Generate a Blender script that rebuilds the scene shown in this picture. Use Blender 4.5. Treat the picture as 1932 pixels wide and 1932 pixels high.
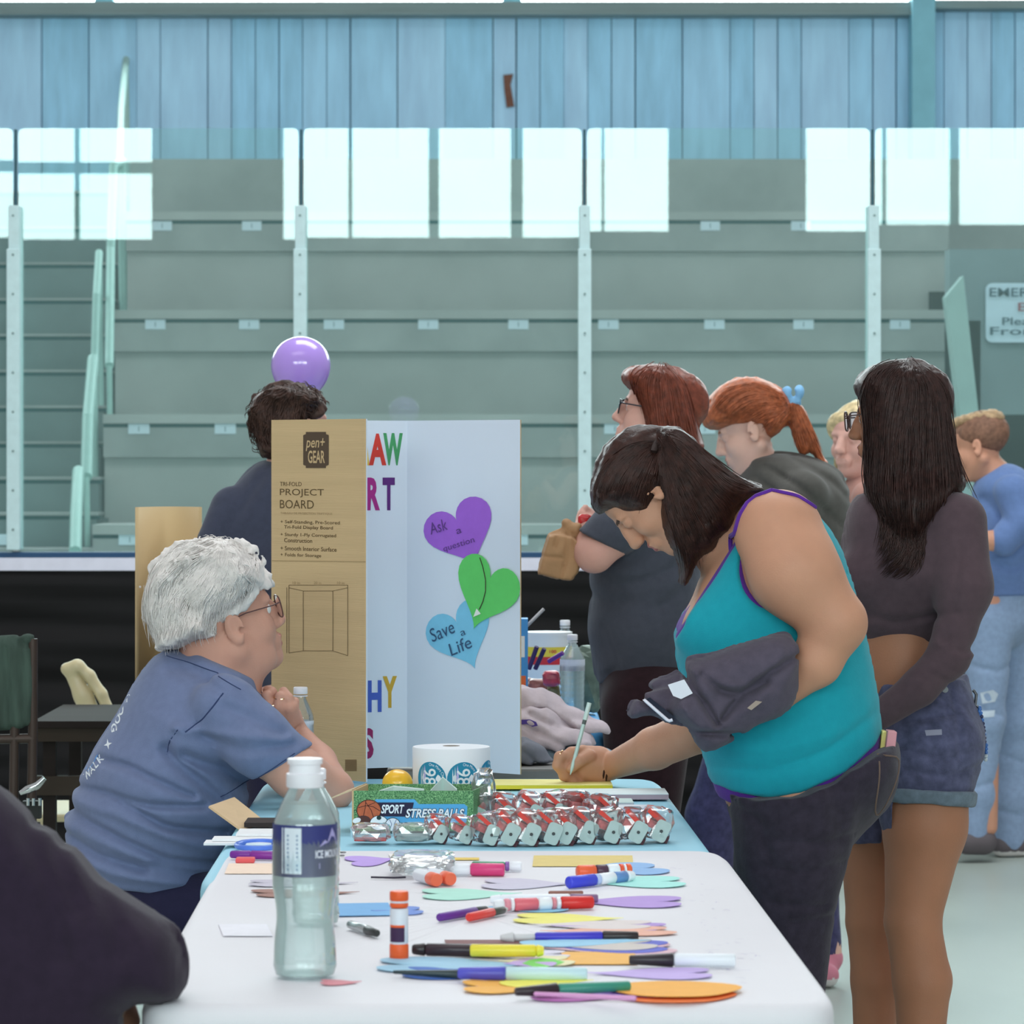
import bpy, math, random
import numpy as np
from mathutils import Vector, Matrix
random.seed(7); rng = np.random.default_rng(7)
for o in list(bpy.data.objects): bpy.data.objects.remove(o)
sc = bpy.context.scene
COL = sc.collection
F = 7000.0; CZ = 1.37; HX = 966.0; HY = 866.0     # focal length and horizon in a 1932 px frame

# ---------------- camera, world, lights, exposure ----------------
cam_d = bpy.data.cameras.new('camera'); cam = bpy.data.objects.new('camera', cam_d); COL.objects.link(cam)
cam.location = (0, 0, CZ); cam.rotation_euler = (math.pi/2, 0, 0)
cam_d.sensor_width = 36; cam_d.sensor_fit = 'HORIZONTAL'; cam_d.lens = 36*F/1932
cam_d.shift_y = -100/1932; cam_d.clip_start = .1; cam_d.clip_end = 200
cam_d.dof.use_dof = True; cam_d.dof.focus_distance = 6.6; cam_d.dof.aperture_fstop = 15
sc.camera = cam
sc.view_settings.view_transform = 'Standard'; sc.view_settings.look = 'None'
sc.view_settings.gamma = 1; sc.view_settings.use_curve_mapping = False
sc.view_settings.exposure = 0.0
W = bpy.data.worlds.new('world'); sc.world = W; W.use_nodes = True
W.node_tree.nodes['Background'].inputs[0].default_value = (.96, .97, 1, 1)
W.node_tree.nodes['Background'].inputs[1].default_value = .46
WIN_REAR = 13.0; WIN_BACK = 9.0                    # radiance of the daylight panels
def area(name, loc, rot, sx, sy, power, col):
    l = bpy.data.lights.new(name, 'AREA'); l.shape = 'RECTANGLE'; l.size = sx; l.size_y = sy; l.energy = power; l.color = col
    o = bpy.data.objects.new(name, l); COL.objects.link(o); o.location = loc; o.rotation_euler = rot; return o
area('hall_lamp_row', (-1.5, 4.5, 6.5), (0, 0, 0), 5, 2.5, 70, (1, .94, .93))
area('hall_lamp_row', (1.0, 10.5, 6.5), (0, 0, 0), 5, 2.5, 250, (.9, .98, 1))

# ---------------- materials ----------------
def lin(c): return tuple(((v/255)/12.92 if v/255 <= .04045 else ((v/255+.055)/1.055)**2.4) for v in c)
MATS = {}
def mat(name, rgb, rough=.7, var=.0, scale=20, bump=0, bscale=200, metal=0, spec=.3, trans=0, emit=0, stretch=None, alpha=1, sheen=0, sss=0, coat=0):
    if name in MATS: return MATS[name]
    m = bpy.data.materials.new(name); m.use_nodes = True; nt = m.node_tree; b = nt.nodes['Principled BSDF']
    c = lin(rgb); b.inputs['Base Color'].default_value = (*c, 1); b.inputs['Roughness'].default_value = rough
    b.inputs['Metallic'].default_value = metal; b.inputs['Specular IOR Level'].default_value = spec
    b.inputs['Transmission Weight'].default_value = trans; b.inputs['Alpha'].default_value = alpha
    b.inputs['Sheen Weight'].default_value = sheen; b.inputs['Coat Weight'].default_value = coat
    if sss:
        b.inputs['Subsurface Weight'].default_value = sss; b.inputs['Subsurface Radius'].default_value = (.012, .004, .002); b.inputs['Subsurface Scale'].default_value = 1
    if emit:
        b.inputs['Emission Color'].default_value = (*c, 1); b.inputs['Emission Strength'].default_value = emit
    tc = None
    if var or bump:
        tc = nt.nodes.new('ShaderNodeTexCoord'); mp = nt.nodes.new('ShaderNodeMapping'); nt.links.new(tc.outputs['Object'], mp.inputs[0])
        if stretch: mp.inputs['Scale'].default_value = stretch
    if var:
        n = nt.nodes.new('ShaderNodeTexNoise'); n.inputs['Scale'].default_value = scale; n.inputs['Detail'].default_value = 5
        nt.links.new(mp.outputs[0], n.inputs['Vector'])
        r = nt.nodes.new('ShaderNodeValToRGB'); r.color_ramp.elements[0].position = .3; r.color_ramp.elements[1].position = .7
        r.color_ramp.elements[0].color = (*[max(0, v*(1-var)) for v in c], 1); r.color_ramp.elements[1].color = (*[min(1, v*(1+var)) for v in c], 1)
        nt.links.new(n.outputs['Fac'], r.inputs[0]); nt.links.new(r.outputs[0], b.inputs['Base Color'])
    if bump:
        n2 = nt.nodes.new('ShaderNodeTexNoise'); n2.inputs['Scale'].default_value = bscale; n2.inputs['Detail'].default_value = 3
        nt.links.new(mp.outputs[0], n2.inputs['Vector'])
        bp = nt.nodes.new('ShaderNodeBump'); bp.inputs['Strength'].default_value = bump; bp.inputs['Distance'].default_value = .003
        nt.links.new(n2.outputs['Fac'], bp.inputs['Height']); nt.links.new(bp.outputs[0], b.inputs['Normal'])
    MATS[name] = m; return m
def glassy(name, tint, refl=.5, rough=.02, opac=0.0, diff=(.8, .9, .9), gtint=(1, 1, 1)):
    """thin clear plastic or pane: transparent + Fresnel reflection (+ a diffuse share that paints in a pale veil)"""
    if name in MATS: return MATS[name]
    m = bpy.data.materials.new(name); m.use_nodes = True; nt = m.node_tree; nt.nodes.clear()
    out = nt.nodes.new('ShaderNodeOutputMaterial'); tr = nt.nodes.new('ShaderNodeBsdfTransparent'); tr.inputs[0].default_value = (*tint, 1)
    gl = nt.nodes.new('ShaderNodeBsdfGlossy'); gl.inputs['Color'].default_value = (*gtint, 1); gl.inputs['Roughness'].default_value = rough
    fr = nt.nodes.new('ShaderNodeFresnel'); fr.inputs[0].default_value = 1.5
    mu = nt.nodes.new('ShaderNodeMath'); mu.operation = 'MULTIPLY'; mu.inputs[1].default_value = refl; nt.links.new(fr.outputs[0], mu.inputs[0]); mu.use_clamp = True
    mx = nt.nodes.new('ShaderNodeMixShader'); nt.links.new(mu.outputs[0], mx.inputs[0]); nt.links.new(tr.outputs[0], mx.inputs[1]); nt.links.new(gl.outputs[0], mx.inputs[2])
    last = mx
    if opac:
        df = nt.nodes.new('ShaderNodeBsdfDiffuse'); df.inputs[0].default_value = (*diff, 1)
        m2 = nt.nodes.new('ShaderNodeMixShader'); m2.inputs[0].default_value = opac
        nt.links.new(mx.outputs[0], m2.inputs[1]); nt.links.new(df.outputs[0], m2.inputs[2]); last = m2
    nt.links.new(last.outputs[0], out.inputs[0]); MATS[name] = m; return m

# ---------------- pixels to places ----------------
def P(px, py, D): return np.array([(px-HX)*D/F, D, CZ-(py-HY)*D/F])
def T(px, py, z=.75):
    D = F*(CZ-z)/(py-HY); return np.array([(px-HX)*D/F, D, z])

# ---------------- mesh building ----------------
def link(name, V, Q, mats, parent=None, smooth=True, midx=None):
    """V (n,3) world coords, Q list/array of faces; ONE mesh object"""
    me = bpy.data.meshes.new(name)
    V = np.asarray(V, dtype=np.float64)
    org = np.zeros(3)
    if parent is not None: org = np.array(parent['_loc'])
    elif len(V):
        org = np.array([(V[:, 0].min()+V[:, 0].max())/2, (V[:, 1].min()+V[:, 1].max())/2, V[:, 2].min()])
    Vl = V-org
    if isinstance(Q, np.ndarray):
        n = len(Q); k = Q.shape[1]
        me.vertices.add(len(Vl)); me.vertices.foreach_set('co', Vl.ravel())
        me.loops.add(n*k); me.loops.foreach_set('vertex_index', Q.astype(np.int32).ravel())
        me.polygons.add(n); me.polygons.foreach_set('loop_start', np.arange(0, n*k, k, dtype=np.int32))
        me.update(calc_edges=True)
    else:
        me.from_pydata([tuple(v) for v in Vl], [], [tuple(int(i) for i in q) for q in Q])
    if not isinstance(mats, (list, tuple)): mats = [mats]
    for m in mats: me.materials.append(m)
    if midx is not None: me.polygons.foreach_set('material_index', np.asarray(midx, dtype=np.int32))
    me.polygons.foreach_set('use_smooth', np.full(len(me.polygons), bool(smooth)))
    me.validate(); me.update()
    o = bpy.data.objects.new(name, me); COL.objects.link(o)
    if parent is not None: o.parent = parent
    else: o.location = org
    return o
def thing(name, loc, label, cat, group=None):
    o = bpy.data.objects.new(name, None); COL.objects.link(o); o.location = tuple(loc); o.empty_display_size = .05
    o['_loc'] = [float(v) for v in loc]; tag(o, label, cat, group); return o
def sub(o):
    """let a part carry sub-parts in world coordinates"""
    p = o
    while p.parent is not None: p = p.parent
    o['_loc'] = list(p['_loc']); return o
def tag(o, label, cat=None, group=None):
    o['label'] = label
    if cat: o['category'] = cat
    if group: o['group'] = group
    return o
def struct(o): o['kind'] = 'structure'; return o
class MB:
    def __init__(s): s.V = []; s.Q = []; s.M = []
    def add(s, V, Q, m=0):
        b = len(s.V); s.V += [tuple(v) for v in V]; s.Q += [tuple(i+b for i in q) for q in Q]; s.M += [m]*len(Q); return s
    def box(s, lo, hi, m=0, R=None, c=None):
        x0, y0, z0 = lo; x1, y1, z1 = hi
        V = np.array([(x0,y0,z0),(x1,y0,z0),(x1,y1,z0),(x0,y1,z0),(x0,y0,z1),(x1,y0,z1),(x1,y1,z1),(x0,y1,z1)], float)
        if R is not None:
            c = np.array(c if c is not None else V.mean(0)); V = (V-c)@np.asarray(R).T+c
        return s.add(V, [(0,3,2,1),(4,5,6,7),(0,1,5,4),(1,2,6,5),(2,3,7,6),(3,0,4,7)], m)
    def tube(s, pts, r, n=10, m=0, closed=False, cap=True):
        pts = [np.array(p, float) for p in pts]; k = len(pts)
        if not hasattr(r, '__len__'): r = [r]*k
        V = []; up = None
        for i, p in enumerate(pts):
            a = pts[(i-1) % k] if (closed or i > 0) else p; b = pts[(i+1) % k] if (closed or i < k-1) else p
            t = b-a; t /= (np.linalg.norm(t)+1e-12)
            if up is None:
                up = np.array([0, 0, 1.]) if abs(t[2]) < .9 else np.array([1., 0, 0])
            u = np.cross(t, up); u /= (np.linalg.norm(u)+1e-12); w = np.cross(u, t); up = w
            for j in range(n):
                th = 2*math.pi*j/n; V.append(p+r[i]*(math.cos(th)*u+math.sin(th)*w))
        Q = []
        for i in range(k if closed else k-1):
            for j in range(n):
                a = i*n+j; b = i*n+(j+1) % n; c = ((i+1) % k)*n+(j+1) % n; d = ((i+1) % k)*n+j; Q.append((a, b, c, d))
        if cap and not closed:
            Q.append(tuple(range(n))[::-1]); Q.append(tuple((k-1)*n+j for j in range(n)))
        return s.add(V, Q, m)
    def lathe(s, c, prof, n=28, m=0, axis=None, ms=None):
        """prof [(r, h)] about axis through c (default +z)"""
        c = np.array(c, float); ax = np.array([0, 0, 1.]) if axis is None else np.array(axis, float)/np.linalg.norm(axis)
        u = np.cross(ax, [0, 1, 0] if abs(ax[1]) < .9 else [1, 0, 0]); u /= np.linalg.norm(u); w = np.cross(ax, u)
        V = []; Q = []
        for r, h in prof:
            for j in range(n):
                th = 2*math.pi*j/n; V.append(c+ax*h+r*(math.cos(th)*u+math.sin(th)*w))
        k = len(prof)
        for i in range(k-1):
            for j in range(n): Q.append((i*n+j, i*n+(j+1) % n, (i+1)*n+(j+1) % n, (i+1)*n+j))
        Q.append(tuple(range(n))[::-1]); Q.append(tuple((k-1)*n+j for j in range(n)))
        return s.add(V, Q, m)
    def prism(s, poly, off, m=0):
        """polygon (world 3-D points) extruded by vector off"""
        a = [np.array(p, float) for p in poly]; n = len(a); b = [p+np.array(off) for p in a]
        return s.add(a+b, [tuple(range(n))[::-1], tuple(range(n, 2*n))]+[(i, (i+1) % n, n+(i+1) % n, n+i) for i in range(n)], m)
    def build(s, name, mats, parent=None, smooth=False, bevel=0):
        o = link(name, np.array(s.V), s.Q, mats, parent, smooth, s.M)
        if bevel:
            b = o.modifiers.new('bevel', 'BEVEL'); b.width = bevel; b.segments = 2; b.limit_method = 'ANGLE'
        if smooth:
            try: o.data.set_sharp_from_angle(angle=math.radians(50))
            except Exception: pass
        return o
def rotz(a): c, s = math.cos(a), math.sin(a); return np.array([[c, -s, 0], [s, c, 0], [0, 0, 1.]])
def rotx(a): c, s = math.cos(a), math.sin(a); return np.array([[1., 0, 0], [0, c, -s], [0, s, c]])
def roty(a): c, s = math.cos(a), math.sin(a); return np.array([[c, 0, s], [0, 1., 0], [-s, 0, c]])
def text_mesh(body, size=1, sx=1, bold=0, align='LEFT', extrude=0, shear=0, spacing=1, res=3):
    cu = bpy.data.curves.new('t', 'FONT'); cu.body = body; cu.size = size; cu.align_x = align; cu.offset = bold; cu.extrude = extrude; cu.shear = shear
    cu.resolution_u = res; cu.space_character = spacing
    o = bpy.data.objects.new('t', cu); COL.objects.link(o); dg = bpy.context.evaluated_depsgraph_get()
    me = bpy.data.meshes.new_from_object(o.evaluated_get(dg))
    V = np.array([tuple(v.co) for v in me.vertices]).reshape(-1, 3); Q = [tuple(p.vertices) for p in me.polygons]
    bpy.data.objects.remove(o); bpy.data.curves.remove(cu); bpy.data.meshes.remove(me)
    if len(V): V[:, 0] *= sx
    return V, Q
def text_on(body, o, ex, ey, m, parent, name='lettering', height=.02, fit=None, **kw):
    """lay text with origin o, ex / ey unit vectors; fit = width to fill"""
    V, Q = text_mesh(body, 1, **kw)
    if not len(V): return None
    lo = V.min(0); hi = V.max(0); V = V-np.array([lo[0], lo[1], 0]); sy = height/(hi[1]-lo[1]); sx = (fit/(hi[0]-lo[0])) if fit else sy
    ex = np.array(ex, float); ey = np.array(ey, float); n = np.cross(ex, ey)
    X = np.array(o)+V[:, :1]*sx*ex+V[:, 1:2]*sy*ey+V[:, 2:3]*n
    return link(name, X, Q, m, parent, False)

# ---------------- signed distance bodies ----------------
def smin(a, b, k):
    h = np.clip(.5+.5*(b-a)/k, 0, 1); return b*(1-h)+a*h-k*h*(1-h)
def smax(a, b, k): return -smin(-a, -b, k)
def cone(a, b, ra, rb, ay=1.0):
    a = np.array(a, np.float64).copy(); b = np.array(b, np.float64).copy(); a[1] /= ay; b[1] /= ay
    ab = b-a; L = max(float(ab@ab), 1e-12)
    def f(p):
        q = p.copy() if ay != 1 else p
        if ay != 1: q[:, 1] /= ay
        q = q-a; t = np.clip(q@ab/L, 0, 1); return np.linalg.norm(q-t[:, None]*ab, axis=1)-(ra+(rb-ra)*t)
    f.bb = (np.minimum(a-ra, b-rb)*np.array([1, ay, 1]), np.maximum(a+ra, b+rb)*np.array([1, ay, 1])); return f
def ell(c, r, R=None):
    c = np.array(c, float); r = np.array(r, float)
    def f(p):
        q = p-c
        if R is not None: q = q@R
        k0 = np.linalg.norm(q/r, axis=1); k1 = np.linalg.norm(q/(r*r), axis=1); return k0*(k0-1)/(k1+1e-9)
    m = r.max(); f.bb = (c-m, c+m); return f
def plane(pt, n):
    pt = np.array(pt, float); n = np.array(n, float); n /= np.linalg.norm(n)
    return lambda p: (p-pt)@n
class Fld:
    def __init__(s, k=.02): s.it = []; s.k = k; s.disp = []
    def u(s, f, k=None): s.it.append((f, 'u', s.k if k is None else k)); return s
    def cut(s, f, k=.004): s.it.append((f, 's', k)); return s
    def clip(s, f, k=.003): s.it.append((f, 'i', k)); return s
    def chain(s, pts, rs, ay=1., k=None):
        for i in range(len(pts)-1): s.u(cone(pts[i], pts[i+1], rs[i], rs[i+1], ay if not hasattr(ay, '__len__') else ay[i]), k)
        return s
    def __call__(s, p):
        d = None
        for f, op, k in s.it:
            e = f(p)
            if d is None: d = e
            elif op == 'u': d = smin(d, e, k)
            elif op == 's': d = smax(d, -e, k)
            else: d = smax(d, e, k)
        for g in s.disp: d = d+g(p)
        return d
    def bounds(s):
        lo = np.full(3, 1e9); hi = np.full(3, -1e9)
        for f, op, k in s.it:
            if op == 'u' and hasattr(f, 'bb'): lo = np.minimum(lo, f.bb[0]); hi = np.maximum(hi, f.bb[1])
        return lo-.02, hi+.02
    @property
    def bb(s): return s.bounds()
def off(f, d):
    g = lambda p: f(p)+d
    if hasattr(f, 'bb'): g.bb = f.bb
    return g
def groove(polys, amp, w):
    """folds: amp > 0 digs, < 0 raises, along polylines given in world (x, z)"""
    segs = [(np.array(a, float), np.array(b, float)) for pl in polys for a, b in zip(pl[:-1], pl[1:])]
    def g(p):
        q = p[:, [0, 2]]; out = np.zeros(len(p))
        for a, b in segs:
            ab = b-a; t = np.clip((q-a)@ab/(ab@ab+1e-12), 0, 1); d2 = ((q-a-t[:, None]*ab)**2).sum(1)
            out = np.maximum(out, np.exp(-d2/(w*w)))
        return amp*out
    return g
def wob(amp, fr, seed=0, dirn=(1, 1, 1)):
    r = np.random.default_rng(seed); ks = r.normal(size=(5, 3))*np.array(dirn)*fr; ph = r.uniform(0, 6.28, 5)
    return lambda p: amp*sum(np.sin(p@ks[i]+ph[i]+1.3*np.sin(p@ks[(i+1) % 5]*.7)) for i in range(5))/2.2
def surf(f, h, lo=None, hi=None):
    if lo is None: lo, hi = f.bounds()
    lo = np.array(lo, float); hi = np.array(hi, float)
    B = 5; nb = np.ceil((hi-lo)/(h*B)).astype(int); n = nb*B+1
    cen = [lo[i]+h*B*(np.arange(nb[i])+.5) for i in range(3)]
    G = np.stack(np.meshgrid(*cen, indexing='ij'), -1).reshape(-1, 3)
    dc = np.concatenate([f(G[i:i+400000]) for i in range(0, len(G), 400000)])
    act = np.abs(dc) < h*B*1.75
    D = np.repeat(np.repeat(np.repeat(dc.reshape(nb), B, 0), B, 1), B, 2)
    D = np.pad(D, ((0, 1), (0, 1), (0, 1)), mode='edge').astype(np.float32)
    A = np.zeros(n, bool); ai = np.argwhere(act.reshape(nb))
    if not len(ai): return np.zeros((0, 3)), np.zeros((0, 4), int)
    o = np.stack(np.meshgrid(*[np.arange(B+1)]*3, indexing='ij'), -1).reshape(-1, 3)
    for i in range(0, len(ai), 20000):
        I = (ai[i:i+20000, None, :]*B+o[None]).reshape(-1, 3); A[I[:, 0], I[:, 1], I[:, 2]] = True
    I = np.argwhere(A)
    for i in range(0, len(I), 400000):
        J = I[i:i+400000]; D[J[:, 0], J[:, 1], J[:, 2]] = f(lo+h*J)
    S = D < 0
    c = [(a, b, e) for a in (0, 1) for b in (0, 1) for e in (0, 1)]
    sl = lambda a, b, e: S[a:S.shape[0]-1+a, b:S.shape[1]-1+b, e:S.shape[2]-1+e]
    cnt = sum(sl(*q).astype(np.int8) for q in c); actv = (cnt > 0) & (cnt < 8)
    cells = np.argwhere(actv)
    if not len(cells): return np.zeros((0, 3)), np.zeros((0, 4), int)
    val = {q: D[cells[:, 0]+q[0], cells[:, 1]+q[1], cells[:, 2]+q[2]] for q in c}
    acc = np.zeros((len(cells), 3)); num = np.zeros(len(cells))
    for q in c:
        for ax in range(3):
            if q[ax] == 0:
                r = list(q); r[ax] = 1; r = tuple(r); va, vb = val[q], val[r]; x = (va < 0) != (vb < 0)
                t = np.where(x, va/np.where(x, va-vb, 1), 0); pnt = np.tile(np.array(q, float), (len(cells), 1)); pnt[:, ax] = t
                acc[x] += pnt[x]; num[x] += 1
    V = lo+h*(cells+acc/np.maximum(num, 1)[:, None])
    idx = np.full(actv.shape, -1, np.int32); idx[cells[:, 0], cells[:, 1], cells[:, 2]] = np.arange(len(cells))
    Q = []
    for ax in range(3):
        s0 = [slice(None)]*3; s1 = [slice(None)]*3; s0[ax] = slice(0, -1); s1[ax] = slice(1, None)
        X = np.argwhere(S[tuple(s0)] != S[tuple(s1)]); u, w = (ax+1) % 3, (ax+2) % 3
        ok = (X[:, u] > 0) & (X[:, w] > 0) & (X[:, u] < S.shape[u]-1) & (X[:, w] < S.shape[w]-1); X = X[ok]
        ins = S[X[:, 0], X[:, 1], X[:, 2]]
        def at(du, dw):
            Y = X.copy(); Y[:, u] += du; Y[:, w] += dw; return idx[Y[:, 0], Y[:, 1], Y[:, 2]]
        q4 = np.stack([at(-1, -1), at(0, -1), at(0, 0), at(-1, 0)], 1); q4[~ins] = q4[~ins][:, ::-1]; Q.append(q4)
    Q = np.concatenate(Q); Q = Q[(Q >= 0).all(1)]
    return V, Q
def surf_multi(f, h, boxes):
    """coarse skin plus finer boxes [(lo, hi, h)] of the same surface, one mesh"""
    V, Q = surf(f, h)
    fc = V[Q].mean(1) if len(Q) else V
    keep = np.ones(len(Q), bool)
    for lo, hi, hh in boxes:
        keep &= ~((fc > np.array(lo)+h) & (fc < np.array(hi)-h)).all(1)
    VV = [V]; QQ = [Q[keep]]; b = len(V)
    for lo, hi, hh in boxes:
        v, q = surf(f, hh, lo, hi); VV.append(v); QQ.append(q+b); b += len(v)
    return np.concatenate(VV), np.concatenate(QQ)
def drape(X, f, y0, y1, lift=.0012, n=60):
    """slide points along y from the viewer's side until they meet f"""
    X = np.array(X, float); Y = np.full(len(X), np.nan); done = np.zeros(len(X), bool)
    for y in np.linspace(y0, y1, n):
        q = X.copy(); q[:, 1] = y; h = (f(q) < 0) & ~done; Y[h] = y; done |= h
    st = (y1-y0)/(n-1); a = Y-st; b = Y.copy()
    for _ in range(8):
        m = (a+b)/2; q = X.copy(); q[:, 1] = np.where(done, m, y0); ins = f(q) < 0; b = np.where(ins, m, b); a = np.where(ins, a, m)
    X[:, 1] = np.where(done, b-lift, np.nan); return X, done
def strands(paths, r, taper=True):
    """(N,K,3) hair paths as thin three-sided tubes"""
    N, K, _ = paths.shape; t = np.gradient(paths, axis=1); t /= np.linalg.norm(t, axis=2, keepdims=True)+1e-9
    u = np.cross(t, np.array([0, 1, .13])); u /= np.linalg.norm(u, axis=2, keepdims=True)+1e-9; w = np.cross(t, u)
    rr = np.broadcast_to(np.asarray(r, float).reshape(-1, 1), (N, K)).copy()
    if taper: rr = rr*np.clip(np.minimum(np.linspace(.5, 2.2, K), np.linspace(3, .15, K)), .1, 1)[None]
    V = np.stack([paths+rr[..., None]*(math.cos(a)*u+math.sin(a)*w) for a in (0, 2.094, 4.189)], 2).reshape(-1, 3)
    i = (np.arange(N)[:, None, None]*K+np.arange(K-1)[None, :, None])*3; j = np.arange(3)[None, None]; j2 = (j+1) % 3
    Q = np.stack([i+j, i+j2, i+3+j2, i+3+j], -1).reshape(-1, 4); return V, Q
def join(*vq):
    b = 0; VV = []; QQ = []
    for v, q in vq: VV.append(v); QQ.append(np.asarray(q)+b); b += len(v)
    return np.concatenate(VV), np.concatenate(QQ)
def resample(pl, K):
    pl = np.array(pl, float); L = np.r_[0, np.cumsum(np.linalg.norm(np.diff(pl, axis=0), axis=1))]; t = np.linspace(0, L[-1], K)
    out = np.stack([np.interp(t, L, pl[:, i]) for i in range(pl.shape[1])], 1)
    for _ in range(2): out[1:-1] = (out[:-2]+2*out[1:-1]+out[2:])/4
    return out
def flow(f, guides, D, N, K=16, r=.0012, y0=-.3, y1=.3, jit=.004, lift=.001, wave=0, seed=1, fly=0):
    """hair strands between neighbouring guides (pixel polylines), laid on the volume f"""
    r_ = np.random.default_rng(seed); G = np.array([resample(g, K) for g in guides]); n = len(G)
    a = r_.uniform(0, n-1, N); i = np.minimum(a.astype(int), n-2); w = (a-i)[:, None, None]; pp = G[i]*(1-w)+G[i+1]*w
    t0 = r_.uniform(0, .35, N); t1 = r_.uniform(.6, 1, N); tt = t0[:, None]+(t1-t0)[:, None]*np.linspace(0, 1, K)[None]
    px = np.stack([np.interp(tt[j], np.linspace(0, 1, K), pp[j, :, 0]) for j in range(N)]); py = np.stack([np.interp(tt[j], np.linspace(0, 1, K), pp[j, :, 1]) for j in range(N)])
    s = F/D
    if wave:
        ph = r_.uniform(0, 6.28, (N, 1)); k = np.linspace(0, 1, K)[None]; px = px+wave*s*np.sin(ph+k*r_.uniform(4, 10, (N, 1))); py = py+wave*s*np.cos(ph*2+k*r_.uniform(4, 10, (N, 1)))
    X = np.stack([(px-HX)*D/F, np.full_like(px, D), CZ-(py-HY)*D/F], -1).reshape(-1, 3)
    X += r_.normal(size=(N, 1, 3)).repeat(K, 1).reshape(-1, 3)*np.array([jit, 0, jit])
    Y, ok = drape(X, f, D+y0, D+y1, 0, 70); Y = Y.reshape(N, K, 3); ok = ok.reshape(N, K)
    good = ok.sum(1) > K*.6; Y = Y[good]; ok = ok[good]
    for j in range(len(Y)):
        if not ok[j].all(): Y[j, :, 1] = np.interp(np.arange(K), np.arange(K)[ok[j]], Y[j, ok[j], 1])
        yy = Y[j, :, 1]; yy = np.r_[yy[0], (yy[:-2]+yy[1:-1]+yy[2:])/3, yy[-1]]; Y[j, :, 1] = yy
    Y[..., 1] -= lift+r_.uniform(-.0005, .0015, (len(Y), 1))
    if fly: Y += r_.normal(size=(len(Y), 1, 3))*fly*np.linspace(0, 1, K)[None, :, None]
    return strands(Y, r*r_.uniform(.6, 1.4, len(Y)))
# ================= the hall =================
M_floor = mat('rink_concrete', (178, 188, 180), .35, .10, 1.6, .05, 60, stretch=(1, .35, 1), spec=.4)
M_conc = mat('stand_concrete', (158, 160, 158), .8, .14, 3.0, .12, 90)
M_conc2 = mat('riser_concrete', (170, 170, 167), .8, .12, 2.0, .12, 90)
M_castline = mat('overhang_shadow', (42, 92, 96), .8)  # colour of strips painted as cast shadow under slabs and treads
M_plank = [mat('blue_plank_a', (170, 218, 246), .6, .10, 5, stretch=(3, 3, .5)), mat('blue_plank_b', (178, 220, 248), .6, .10, 5, stretch=(3, 3, .5)), mat('blue_plank_c', (162, 214, 242), .6, .12, 5, stretch=(3, 3, .5))]
M_gap = mat('plank_gap', (38, 92, 130), .9)
M_beam = mat('beam_paint', (128, 148, 148), .6, .08, 8, stretch=(.3, 3, 3))
M_post = mat('post_paint', (132, 190, 205), .6, .06, 8)
M_glass = glassy('rink_glass', (.80, .95, .93), 2.1, .0, .14, (.50, .74, .71), (.80, 1, .98))  # teal diffuse share paints the bright hazy veil into the panes
M_alu = mat('pale_aluminium', (190, 214, 216), .45, .05, 30, metal=0, spec=.5)
M_day = mat('daylight_panel', (222, 255, 252), .5)
for nm, st in (('daylight_rear', WIN_REAR), ('daylight_back', WIN_BACK)):
    m = bpy.data.materials.new(nm); m.use_nodes = True; nt = m.node_tree; nt.nodes.clear()
    e = nt.nodes.new('ShaderNodeEmission'); o_ = nt.nodes.new('ShaderNodeOutputMaterial'); nt.links.new(e.outputs[0], o_.inputs[0])
    e.inputs[0].default_value = (.86, .99, 1, 1); e.inputs[1].default_value = st; MATS[nm] = m
DB = 13.26                                            # the rink boards
b = MB(); b.box((-14, -10.3, -.1), (14, 24, 0)); struct(b.build('floor', M_floor))

DW = 20.0                                             # far wall
b = MB(); zt = P(0, 22, DW)[2]; zb = P(0, 300, DW)[2]
x = -4.2
b.box((-9, DW+.05, 0), (9, DW+.1, zt+.05), 3)
r_ = random.Random(3)
while x < 4.4:
    w = r_.choice([.128, .128, .128, .256, .128]); g = r_.choice([.002, .003, .006, .009, .004])
    b.box((x+g/2, DW+r_.uniform(-.004, .004), zb-.6), (x+w-g/2, DW+.05, zt), r_.randrange(3)); x += w
struct(b.build('wall_back', M_plank+[M_gap]))
zt0 = P(0, 3, DW-.15)[2]; zt1 = P(0, 28, DW-.15)[2]
b = MB(); xp = P(1713, 0, DW)[0]; b.box((-9, DW-.15, zt1), (xp, DW+.12, zt0)); b.box((-9, DW-.17, zt1), (xp, DW-.15, zt1+.012))
b.box((xp, DW-.15, P(0, 22, DW)[2]), (9, DW+.12, zt0+.01)); struct(b.build('trim_1', M_beam))
b = MB(); b.box((xp, DW-.22, 0), (P(1756, 0, DW)[0], DW-.02, 7)); struct(b.build('trim_2', M_post))
# clerestory daylight above the beam
w = thing('window_1', (0, DW+.1, zt0), 'band of bright daylight panels above the grey beam', 'window'); w['kind'] = 'structure'
b = MB(); b.box((-8.8, DW+.1, zt0), (8.8, DW+.12, 6.2)); b.build('pane', MATS['daylight_back'], w)
b = MB()
for k in range(9): b.box((-8.8+k*2.2-.05, DW-.0, zt0), (-8.8+k*2.2+.05, DW+.1, 6.2))
b.build('window_frame', M_post, w)
b = MB(); b.box((-9, DW+.0, 6.2), (9, DW+.15, 8.2)); struct(b.build('wall_back_upper', M_beam))
# brown stain scrap on the planks
sp = P(960, 172, DW-.02); b = MB(); b.prism([sp+np.array(q)*.0029 for q in [(-10,0,30),(8,0,32),(3,0,12),(10,0,-28),(-4,0,-30),(-8,0,0)]], (0, .012, 0))
o = b.build('wood_scrap', mat('brown_wood', (120, 84, 70), .8, .2, 30)); tag(o, 'small brown splinter of bare wood stuck on the blue plank wall', 'scrap')

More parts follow.
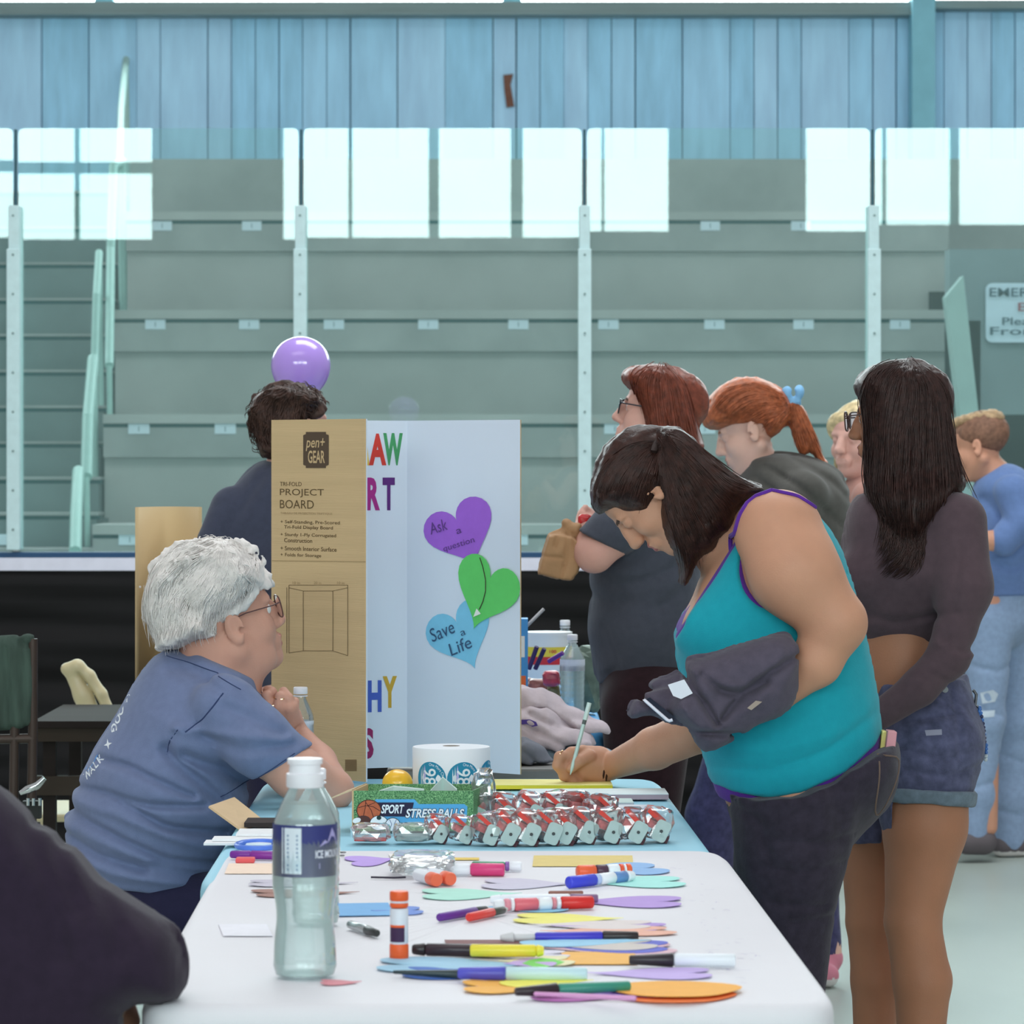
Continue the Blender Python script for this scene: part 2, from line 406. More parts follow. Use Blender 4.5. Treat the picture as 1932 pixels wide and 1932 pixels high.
# wall behind the camera with its daylight windows (seen mirrored in the rink glass)
YR = -10.0; VS = F/(2*DB-YR)
def vx(px): return (px-HX)/VS
def vz(py): return CZ+(HY-py)/VS
M_rear = mat('rear_wall_paint', (64, 98, 104), .8)
b = MB(); z0, z1 = vz(447), 6.3
wins = [(-9.0, vx(285)), (vx(533), vx(1262)), (vx(1522), 9.0)]
b.box((-12, YR-.2, 0), (12, YR, z0)); b.box((-12, YR-.2, z1), (12, YR, 8))
for a, c in ((-12, -9.0), (vx(285), vx(533)), (vx(1262), vx(1522)), (9.0, 12)): b.box((a, YR-.2, z0), (c, YR, z1))
struct(b.build('wall_rear', M_rear))
M_mull = mat('mullion', (110, 230, 226), .6)
bars = {0: [(vx(143), .022)], 1: [(vx(660), .018), (vx(818), .050), (vx(975), .060), (vx(1138), .014)], 2: [(vx(1670), .018), (vx(1803), .044)]}
for i, (a, c) in enumerate(wins):
    w = thing('window_%d' % (i+2), ((a+c)/2, YR-.1, z0), 'tall daylight window in the wall opposite the stands', 'window'); w['kind'] = 'structure'
    b = MB(); b.box((a, YR-.12, z0), (c, YR-.1, z1)); b.build('pane', MATS['daylight_rear'], w)
    b = MB()
    for x, hw in bars[i]: b.box((x-hw, YR-.09, z0), (x+hw, YR, z1))
    if i == 0: b.box((a, YR-.09, vz(322)), (c, YR, vz(301)))
    b.build('window_frame', M_mull, w)

# ---------------- stands ----------------
rows = [(1003, 16.0), (794, 16.8), (597, 17.6), (411, 18.4)]
bl = thing('bleachers', (0, 16, 0), 'grey concrete spectator stand in broad steps', 'stand'); bl['kind'] = 'structure'
XL = lambda D: P(218 if D > 17 else 190, 0, D)[0]
b = MB(); xr = P(1792, 0, 16.8)[0]
for i, (y, D) in enumerate(rows):
    z = P(0, y, D)[2]; xl = P([175, 195, 215, 238][i], 0, D)[0]; xr_i = P(1790, 0, D)[0]
    zprev = P(0, rows[i-1][0], rows[i-1][1])[2] if i else 0
    b.box((xl, D+.10, zprev-.0), (xr_i, 20.04, z-.14), 0)               # tier mass, darker front
    b.box((xl, D+.05, zprev+.0), (xr_i, D+.10, z-.16), 1)               # smooth riser
    b.box((xl, D+.0, z-.165), (xr_i, D+.12, z-.03), 0)                # bench front
    b.box((xl, D+.02, z-.03), (xr_i, D+.1, z-.012), 2)                 # dark strip painted as the shadow of the slab overhang
    b.box((xl, D-.02, z-.012), (xr_i, D+.5, z+.03), 1)                 # seat slab
D = 19.2; zt_ = P(0, 300, D)[2]; z = P(0, 411, 18.4)[2]
b.box((P(245, 0, D)[0], D, z-.3), (P(1520, 0, D)[0]+1.4, 20.04, zt_), 0)
b.build('steps', [M_conc, M_conc2, M_castline], bl)
b = MB()                                                              # aisle stairs at the left
for k in range(11):
    D = 16.0+k*.36; y = 1035-k*67.5; z = P(0, y, D)[2]
    b.box((-5.2, D, 0 if k == 0 else z-.3), (P([178, 182, 186, 190, 195, 200, 205, 210, 215, 225, 235][k], 0, D)[0], 20.0, z-.03), 0)
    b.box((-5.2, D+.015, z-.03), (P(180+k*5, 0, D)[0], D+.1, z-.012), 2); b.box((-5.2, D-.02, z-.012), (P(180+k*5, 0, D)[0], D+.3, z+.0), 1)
b.build('aisle_stairs', [mat('stair_concrete', (118, 132, 132), .8, .12, 4, .1, 90), M_conc, M_castline], bl)
M_tag = mat('seat_tag', (214, 226, 236), .6); M_ink = mat('tag_ink', (90, 110, 130), .7)
first = None
for (y, D), rown, xs_ in zip(rows, ('lowest visible', 'second lowest', 'second highest', 'highest'), ([ -8, 245, 975], [262, 425, 590, 740, 905, 1160, 1330], [293, 470, 630, 808, 978, 1148, 1348, 1516, 1698], [306, 475, 1340, 1511])):
    for px in xs_:
        c = P(px, y+15, D-.004)
        if first is None:
            b = MB(); b.box((-.048, 0, -.023), (.048, .006, .023), 0); V, Q = text_mesh('1', .035); V = V-V.mean(0); b.add([(v[0], -.001, v[1]) for v in V], Q, 1)
            first = b.build('seat_tag', [M_tag, M_ink]); o = first; base = np.array(o.location)
        else: o = first.copy(); COL.objects.link(o)
        c[2] -= .023; o.location = tuple(c); k_ = list(xs_).index(px)+1; tag(o, 'small white number plate, %s from the left on the %s bench row' % (['first', 'second', 'third', 'fourth', 'fifth', 'sixth', 'seventh', 'eighth', 'ninth'][k_-1], rown), 'plate', 'number plates on the benches')
# handrails climbing beside the aisle
M_rail = mat('pale_rail', (170, 206, 198), .45, .04, 20, spec=.5)
def rail(pts, wpx, label):
    b = MB()
    for (a, c) in zip(pts[:-1], pts[1:]):
        p, q = P(*a), P(*c); b.tube([p, q], .019*wpx/14, 8)
    for t in (pts[0], pts[-1]):
        p = P(*t); b.tube([p, (p[0]+.012, p[1], max(p[2]-.85, .02))], .014, 8)
    o = b.build('handrail', M_rail, smooth=True); tag(o, label, 'handrail', 'pale green stair handrails')
rail([(238, 112, 19.9), (229, 205, 19.2), (226, 320, 18.6)], 14, 'pale handrail rising highest, up against the blue plank wall')
rail([(232, 304, 18.6), (214, 312, 18.2), (209, 470, 17.9), (206, 690, 17.2)], 16, 'pale handrail in the middle of the aisle below the highest rail')
rail([(187, 476, 17.6), (182, 560, 17.3), (178, 700, 17.0)], 14, 'thin pale handrail standing left of the middle rail')
rail([(176, 676, 17.0), (166, 790, 16.6), (163, 900, 16.3)], 20, 'pale handrail of the lower aisle flight')
rail([(148, 888, 16.2), (144, 960, 15.9), (142, 1040, 15.6)], 20, 'lowest pale handrail just above the rink boards')
# right hand end wall, slanting beam, doorway and exit sign
b = MB(); D = 15.6
b.box((P(1792, 0, 16.9)[0], 16.9, P(0, 782, 16.9)[2]), (6, 17.1, P(0, 470, 16.9)[2])); b.box((P(1792, 0, 16.9)[0], 16.9, 0), (P(1850, 0, 16.9)[0], 17.1, 2)); struct(b.build('wall_right', mat('end_wall', (128, 142, 146), .8, .1, 3)))
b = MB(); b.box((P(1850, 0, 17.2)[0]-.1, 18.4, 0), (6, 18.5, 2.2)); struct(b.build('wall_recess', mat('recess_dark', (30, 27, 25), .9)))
b = MB(); b.prism([P(1785, 560, 16.6), P(1818, 520, 16.6), P(1847, 786, 16.6), P(1812, 790, 16.6)], (0, .15, 0))
b.box((P(1812, 0, 16.6)[0], 16.6, 0), (P(1847, 0, 16.6)[0], 16.75, P(0, 785, 16.6)[2])); struct(b.build('trim_3', mat('slant_beam', (158, 182, 178), .6, .05, 8)))
sg = thing('exit_sign', P(1958, 645, 16.88), 'white emergency exit sign with dark lettering on the right end wall', 'sign')
c = P(1958, 590, 16.86); hw = 98*16.86/F; hh = 56*16.86/F
pl = []
for cx_, cz_, a0 in ((hw-.03, hh-.03, 0), (-hw+.03, hh-.03, 90), (-hw+.03, -hh+.03, 180), (hw-.03, -hh+.03, 270)):
    for k in range(5): a = math.radians(a0+k*22.5); pl.append(c+np.array([cx_+.03*math.cos(a), 0, cz_+.03*math.sin(a)]))
b = MB(); b.prism(pl[::-1], (0, .02, 0)); b.build('plate', mat('sign_white', (205, 222, 236), .5), sg)
M_st = mat('sign_text', (56, 84, 98), .6); M_sr = mat('sign_red', (150, 60, 70), .6)
for txt, x0, y0, hpx, wpx, m in (('EMERGENCY', 1867, 560, 17, 182, M_st), ('EXIT', 1921, 587, 16, 72, M_sr), ('Please Use', 1891, 613, 14, 136, M_st), ('Front Exit', 1868, 632, 15, 180, M_st)):
    text_on(txt, P(x0, y0, 16.84), (1, 0, 0), (0, 0, 1), m, sg, height=hpx*16.84/F, fit=wpx*16.84/F, bold=.012)

# ---------------- rink boards and glass ----------------
SB = F/DB
M_tarp = mat('black_tarp', (17, 15, 16), .6, .25, 3, .3, 12, spec=.18, stretch=(.4, 1, 3))
zc = P(0, 1052, DB)[2]
n = 240; V = []; Q = []; zs = np.linspace(0, zc-.03, 40); xs = np.linspace(-5, 5, n)
for z in zs:
    for x in xs:
        V.append((x, DB-.03-.010*math.sin(z*28+1.5*math.sin(x*1.7)+x*.9)*math.sin(x*2.1+z*3)-.006*math.sin(z*61+x*3)-.01, z))
for i in range(len(zs)-1):
    for j in range(n-1): Q.append((i*n+j, i*n+j+1, (i+1)*n+j+1, (i+1)*n+j))
o = link('tarpaulin', np.array(V), Q, M_tarp); tag(o, 'black plastic sheet hung along the front of the rink boards', 'tarpaulin')
b = MB(); b.box((-5, DB+.012, 0), (5, DB+.13, zc-.045), 0); b.box((-5, DB-.05, zc-.045), (5, DB+.13, zc), 1); b.box((-5, DB-.02, zc), (5, DB+.08, zc+.019), 2)
o = b.build('rink_boards', [mat('board_panel', (200, 205, 210), .5), mat('cap_white', (216, 214, 228), .45, .04, 20), mat('cap_blue', (34, 70, 104), .5)]); tag(o, 'white capped rink boards running across behind the tables', 'barrier')
posts = [27, 567, 1103, 1648]
zgt = P(0, 240, DB)[2]; pw = 12.5/SB
sp_ = 540/SB; edges = [P(27, 0, DB)[0]-sp_] + [P(p, 0, DB)[0] for p in posts] + [P(1648, 0, DB)[0]+sp_]
names = ['leftmost rink glass pane, cut off by the photo edge', 'rink glass pane left of the purple balloon, mirroring a window split by a bar', 'rink glass pane above the project board, filled with bright window reflections', 'rink glass pane above the red-haired woman, bright only near both posts', 'rightmost rink glass pane, in front of the exit sign']
tilt = [(0, 0), (-.0004, 0), (0, 0), (.0013, .0), (.0027, 0)]
for i in range(5):
    a, c = edges[i]+.009, edges[i+1]-.009; rr = .02
    z0_, z1_ = zc+.02, zgt; pl = [(a, z0_), (c, z0_)]
    for k in range(5): t = math.radians(k*22.5); pl.append((c-rr+rr*math.cos(t), z1_-rr+rr*math.sin(t)))
    for k in range(5): t = math.radians(90+k*22.5); pl.append((a+rr+rr*math.cos(t), z1_-rr+rr*math.sin(t)))
    cx = (a+c)/2
    V = [(p[0], DB+.04, p[1]) for p in pl]; nV = len(V)
    o = link('rink_glass', np.array(V), [tuple(range(nV))], M_glass, smooth=False); o.rotation_euler = (tilt[i][0], 0, tilt[i][1]); tag(o, names[i], 'glass pane', None)
lab = ['leftmost pale glass post at the photo edge', 'pale glass post behind the purple balloon', 'pale glass post beside the red-haired woman', 'pale glass post above the long-haired woman']
for i, px in enumerate(posts):
    x = P(px, 0, DB)[0]; r = thing('glass_post', (x, DB, zc), lab[i], 'post')
    b = MB(); zp = P(0, 388, DB)[2]; zm = P(0, 470, DB)[2]
    b.box((x-pw*.8, DB-.02, zc+.028), (x+pw*.8, DB+.1, zp)); b.box((x-pw, DB-.035, zc+.028), (x+pw, DB-.02, zm)); b.build('channel', M_alu, r, bevel=.003)
    b = MB(); b.box((x-.0045, DB+.03, zp), (x+.0045, DB+.05, zgt-.005)); b.build('gap_seal', mat('seal_dark', (52, 88, 98), .7), r)
    for k in range(9): b = MB(); b.lathe((x, DB-.035, zc+.1+k*.14), [(.005, 0), (.005, .003)], 8, axis=(0, -1, 0)); b.build('screw', mat('screw', (120, 140, 140), .4, metal=.6), r)
# ================= people =================
def M_skin(nm, rgb): return mat('skin_'+nm, rgb, .55, .06, 14, .12, 300, spec=.35, sss=.06)
M_lip = mat('lip', (170, 96, 92), .45, spec=.4); M_brow = mat('brow_hair', (84, 58, 46), .8); M_eye = mat('eye_white', (226, 226, 224), .25, spec=.5); M_iris = mat('eye_iris', (60, 70, 80), .2, spec=.6)
def M_hair(nm, rgb, rough=.45, var=.35, spec=.35): return mat('hair_'+nm, rgb, rough, var, 70, .35, 160, spec=spec)
def M_knit(nm, rgb, var=.06): return mat('cloth_'+nm, rgb, .9, var, 60, .25, 500, spec=.15, sheen=.12)
def poly2(pts_px, D):
    return np.array([[(x-HX)*D/F, CZ-(y-HY)*D/F] for x, y in pts_px])
def sd_poly(q, V):
    d = np.full(len(q), 1e9); s = np.ones(len(q)); n = len(V)
    for i in range(n):
        a, b = V[i], V[i-1]; e = b-a; w = q-a; t = np.clip((w@e)/(e@e+1e-12), 0, 1); dd = w-t[:, None]*e; d = np.minimum(d, (dd**2).sum(1))
        c1 = q[:, 1] >= a[1]; c2 = q[:, 1] < b[1]; c3 = e[0]*w[:, 1] > e[1]*w[:, 0]
        f_ = (c1 & c2 & c3) | (~c1 & ~c2 & ~c3); s[f_] *= -1
    return s*np.sqrt(d)
def smooth_poly(pts, it=2):
    p = np.array(pts, float)
    for _ in range(it): q = np.roll(p, -1, 0); p = np.stack([.75*p+.25*q, .25*p+.75*q], 1).reshape(-1, 2)
    return p
def pillow(pts, D, h, w, dy=0, it=1):
    """a rounded body with this outline, half depth h, edge softness w"""
    V = poly2(smooth_poly(pts, it), D+dy); c = V.mean(0); yc = D+dy
    lo = np.array([V[:, 0].min(), yc-h, V[:, 1].min()]); hi = np.array([V[:, 0].max(), yc+h, V[:, 1].max()])
    def f(p):
        out = np.maximum(np.maximum(lo-p, p-hi), 0); dist = np.linalg.norm(out, axis=1)+.01
        m = dist < .09; q = p[m]; d2 = sd_poly(q[:, [0, 2]], V); t = np.clip(-d2/w, 0, 1); th = h*np.sqrt(1-(1-t)**2)
        dist[m] = np.maximum(d2, (np.abs(q[:, 1]-yc)-th)*.75); return dist
    f.bb = (lo, hi); return f
def frame(face, pitch=0, yaw=0, roll=0):
    p, y = math.radians(pitch), math.radians(yaw); f0 = np.array([face*math.cos(y), math.sin(y), 0]); up0 = np.array([0, 0, 1.])
    fw = math.cos(p)*f0-math.sin(p)*up0; up = math.sin(p)*f0+math.cos(p)*up0; le = np.cross(up, fw)
    if roll: r = math.radians(roll); up, le = math.cos(r)*up+math.sin(r)*le, math.cos(r)*le-math.sin(r)*up
    return np.stack([fw, le, up], 1)
def local_head(jowl=0, closed=False, fat=0, nose=1.0):
    h = Fld(.018)
    h.u(ell((-.012, 0, .030), (.090, .071, .075))); h.u(ell((.034, 0, .028), (.055, .060, .050)), .02); h.u(ell((.032, 0, -.035), (.052+fat, .055+fat, .075)), .02)
    for s in (-1, 1):
        h.u(cone((-.005, s*.052, -.055), (.058, s*.018, -.098), .020+fat, .016), .02); h.u(ell((.058, s*.036, -.034), (.024, .022, .024)), .02)
        h.u(cone((.076, s*.040, .014), (.086, s*.010, .012), .009, .009), .012)
        if jowl: h.u(ell((.034, s*.034, -.086), (.036, .024, .024)), .02)
    h.u(ell((.072, 0, -.099), (.020, .020, .016)), .015)
    h.u(cone((.086, 0, .004), (.1085, 0, -.031), .0075, .0100*nose), .014); h.u(ell((.1085, 0, -.035), (.0115*nose, .0115, .009)), .010)
    h.u(ell((.094, 0, -.020), (.015, .013, .023)), .012)
    for s in (-1, 1): h.u(ell((.100, s*.0125, -.039), (.009, .0062, .007)), .006)
    h.u(ell((.082, 0, -.068), (.018, .028, .020)), .012)
    h.u(ell((.0965, 0, -.0610), (.0065, .019, .0052)), .005); h.u(ell((.0950, 0, -.0735), (.0070, .017, .0056)), .005)
    h.cut(cone((.108, -.018, -.0672), (.108, .018, -.0672), .0075, .0075), .004)
    h.cut(ell((.086, 0, -.0835), (.010, .016, .0035)), .008) if False else None
    for s in (-1, 1):
        h.cut(ell((.094, s*.031, -.004), (.015, .014, .0095)), .010)
        h.u(ell((.0735, s*.031, -.004), (.0148 if closed else .0128, .0135, .0125)), .003)
        h.cut(ell((.1065, s*.008, -.0465), (.004, .003, .003)), .003)
    if jowl: h.u(ell((.078, 0, -.094), (.020, .020, .018)), .015)
    return h
def local_ear(s):
    e = Fld(.006); c = np.array([-.006, s*.077, -.014]); R = rotz(s*.35)@roty(-.12)
    e.u(ell(c, (.0165, .0065, .027), R)); e.u(ell(c+np.array([.002, s*.001, -.022]), (.009, .006, .009), R)); e.cut(ell(c+np.array([.002, s*.0075, .003]), (.010, .0055, .017), R), .004); e.cut(ell(c+np.array([.010, s*.004, -.006]), (.005, .006, .006), R), .003)
    return e
class Head:
    def __init__(s, nose_px, D, face=-1, pitch=0, yaw=0, roll=0, sc=1.0, ears=(1, -1), **kw):
        s.R = frame(face, pitch, yaw, roll); s.sc = sc; s.h = local_head(**kw); v_ = s.R@np.array([.121, 0, -.035])*sc; s.o = P(*nose_px, D+v_[1])-v_
        for e in ears: s.h.it.append((local_ear(e), 'u', .006))
    def __call__(s, p):
        q = (p-s.o)@s.R/s.sc; r = np.linalg.norm(q-np.array([.01, 0, -.01]), axis=1); d = r-.12; m = r < .165
        d[m] = s.h(q[m]); return d*s.sc
    @property
    def bb(s): return s.o-.16*s.sc, s.o+.16*s.sc
    def w(s, *l): return s.o+s.R@np.array(l, float)*s.sc
    def loc(s, p): return (p-s.o)@s.R/s.sc
    def box(s, h=.0022): return (s.o-.14*s.sc, s.o+.14*s.sc, h)
def cap(f, hd, grow=.010, a=(.080, .052), b=(.006, -.012), back=None):
    """hair over the skull, ending at a hairline from a (forehead) to b (above the ear)"""
    c = Fld(.015); s = hd.sc; c.u(ell(hd.w(-.012, 0, .030), np.array([.090+grow, .071+grow, .075+grow])*s, hd.R)); c.u(ell(hd.w(.030, 0, .030), np.array([.054+grow, .060+grow, .050+grow])*s, hd.R))
    d = np.array([a[0]-b[0], a[1]-b[1]]); n = np.array([d[1], -d[0]]); n = n if n[0] > 0 else -n
    c.clip(plane(hd.w(a[0], 0, a[1]), hd.R@np.array([n[0], 0, n[1]])), .006); f.u(c, .012); return f
class Person:
    def __init__(s, name, px, D, label, group=None):
        s.D = D; s.r = thing(name, (P(px, 0, D)[0], D, 0), label, 'person', group); s.body = Fld(.025); s.fine = []; s.head = None
    def q(s, px, py, dy=0): return P(px, py, s.D+dy)
    def ch(s, fld, pts, rpx, ay=1., k=None):
        return fld.chain([s.q(*p) for p in pts], [r*s.D/F for r in rpx], ay, k)
    def skin(s, m, h=.006, lips=True, brow=None, name='body', clip=None):
        V, Q = surf_multi(s.body, h, s.fine); mi = np.zeros(len(Q), int); mats = [m]
        if s.head is not None and lips:
            L = s.head.loc(V[Q].mean(1)); lip = (L[:, 0] > .084) & (np.abs(L[:, 1]) < .0185) & (L[:, 2] < -.0565) & (L[:, 2] > -.0785); mi[lip] = 1
            br = (L[:, 0] > .066) & (L[:, 0] < .099) & (np.abs(L[:, 1]) > .013) & (np.abs(L[:, 1]) < .046) & (np.abs(L[:, 2]-.0145+.0002*0) < .0032); mi[br] = 2; mats = [m, M_lip, brow or M_brow]
        s.b = link(name, V, Q, mats, s.r, True, mi); return s.b
    def part(s, name, f, h, m, label=None, extra=None):
        V, Q = surf(f, h)
        if extra is not None: V, Q = join((V, Q), *extra)
        o = link(name, V, Q, m, s.r); 
        if label: o['label'] = label
        return o
    def fold(s, px_lines, amp, w): return groove([[tuple(P(x, y, s.D)[[0, 2]]) for x, y in l] for l in px_lines], amp, w)
    def eyes(s, sides=(1, -1)):
        for e in sides:
            c = s.head.w(.0745, e*.031, -.004); ax = s.head.R[:, 0]; r = .0121*s.head.sc; b = MB()
            prof = [(max(.0002, r*math.sin(t)), -r*math.cos(t)) for t in np.linspace(0, math.pi, 18)]
            b.lathe(c, prof, 20, axis=ax); n = 20; 
            for i, qd in enumerate(b.Q):
                if len(qd) == 4 and np.mean([(np.array(b.V[j])-c)@ax for j in qd]) > r*.86: b.M[i] = 1
            b.build('eye', [M_eye, M_iris], s.r, smooth=True)
    def glasses(s, rgb=(50, 44, 46), r=.0014, w=.024, hgt=.018, x=.108, lens=True, z0=-.006, temple=-.01):
        m = mat('frame_%02x%02x%02x' % rgb, rgb, .3, spec=.5); b = MB(); H_ = s.head
        for e in (1, -1):
            pts = []
            for t in np.linspace(0, 2*math.pi, 24, endpoint=False):
                cy, cz_ = math.cos(t), math.sin(t); k = (abs(cy)**3.2+abs(cz_)**3.2)**(-1/3.2); pts.append(H_.w(x-abs(e*.031+cy*k*w)*.18, e*.031+cy*k*w, z0+cz_*k*hgt))
            b.tube(pts, r, 6, closed=True)
            b.tube([H_.w(x-.010, e*.055, z0+.010), H_.w(x-.03, e*.070, z0+.010), H_.w(.02, e*.078, .006), H_.w(temple, e*.079, .002)], r*.9, 6)
        b.tube([H_.w(x-.001, .008, z0+.003), H_.w(x+.001, 0, z0+.006), H_.w(x-.001, -.008, z0+.003)], r, 6)
        g = sub(b.build('glasses', m, s.r, smooth=True))
        if lens:
            for e in (1, -1):
                V = []
                for t in np.linspace(0, 2*math.pi, 24, endpoint=False):
                    cy, cz_ = math.cos(t), math.sin(t); k = (abs(cy)**3.2+abs(cz_)**3.2)**(-1/3.2); V.append(H_.w(x-abs(e*.031+cy*k*w)*.18, e*.031+cy*k*w, z0+cz_*k*hgt))
                link('lens', np.array(V), [tuple(range(24))], glassy('lens_glass', (.92, .95, .95), 1.6, .02, .03), g, False)
        return g
def curtain(pts_px, D, below=True):
    """keeps what lies above (below=False: under) a curve drawn across the front"""
    q = np.array([P(x, y, D)[[0, 2]] for x, y in pts_px]); q = q[np.argsort(q[:, 0])]
    return (lambda p: (np.interp(p[:, 0], q[:, 0], q[:, 1])-p[:, 2])*.8) if below else (lambda p: (p[:, 2]-np.interp(p[:, 0], q[:, 0], q[:, 1]))*.8)
def fingers(f, chains, D, k=.004):
    for pts, rs in chains: f.chain([P(x, y, D+dy) for x, y, dy in pts], rs, 1, k)
def mark(pts_px, D, f, m, parent, name, lift=.0012, y0=-.5, y1=.3):
    V = np.array([P(x, y, D) for x, y in pts_px]); V, ok = drape(V, f, D+y0, D+y1, lift)
    V = V[ok]
    if len(V) < 3: return None
    return link(name, V, [tuple(range(len(V)))[::-1]], m, parent, False)
def glyph(ch, px, py, rot, hpx, D, f, m, parent, bold=.03, sx=1):
    V, Q = text_mesh(ch, 1, bold=bold); V[:, :2] -= (V[:, :2].max(0)+V[:, :2].min(0))/2; V[:, :2] /= (V[:, 1].max()*2); V[:, 0] *= sx; c, s = math.cos(rot), math.sin(rot)
    X = np.stack([px+hpx*(V[:, 0]*c-V[:, 1]*s), py-hpx*(V[:, 0]*s+V[:, 1]*c)], 1); W_ = np.array([P(x, y, D) for x, y in X]); W_, ok = drape(W_, f, D-.5, D+.3, .0012)
    Q = [t_ for t_ in Q if all(ok[i] for i in t_)]; W_[~ok, 1] = D
    if Q: link('lettering', W_, Q, m, parent, False)
def seamline(pts_px, D, f, r, m, parent, name='seam', lift=0., y0=-.5, y1=.3, n=24):
    q = resample(np.array(pts_px, float), n); V = np.array([P(x, y, D) for x, y in q]); V, ok = drape(V, f, D+y0, D+y1, lift); V = V[ok]
    if len(V) > 2: b = MB(); b.tube(V, r, 6); return b.build(name, m, parent, smooth=True)
# ================= the tables =================
M_white = mat('white_paper_cover', (229, 228, 233), .6, .012, 3, .08, 40, spec=.3)
M_blue = mat('pale_blue_cloth', (158, 214, 234), .6, .03, 4, .1, 60)
M_grey_plastic = mat('table_grey', (128, 128, 128), .5, .05, 20)
M_steel = mat('grey_steel', (110, 112, 115), .35, metal=.9)
def prism_table(name, corners, label, group=None, ztop=.745, mtop=None):
    """corners: near-left, near-right, far-right, far-left in world x, y"""
    cen = np.mean(corners, 0); r = thing(name, (cen[0], cen[1], 0), label, 'table', group)
    b = MB(); b.prism([(*c, ztop-.045) for c in corners], (0, 0, .045)); b.build('tabletop', mtop or M_grey_plastic, r, bevel=.006)
    for c in corners:
        q = cen+(np.array(c)-cen)*np.array([.82, .86]); b = MB(); b.tube([(q[0], q[1], ztop-.045), (q[0], q[1], 0)], .014, 8); b.build('leg', M_steel, r, smooth=True)
    return r
def cloth(name, corners, zt, drop, mats, label, thick=.004, waves=(.006, .012), rad=.02, seed=1, cat='tablecloth', drops=(1, 1, 1, 1)):
    """draped sheet: top polygon plus hanging skirt with soft waves"""
    C = [np.array(c, float) for c in corners]; n = 60; cen = np.mean(C, 0); ring = []; sid = []
    for i in range(4):
        a, c = C[i], C[(i+1) % 4]
        for k in range(n): ring.append(a+(c-a)*k/n); sid.append(i)
    ring = np.array(ring); N = len(ring)
    # round the corners a little
    for _ in range(14): ring = (np.roll(ring, 1, 0)+2*ring+np.roll(ring, -1, 0))/4
    nrm = np.roll(ring, -1, 0)-np.roll(ring, 1, 0); nrm = np.stack([nrm[:, 1], -nrm[:, 0]], 1); nrm /= np.linalg.norm(nrm, axis=1)[:, None]
    L = np.r_[0, np.cumsum(np.linalg.norm(np.diff(ring, axis=0), axis=1))]; r_ = np.random.default_rng(seed); p1, p2 = r_.uniform(0, 6, 2)
    rings = [np.c_[ring*0+cen, np.full(N, zt)]]
    for f in (.5, .9, 1): rings.append(np.c_[cen+(ring-nrm*.024-cen)*f, np.full(N, zt)])
    for a in np.linspace(0, math.pi/2, 5): rings.append(np.c_[ring-nrm*rad*(1-math.sin(a)), np.full(N, zt-rad*(1-math.cos(a)))])
    dv = np.array([drops[s] for s in sid]); dv = np.convolve(np.r_[dv[-4:], dv, dv[:4]], np.ones(9)/9, 'valid')
    for h in np.linspace(.06, 1, 9):
        w = waves[0]*h+waves[1]*h*(np.sin(L*17+p1)+.6*np.sin(L*31+p2))
        rings.append(np.c_[ring+nrm*np.maximum(w, 0)[:, None], zt-rad-drop*h*dv])
    V = np.concatenate(rings); Q = []
    for i in range(len(rings)-1):
        for j in range(N): Q.append((i*N+j, (i+1)*N+j, (i+1)*N+(j+1) % N, i*N+(j+1) % N))
    o = link(name, V, Q, mats, smooth=True); m = o.modifiers.new('thick', 'SOLIDIFY'); m.thickness = thick; m.offset = -1
    return tag(o, label, cat)
NL, NR, FR, FL = T(252, 1897)[:2], T(1592, 1897)[:2], T(1368, 1603)[:2], T(421, 1603)[:2]
BR, BL = T(1244, 1466)[:2], T(497, 1466)[:2]
ins = lambda cs, d: [np.mean(cs, 0)+(np.array(c)-np.mean(cs, 0))*(1-d) for c in cs]
mid = lambda a, b, t: a+(b-a)*t
prism_table('folding_table', ins([NL, NR, mid(FR, BR, -.12), mid(FL, BL, -.12)], .07), 'folding table nearest the camera, under the white paper cover', ztop=.741)
prism_table('folding_table', ins([mid(FL, BL, -.08), mid(FR, BR, -.08), BR, BL], .07), 'folding table under the pale blue cloth, holding the project board', ztop=.741)
cloth('table_cover', [NL, NR, FR, FL], .750, .30, M_white, 'white paper table cover spread with markers and paper hearts, faintly scribbled along its right edge', seed=4, waves=(.004, .006), drops=(1, 1, .05, 1))
LB, RB = T(428, 1612)[:2]+np.array([-.02, 0]), T(1362, 1600)[:2]
cloth('tablecloth', [mid(FL, BL, -.35)+np.array([-.015, 0]), mid(FR, BR, -.2)-np.array([.02, 0]), BR, BL], .7478, .26, M_blue, 'pale blue cloth on the far table under the boxed stress balls', seed=9, waves=(.004, .006))
# scribbles drawn on the right side of the cover
b = MB(); r_ = random.Random(5)
for k in range(46):
    px = r_.uniform(1262, 1330) if k < 18 else None; py = r_.uniform(1632, 1860)
    px = 1290+(py-1640)*.62+r_.uniform(-60, 40)
    p = T(px, py, .7506); L = r_.uniform(.004, .016); a = r_.uniform(0, 3.1); d = np.array([math.cos(a), math.sin(a)*2, 0])*L; q = np.array([-d[1], d[0], 0]); q = q/np.linalg.norm(q)*.0006
    c = p+d*.5+q*3; b.add([p-q, p+q, c+q, c-q], [(0, 1, 2, 3)]); e = c+np.array([d[0], -d[1]*.5, 0])*.7; b.add([c-q, c+q, e+q, e-q], [(0, 1, 2, 3)])
o = b.build('pencil_scribble', mat('pencil_grey', (196, 190, 212), .8)); o['kind'] = 'stuff'; tag(o, 'faint pencil scribbles along the right side of the white cover', 'drawing')

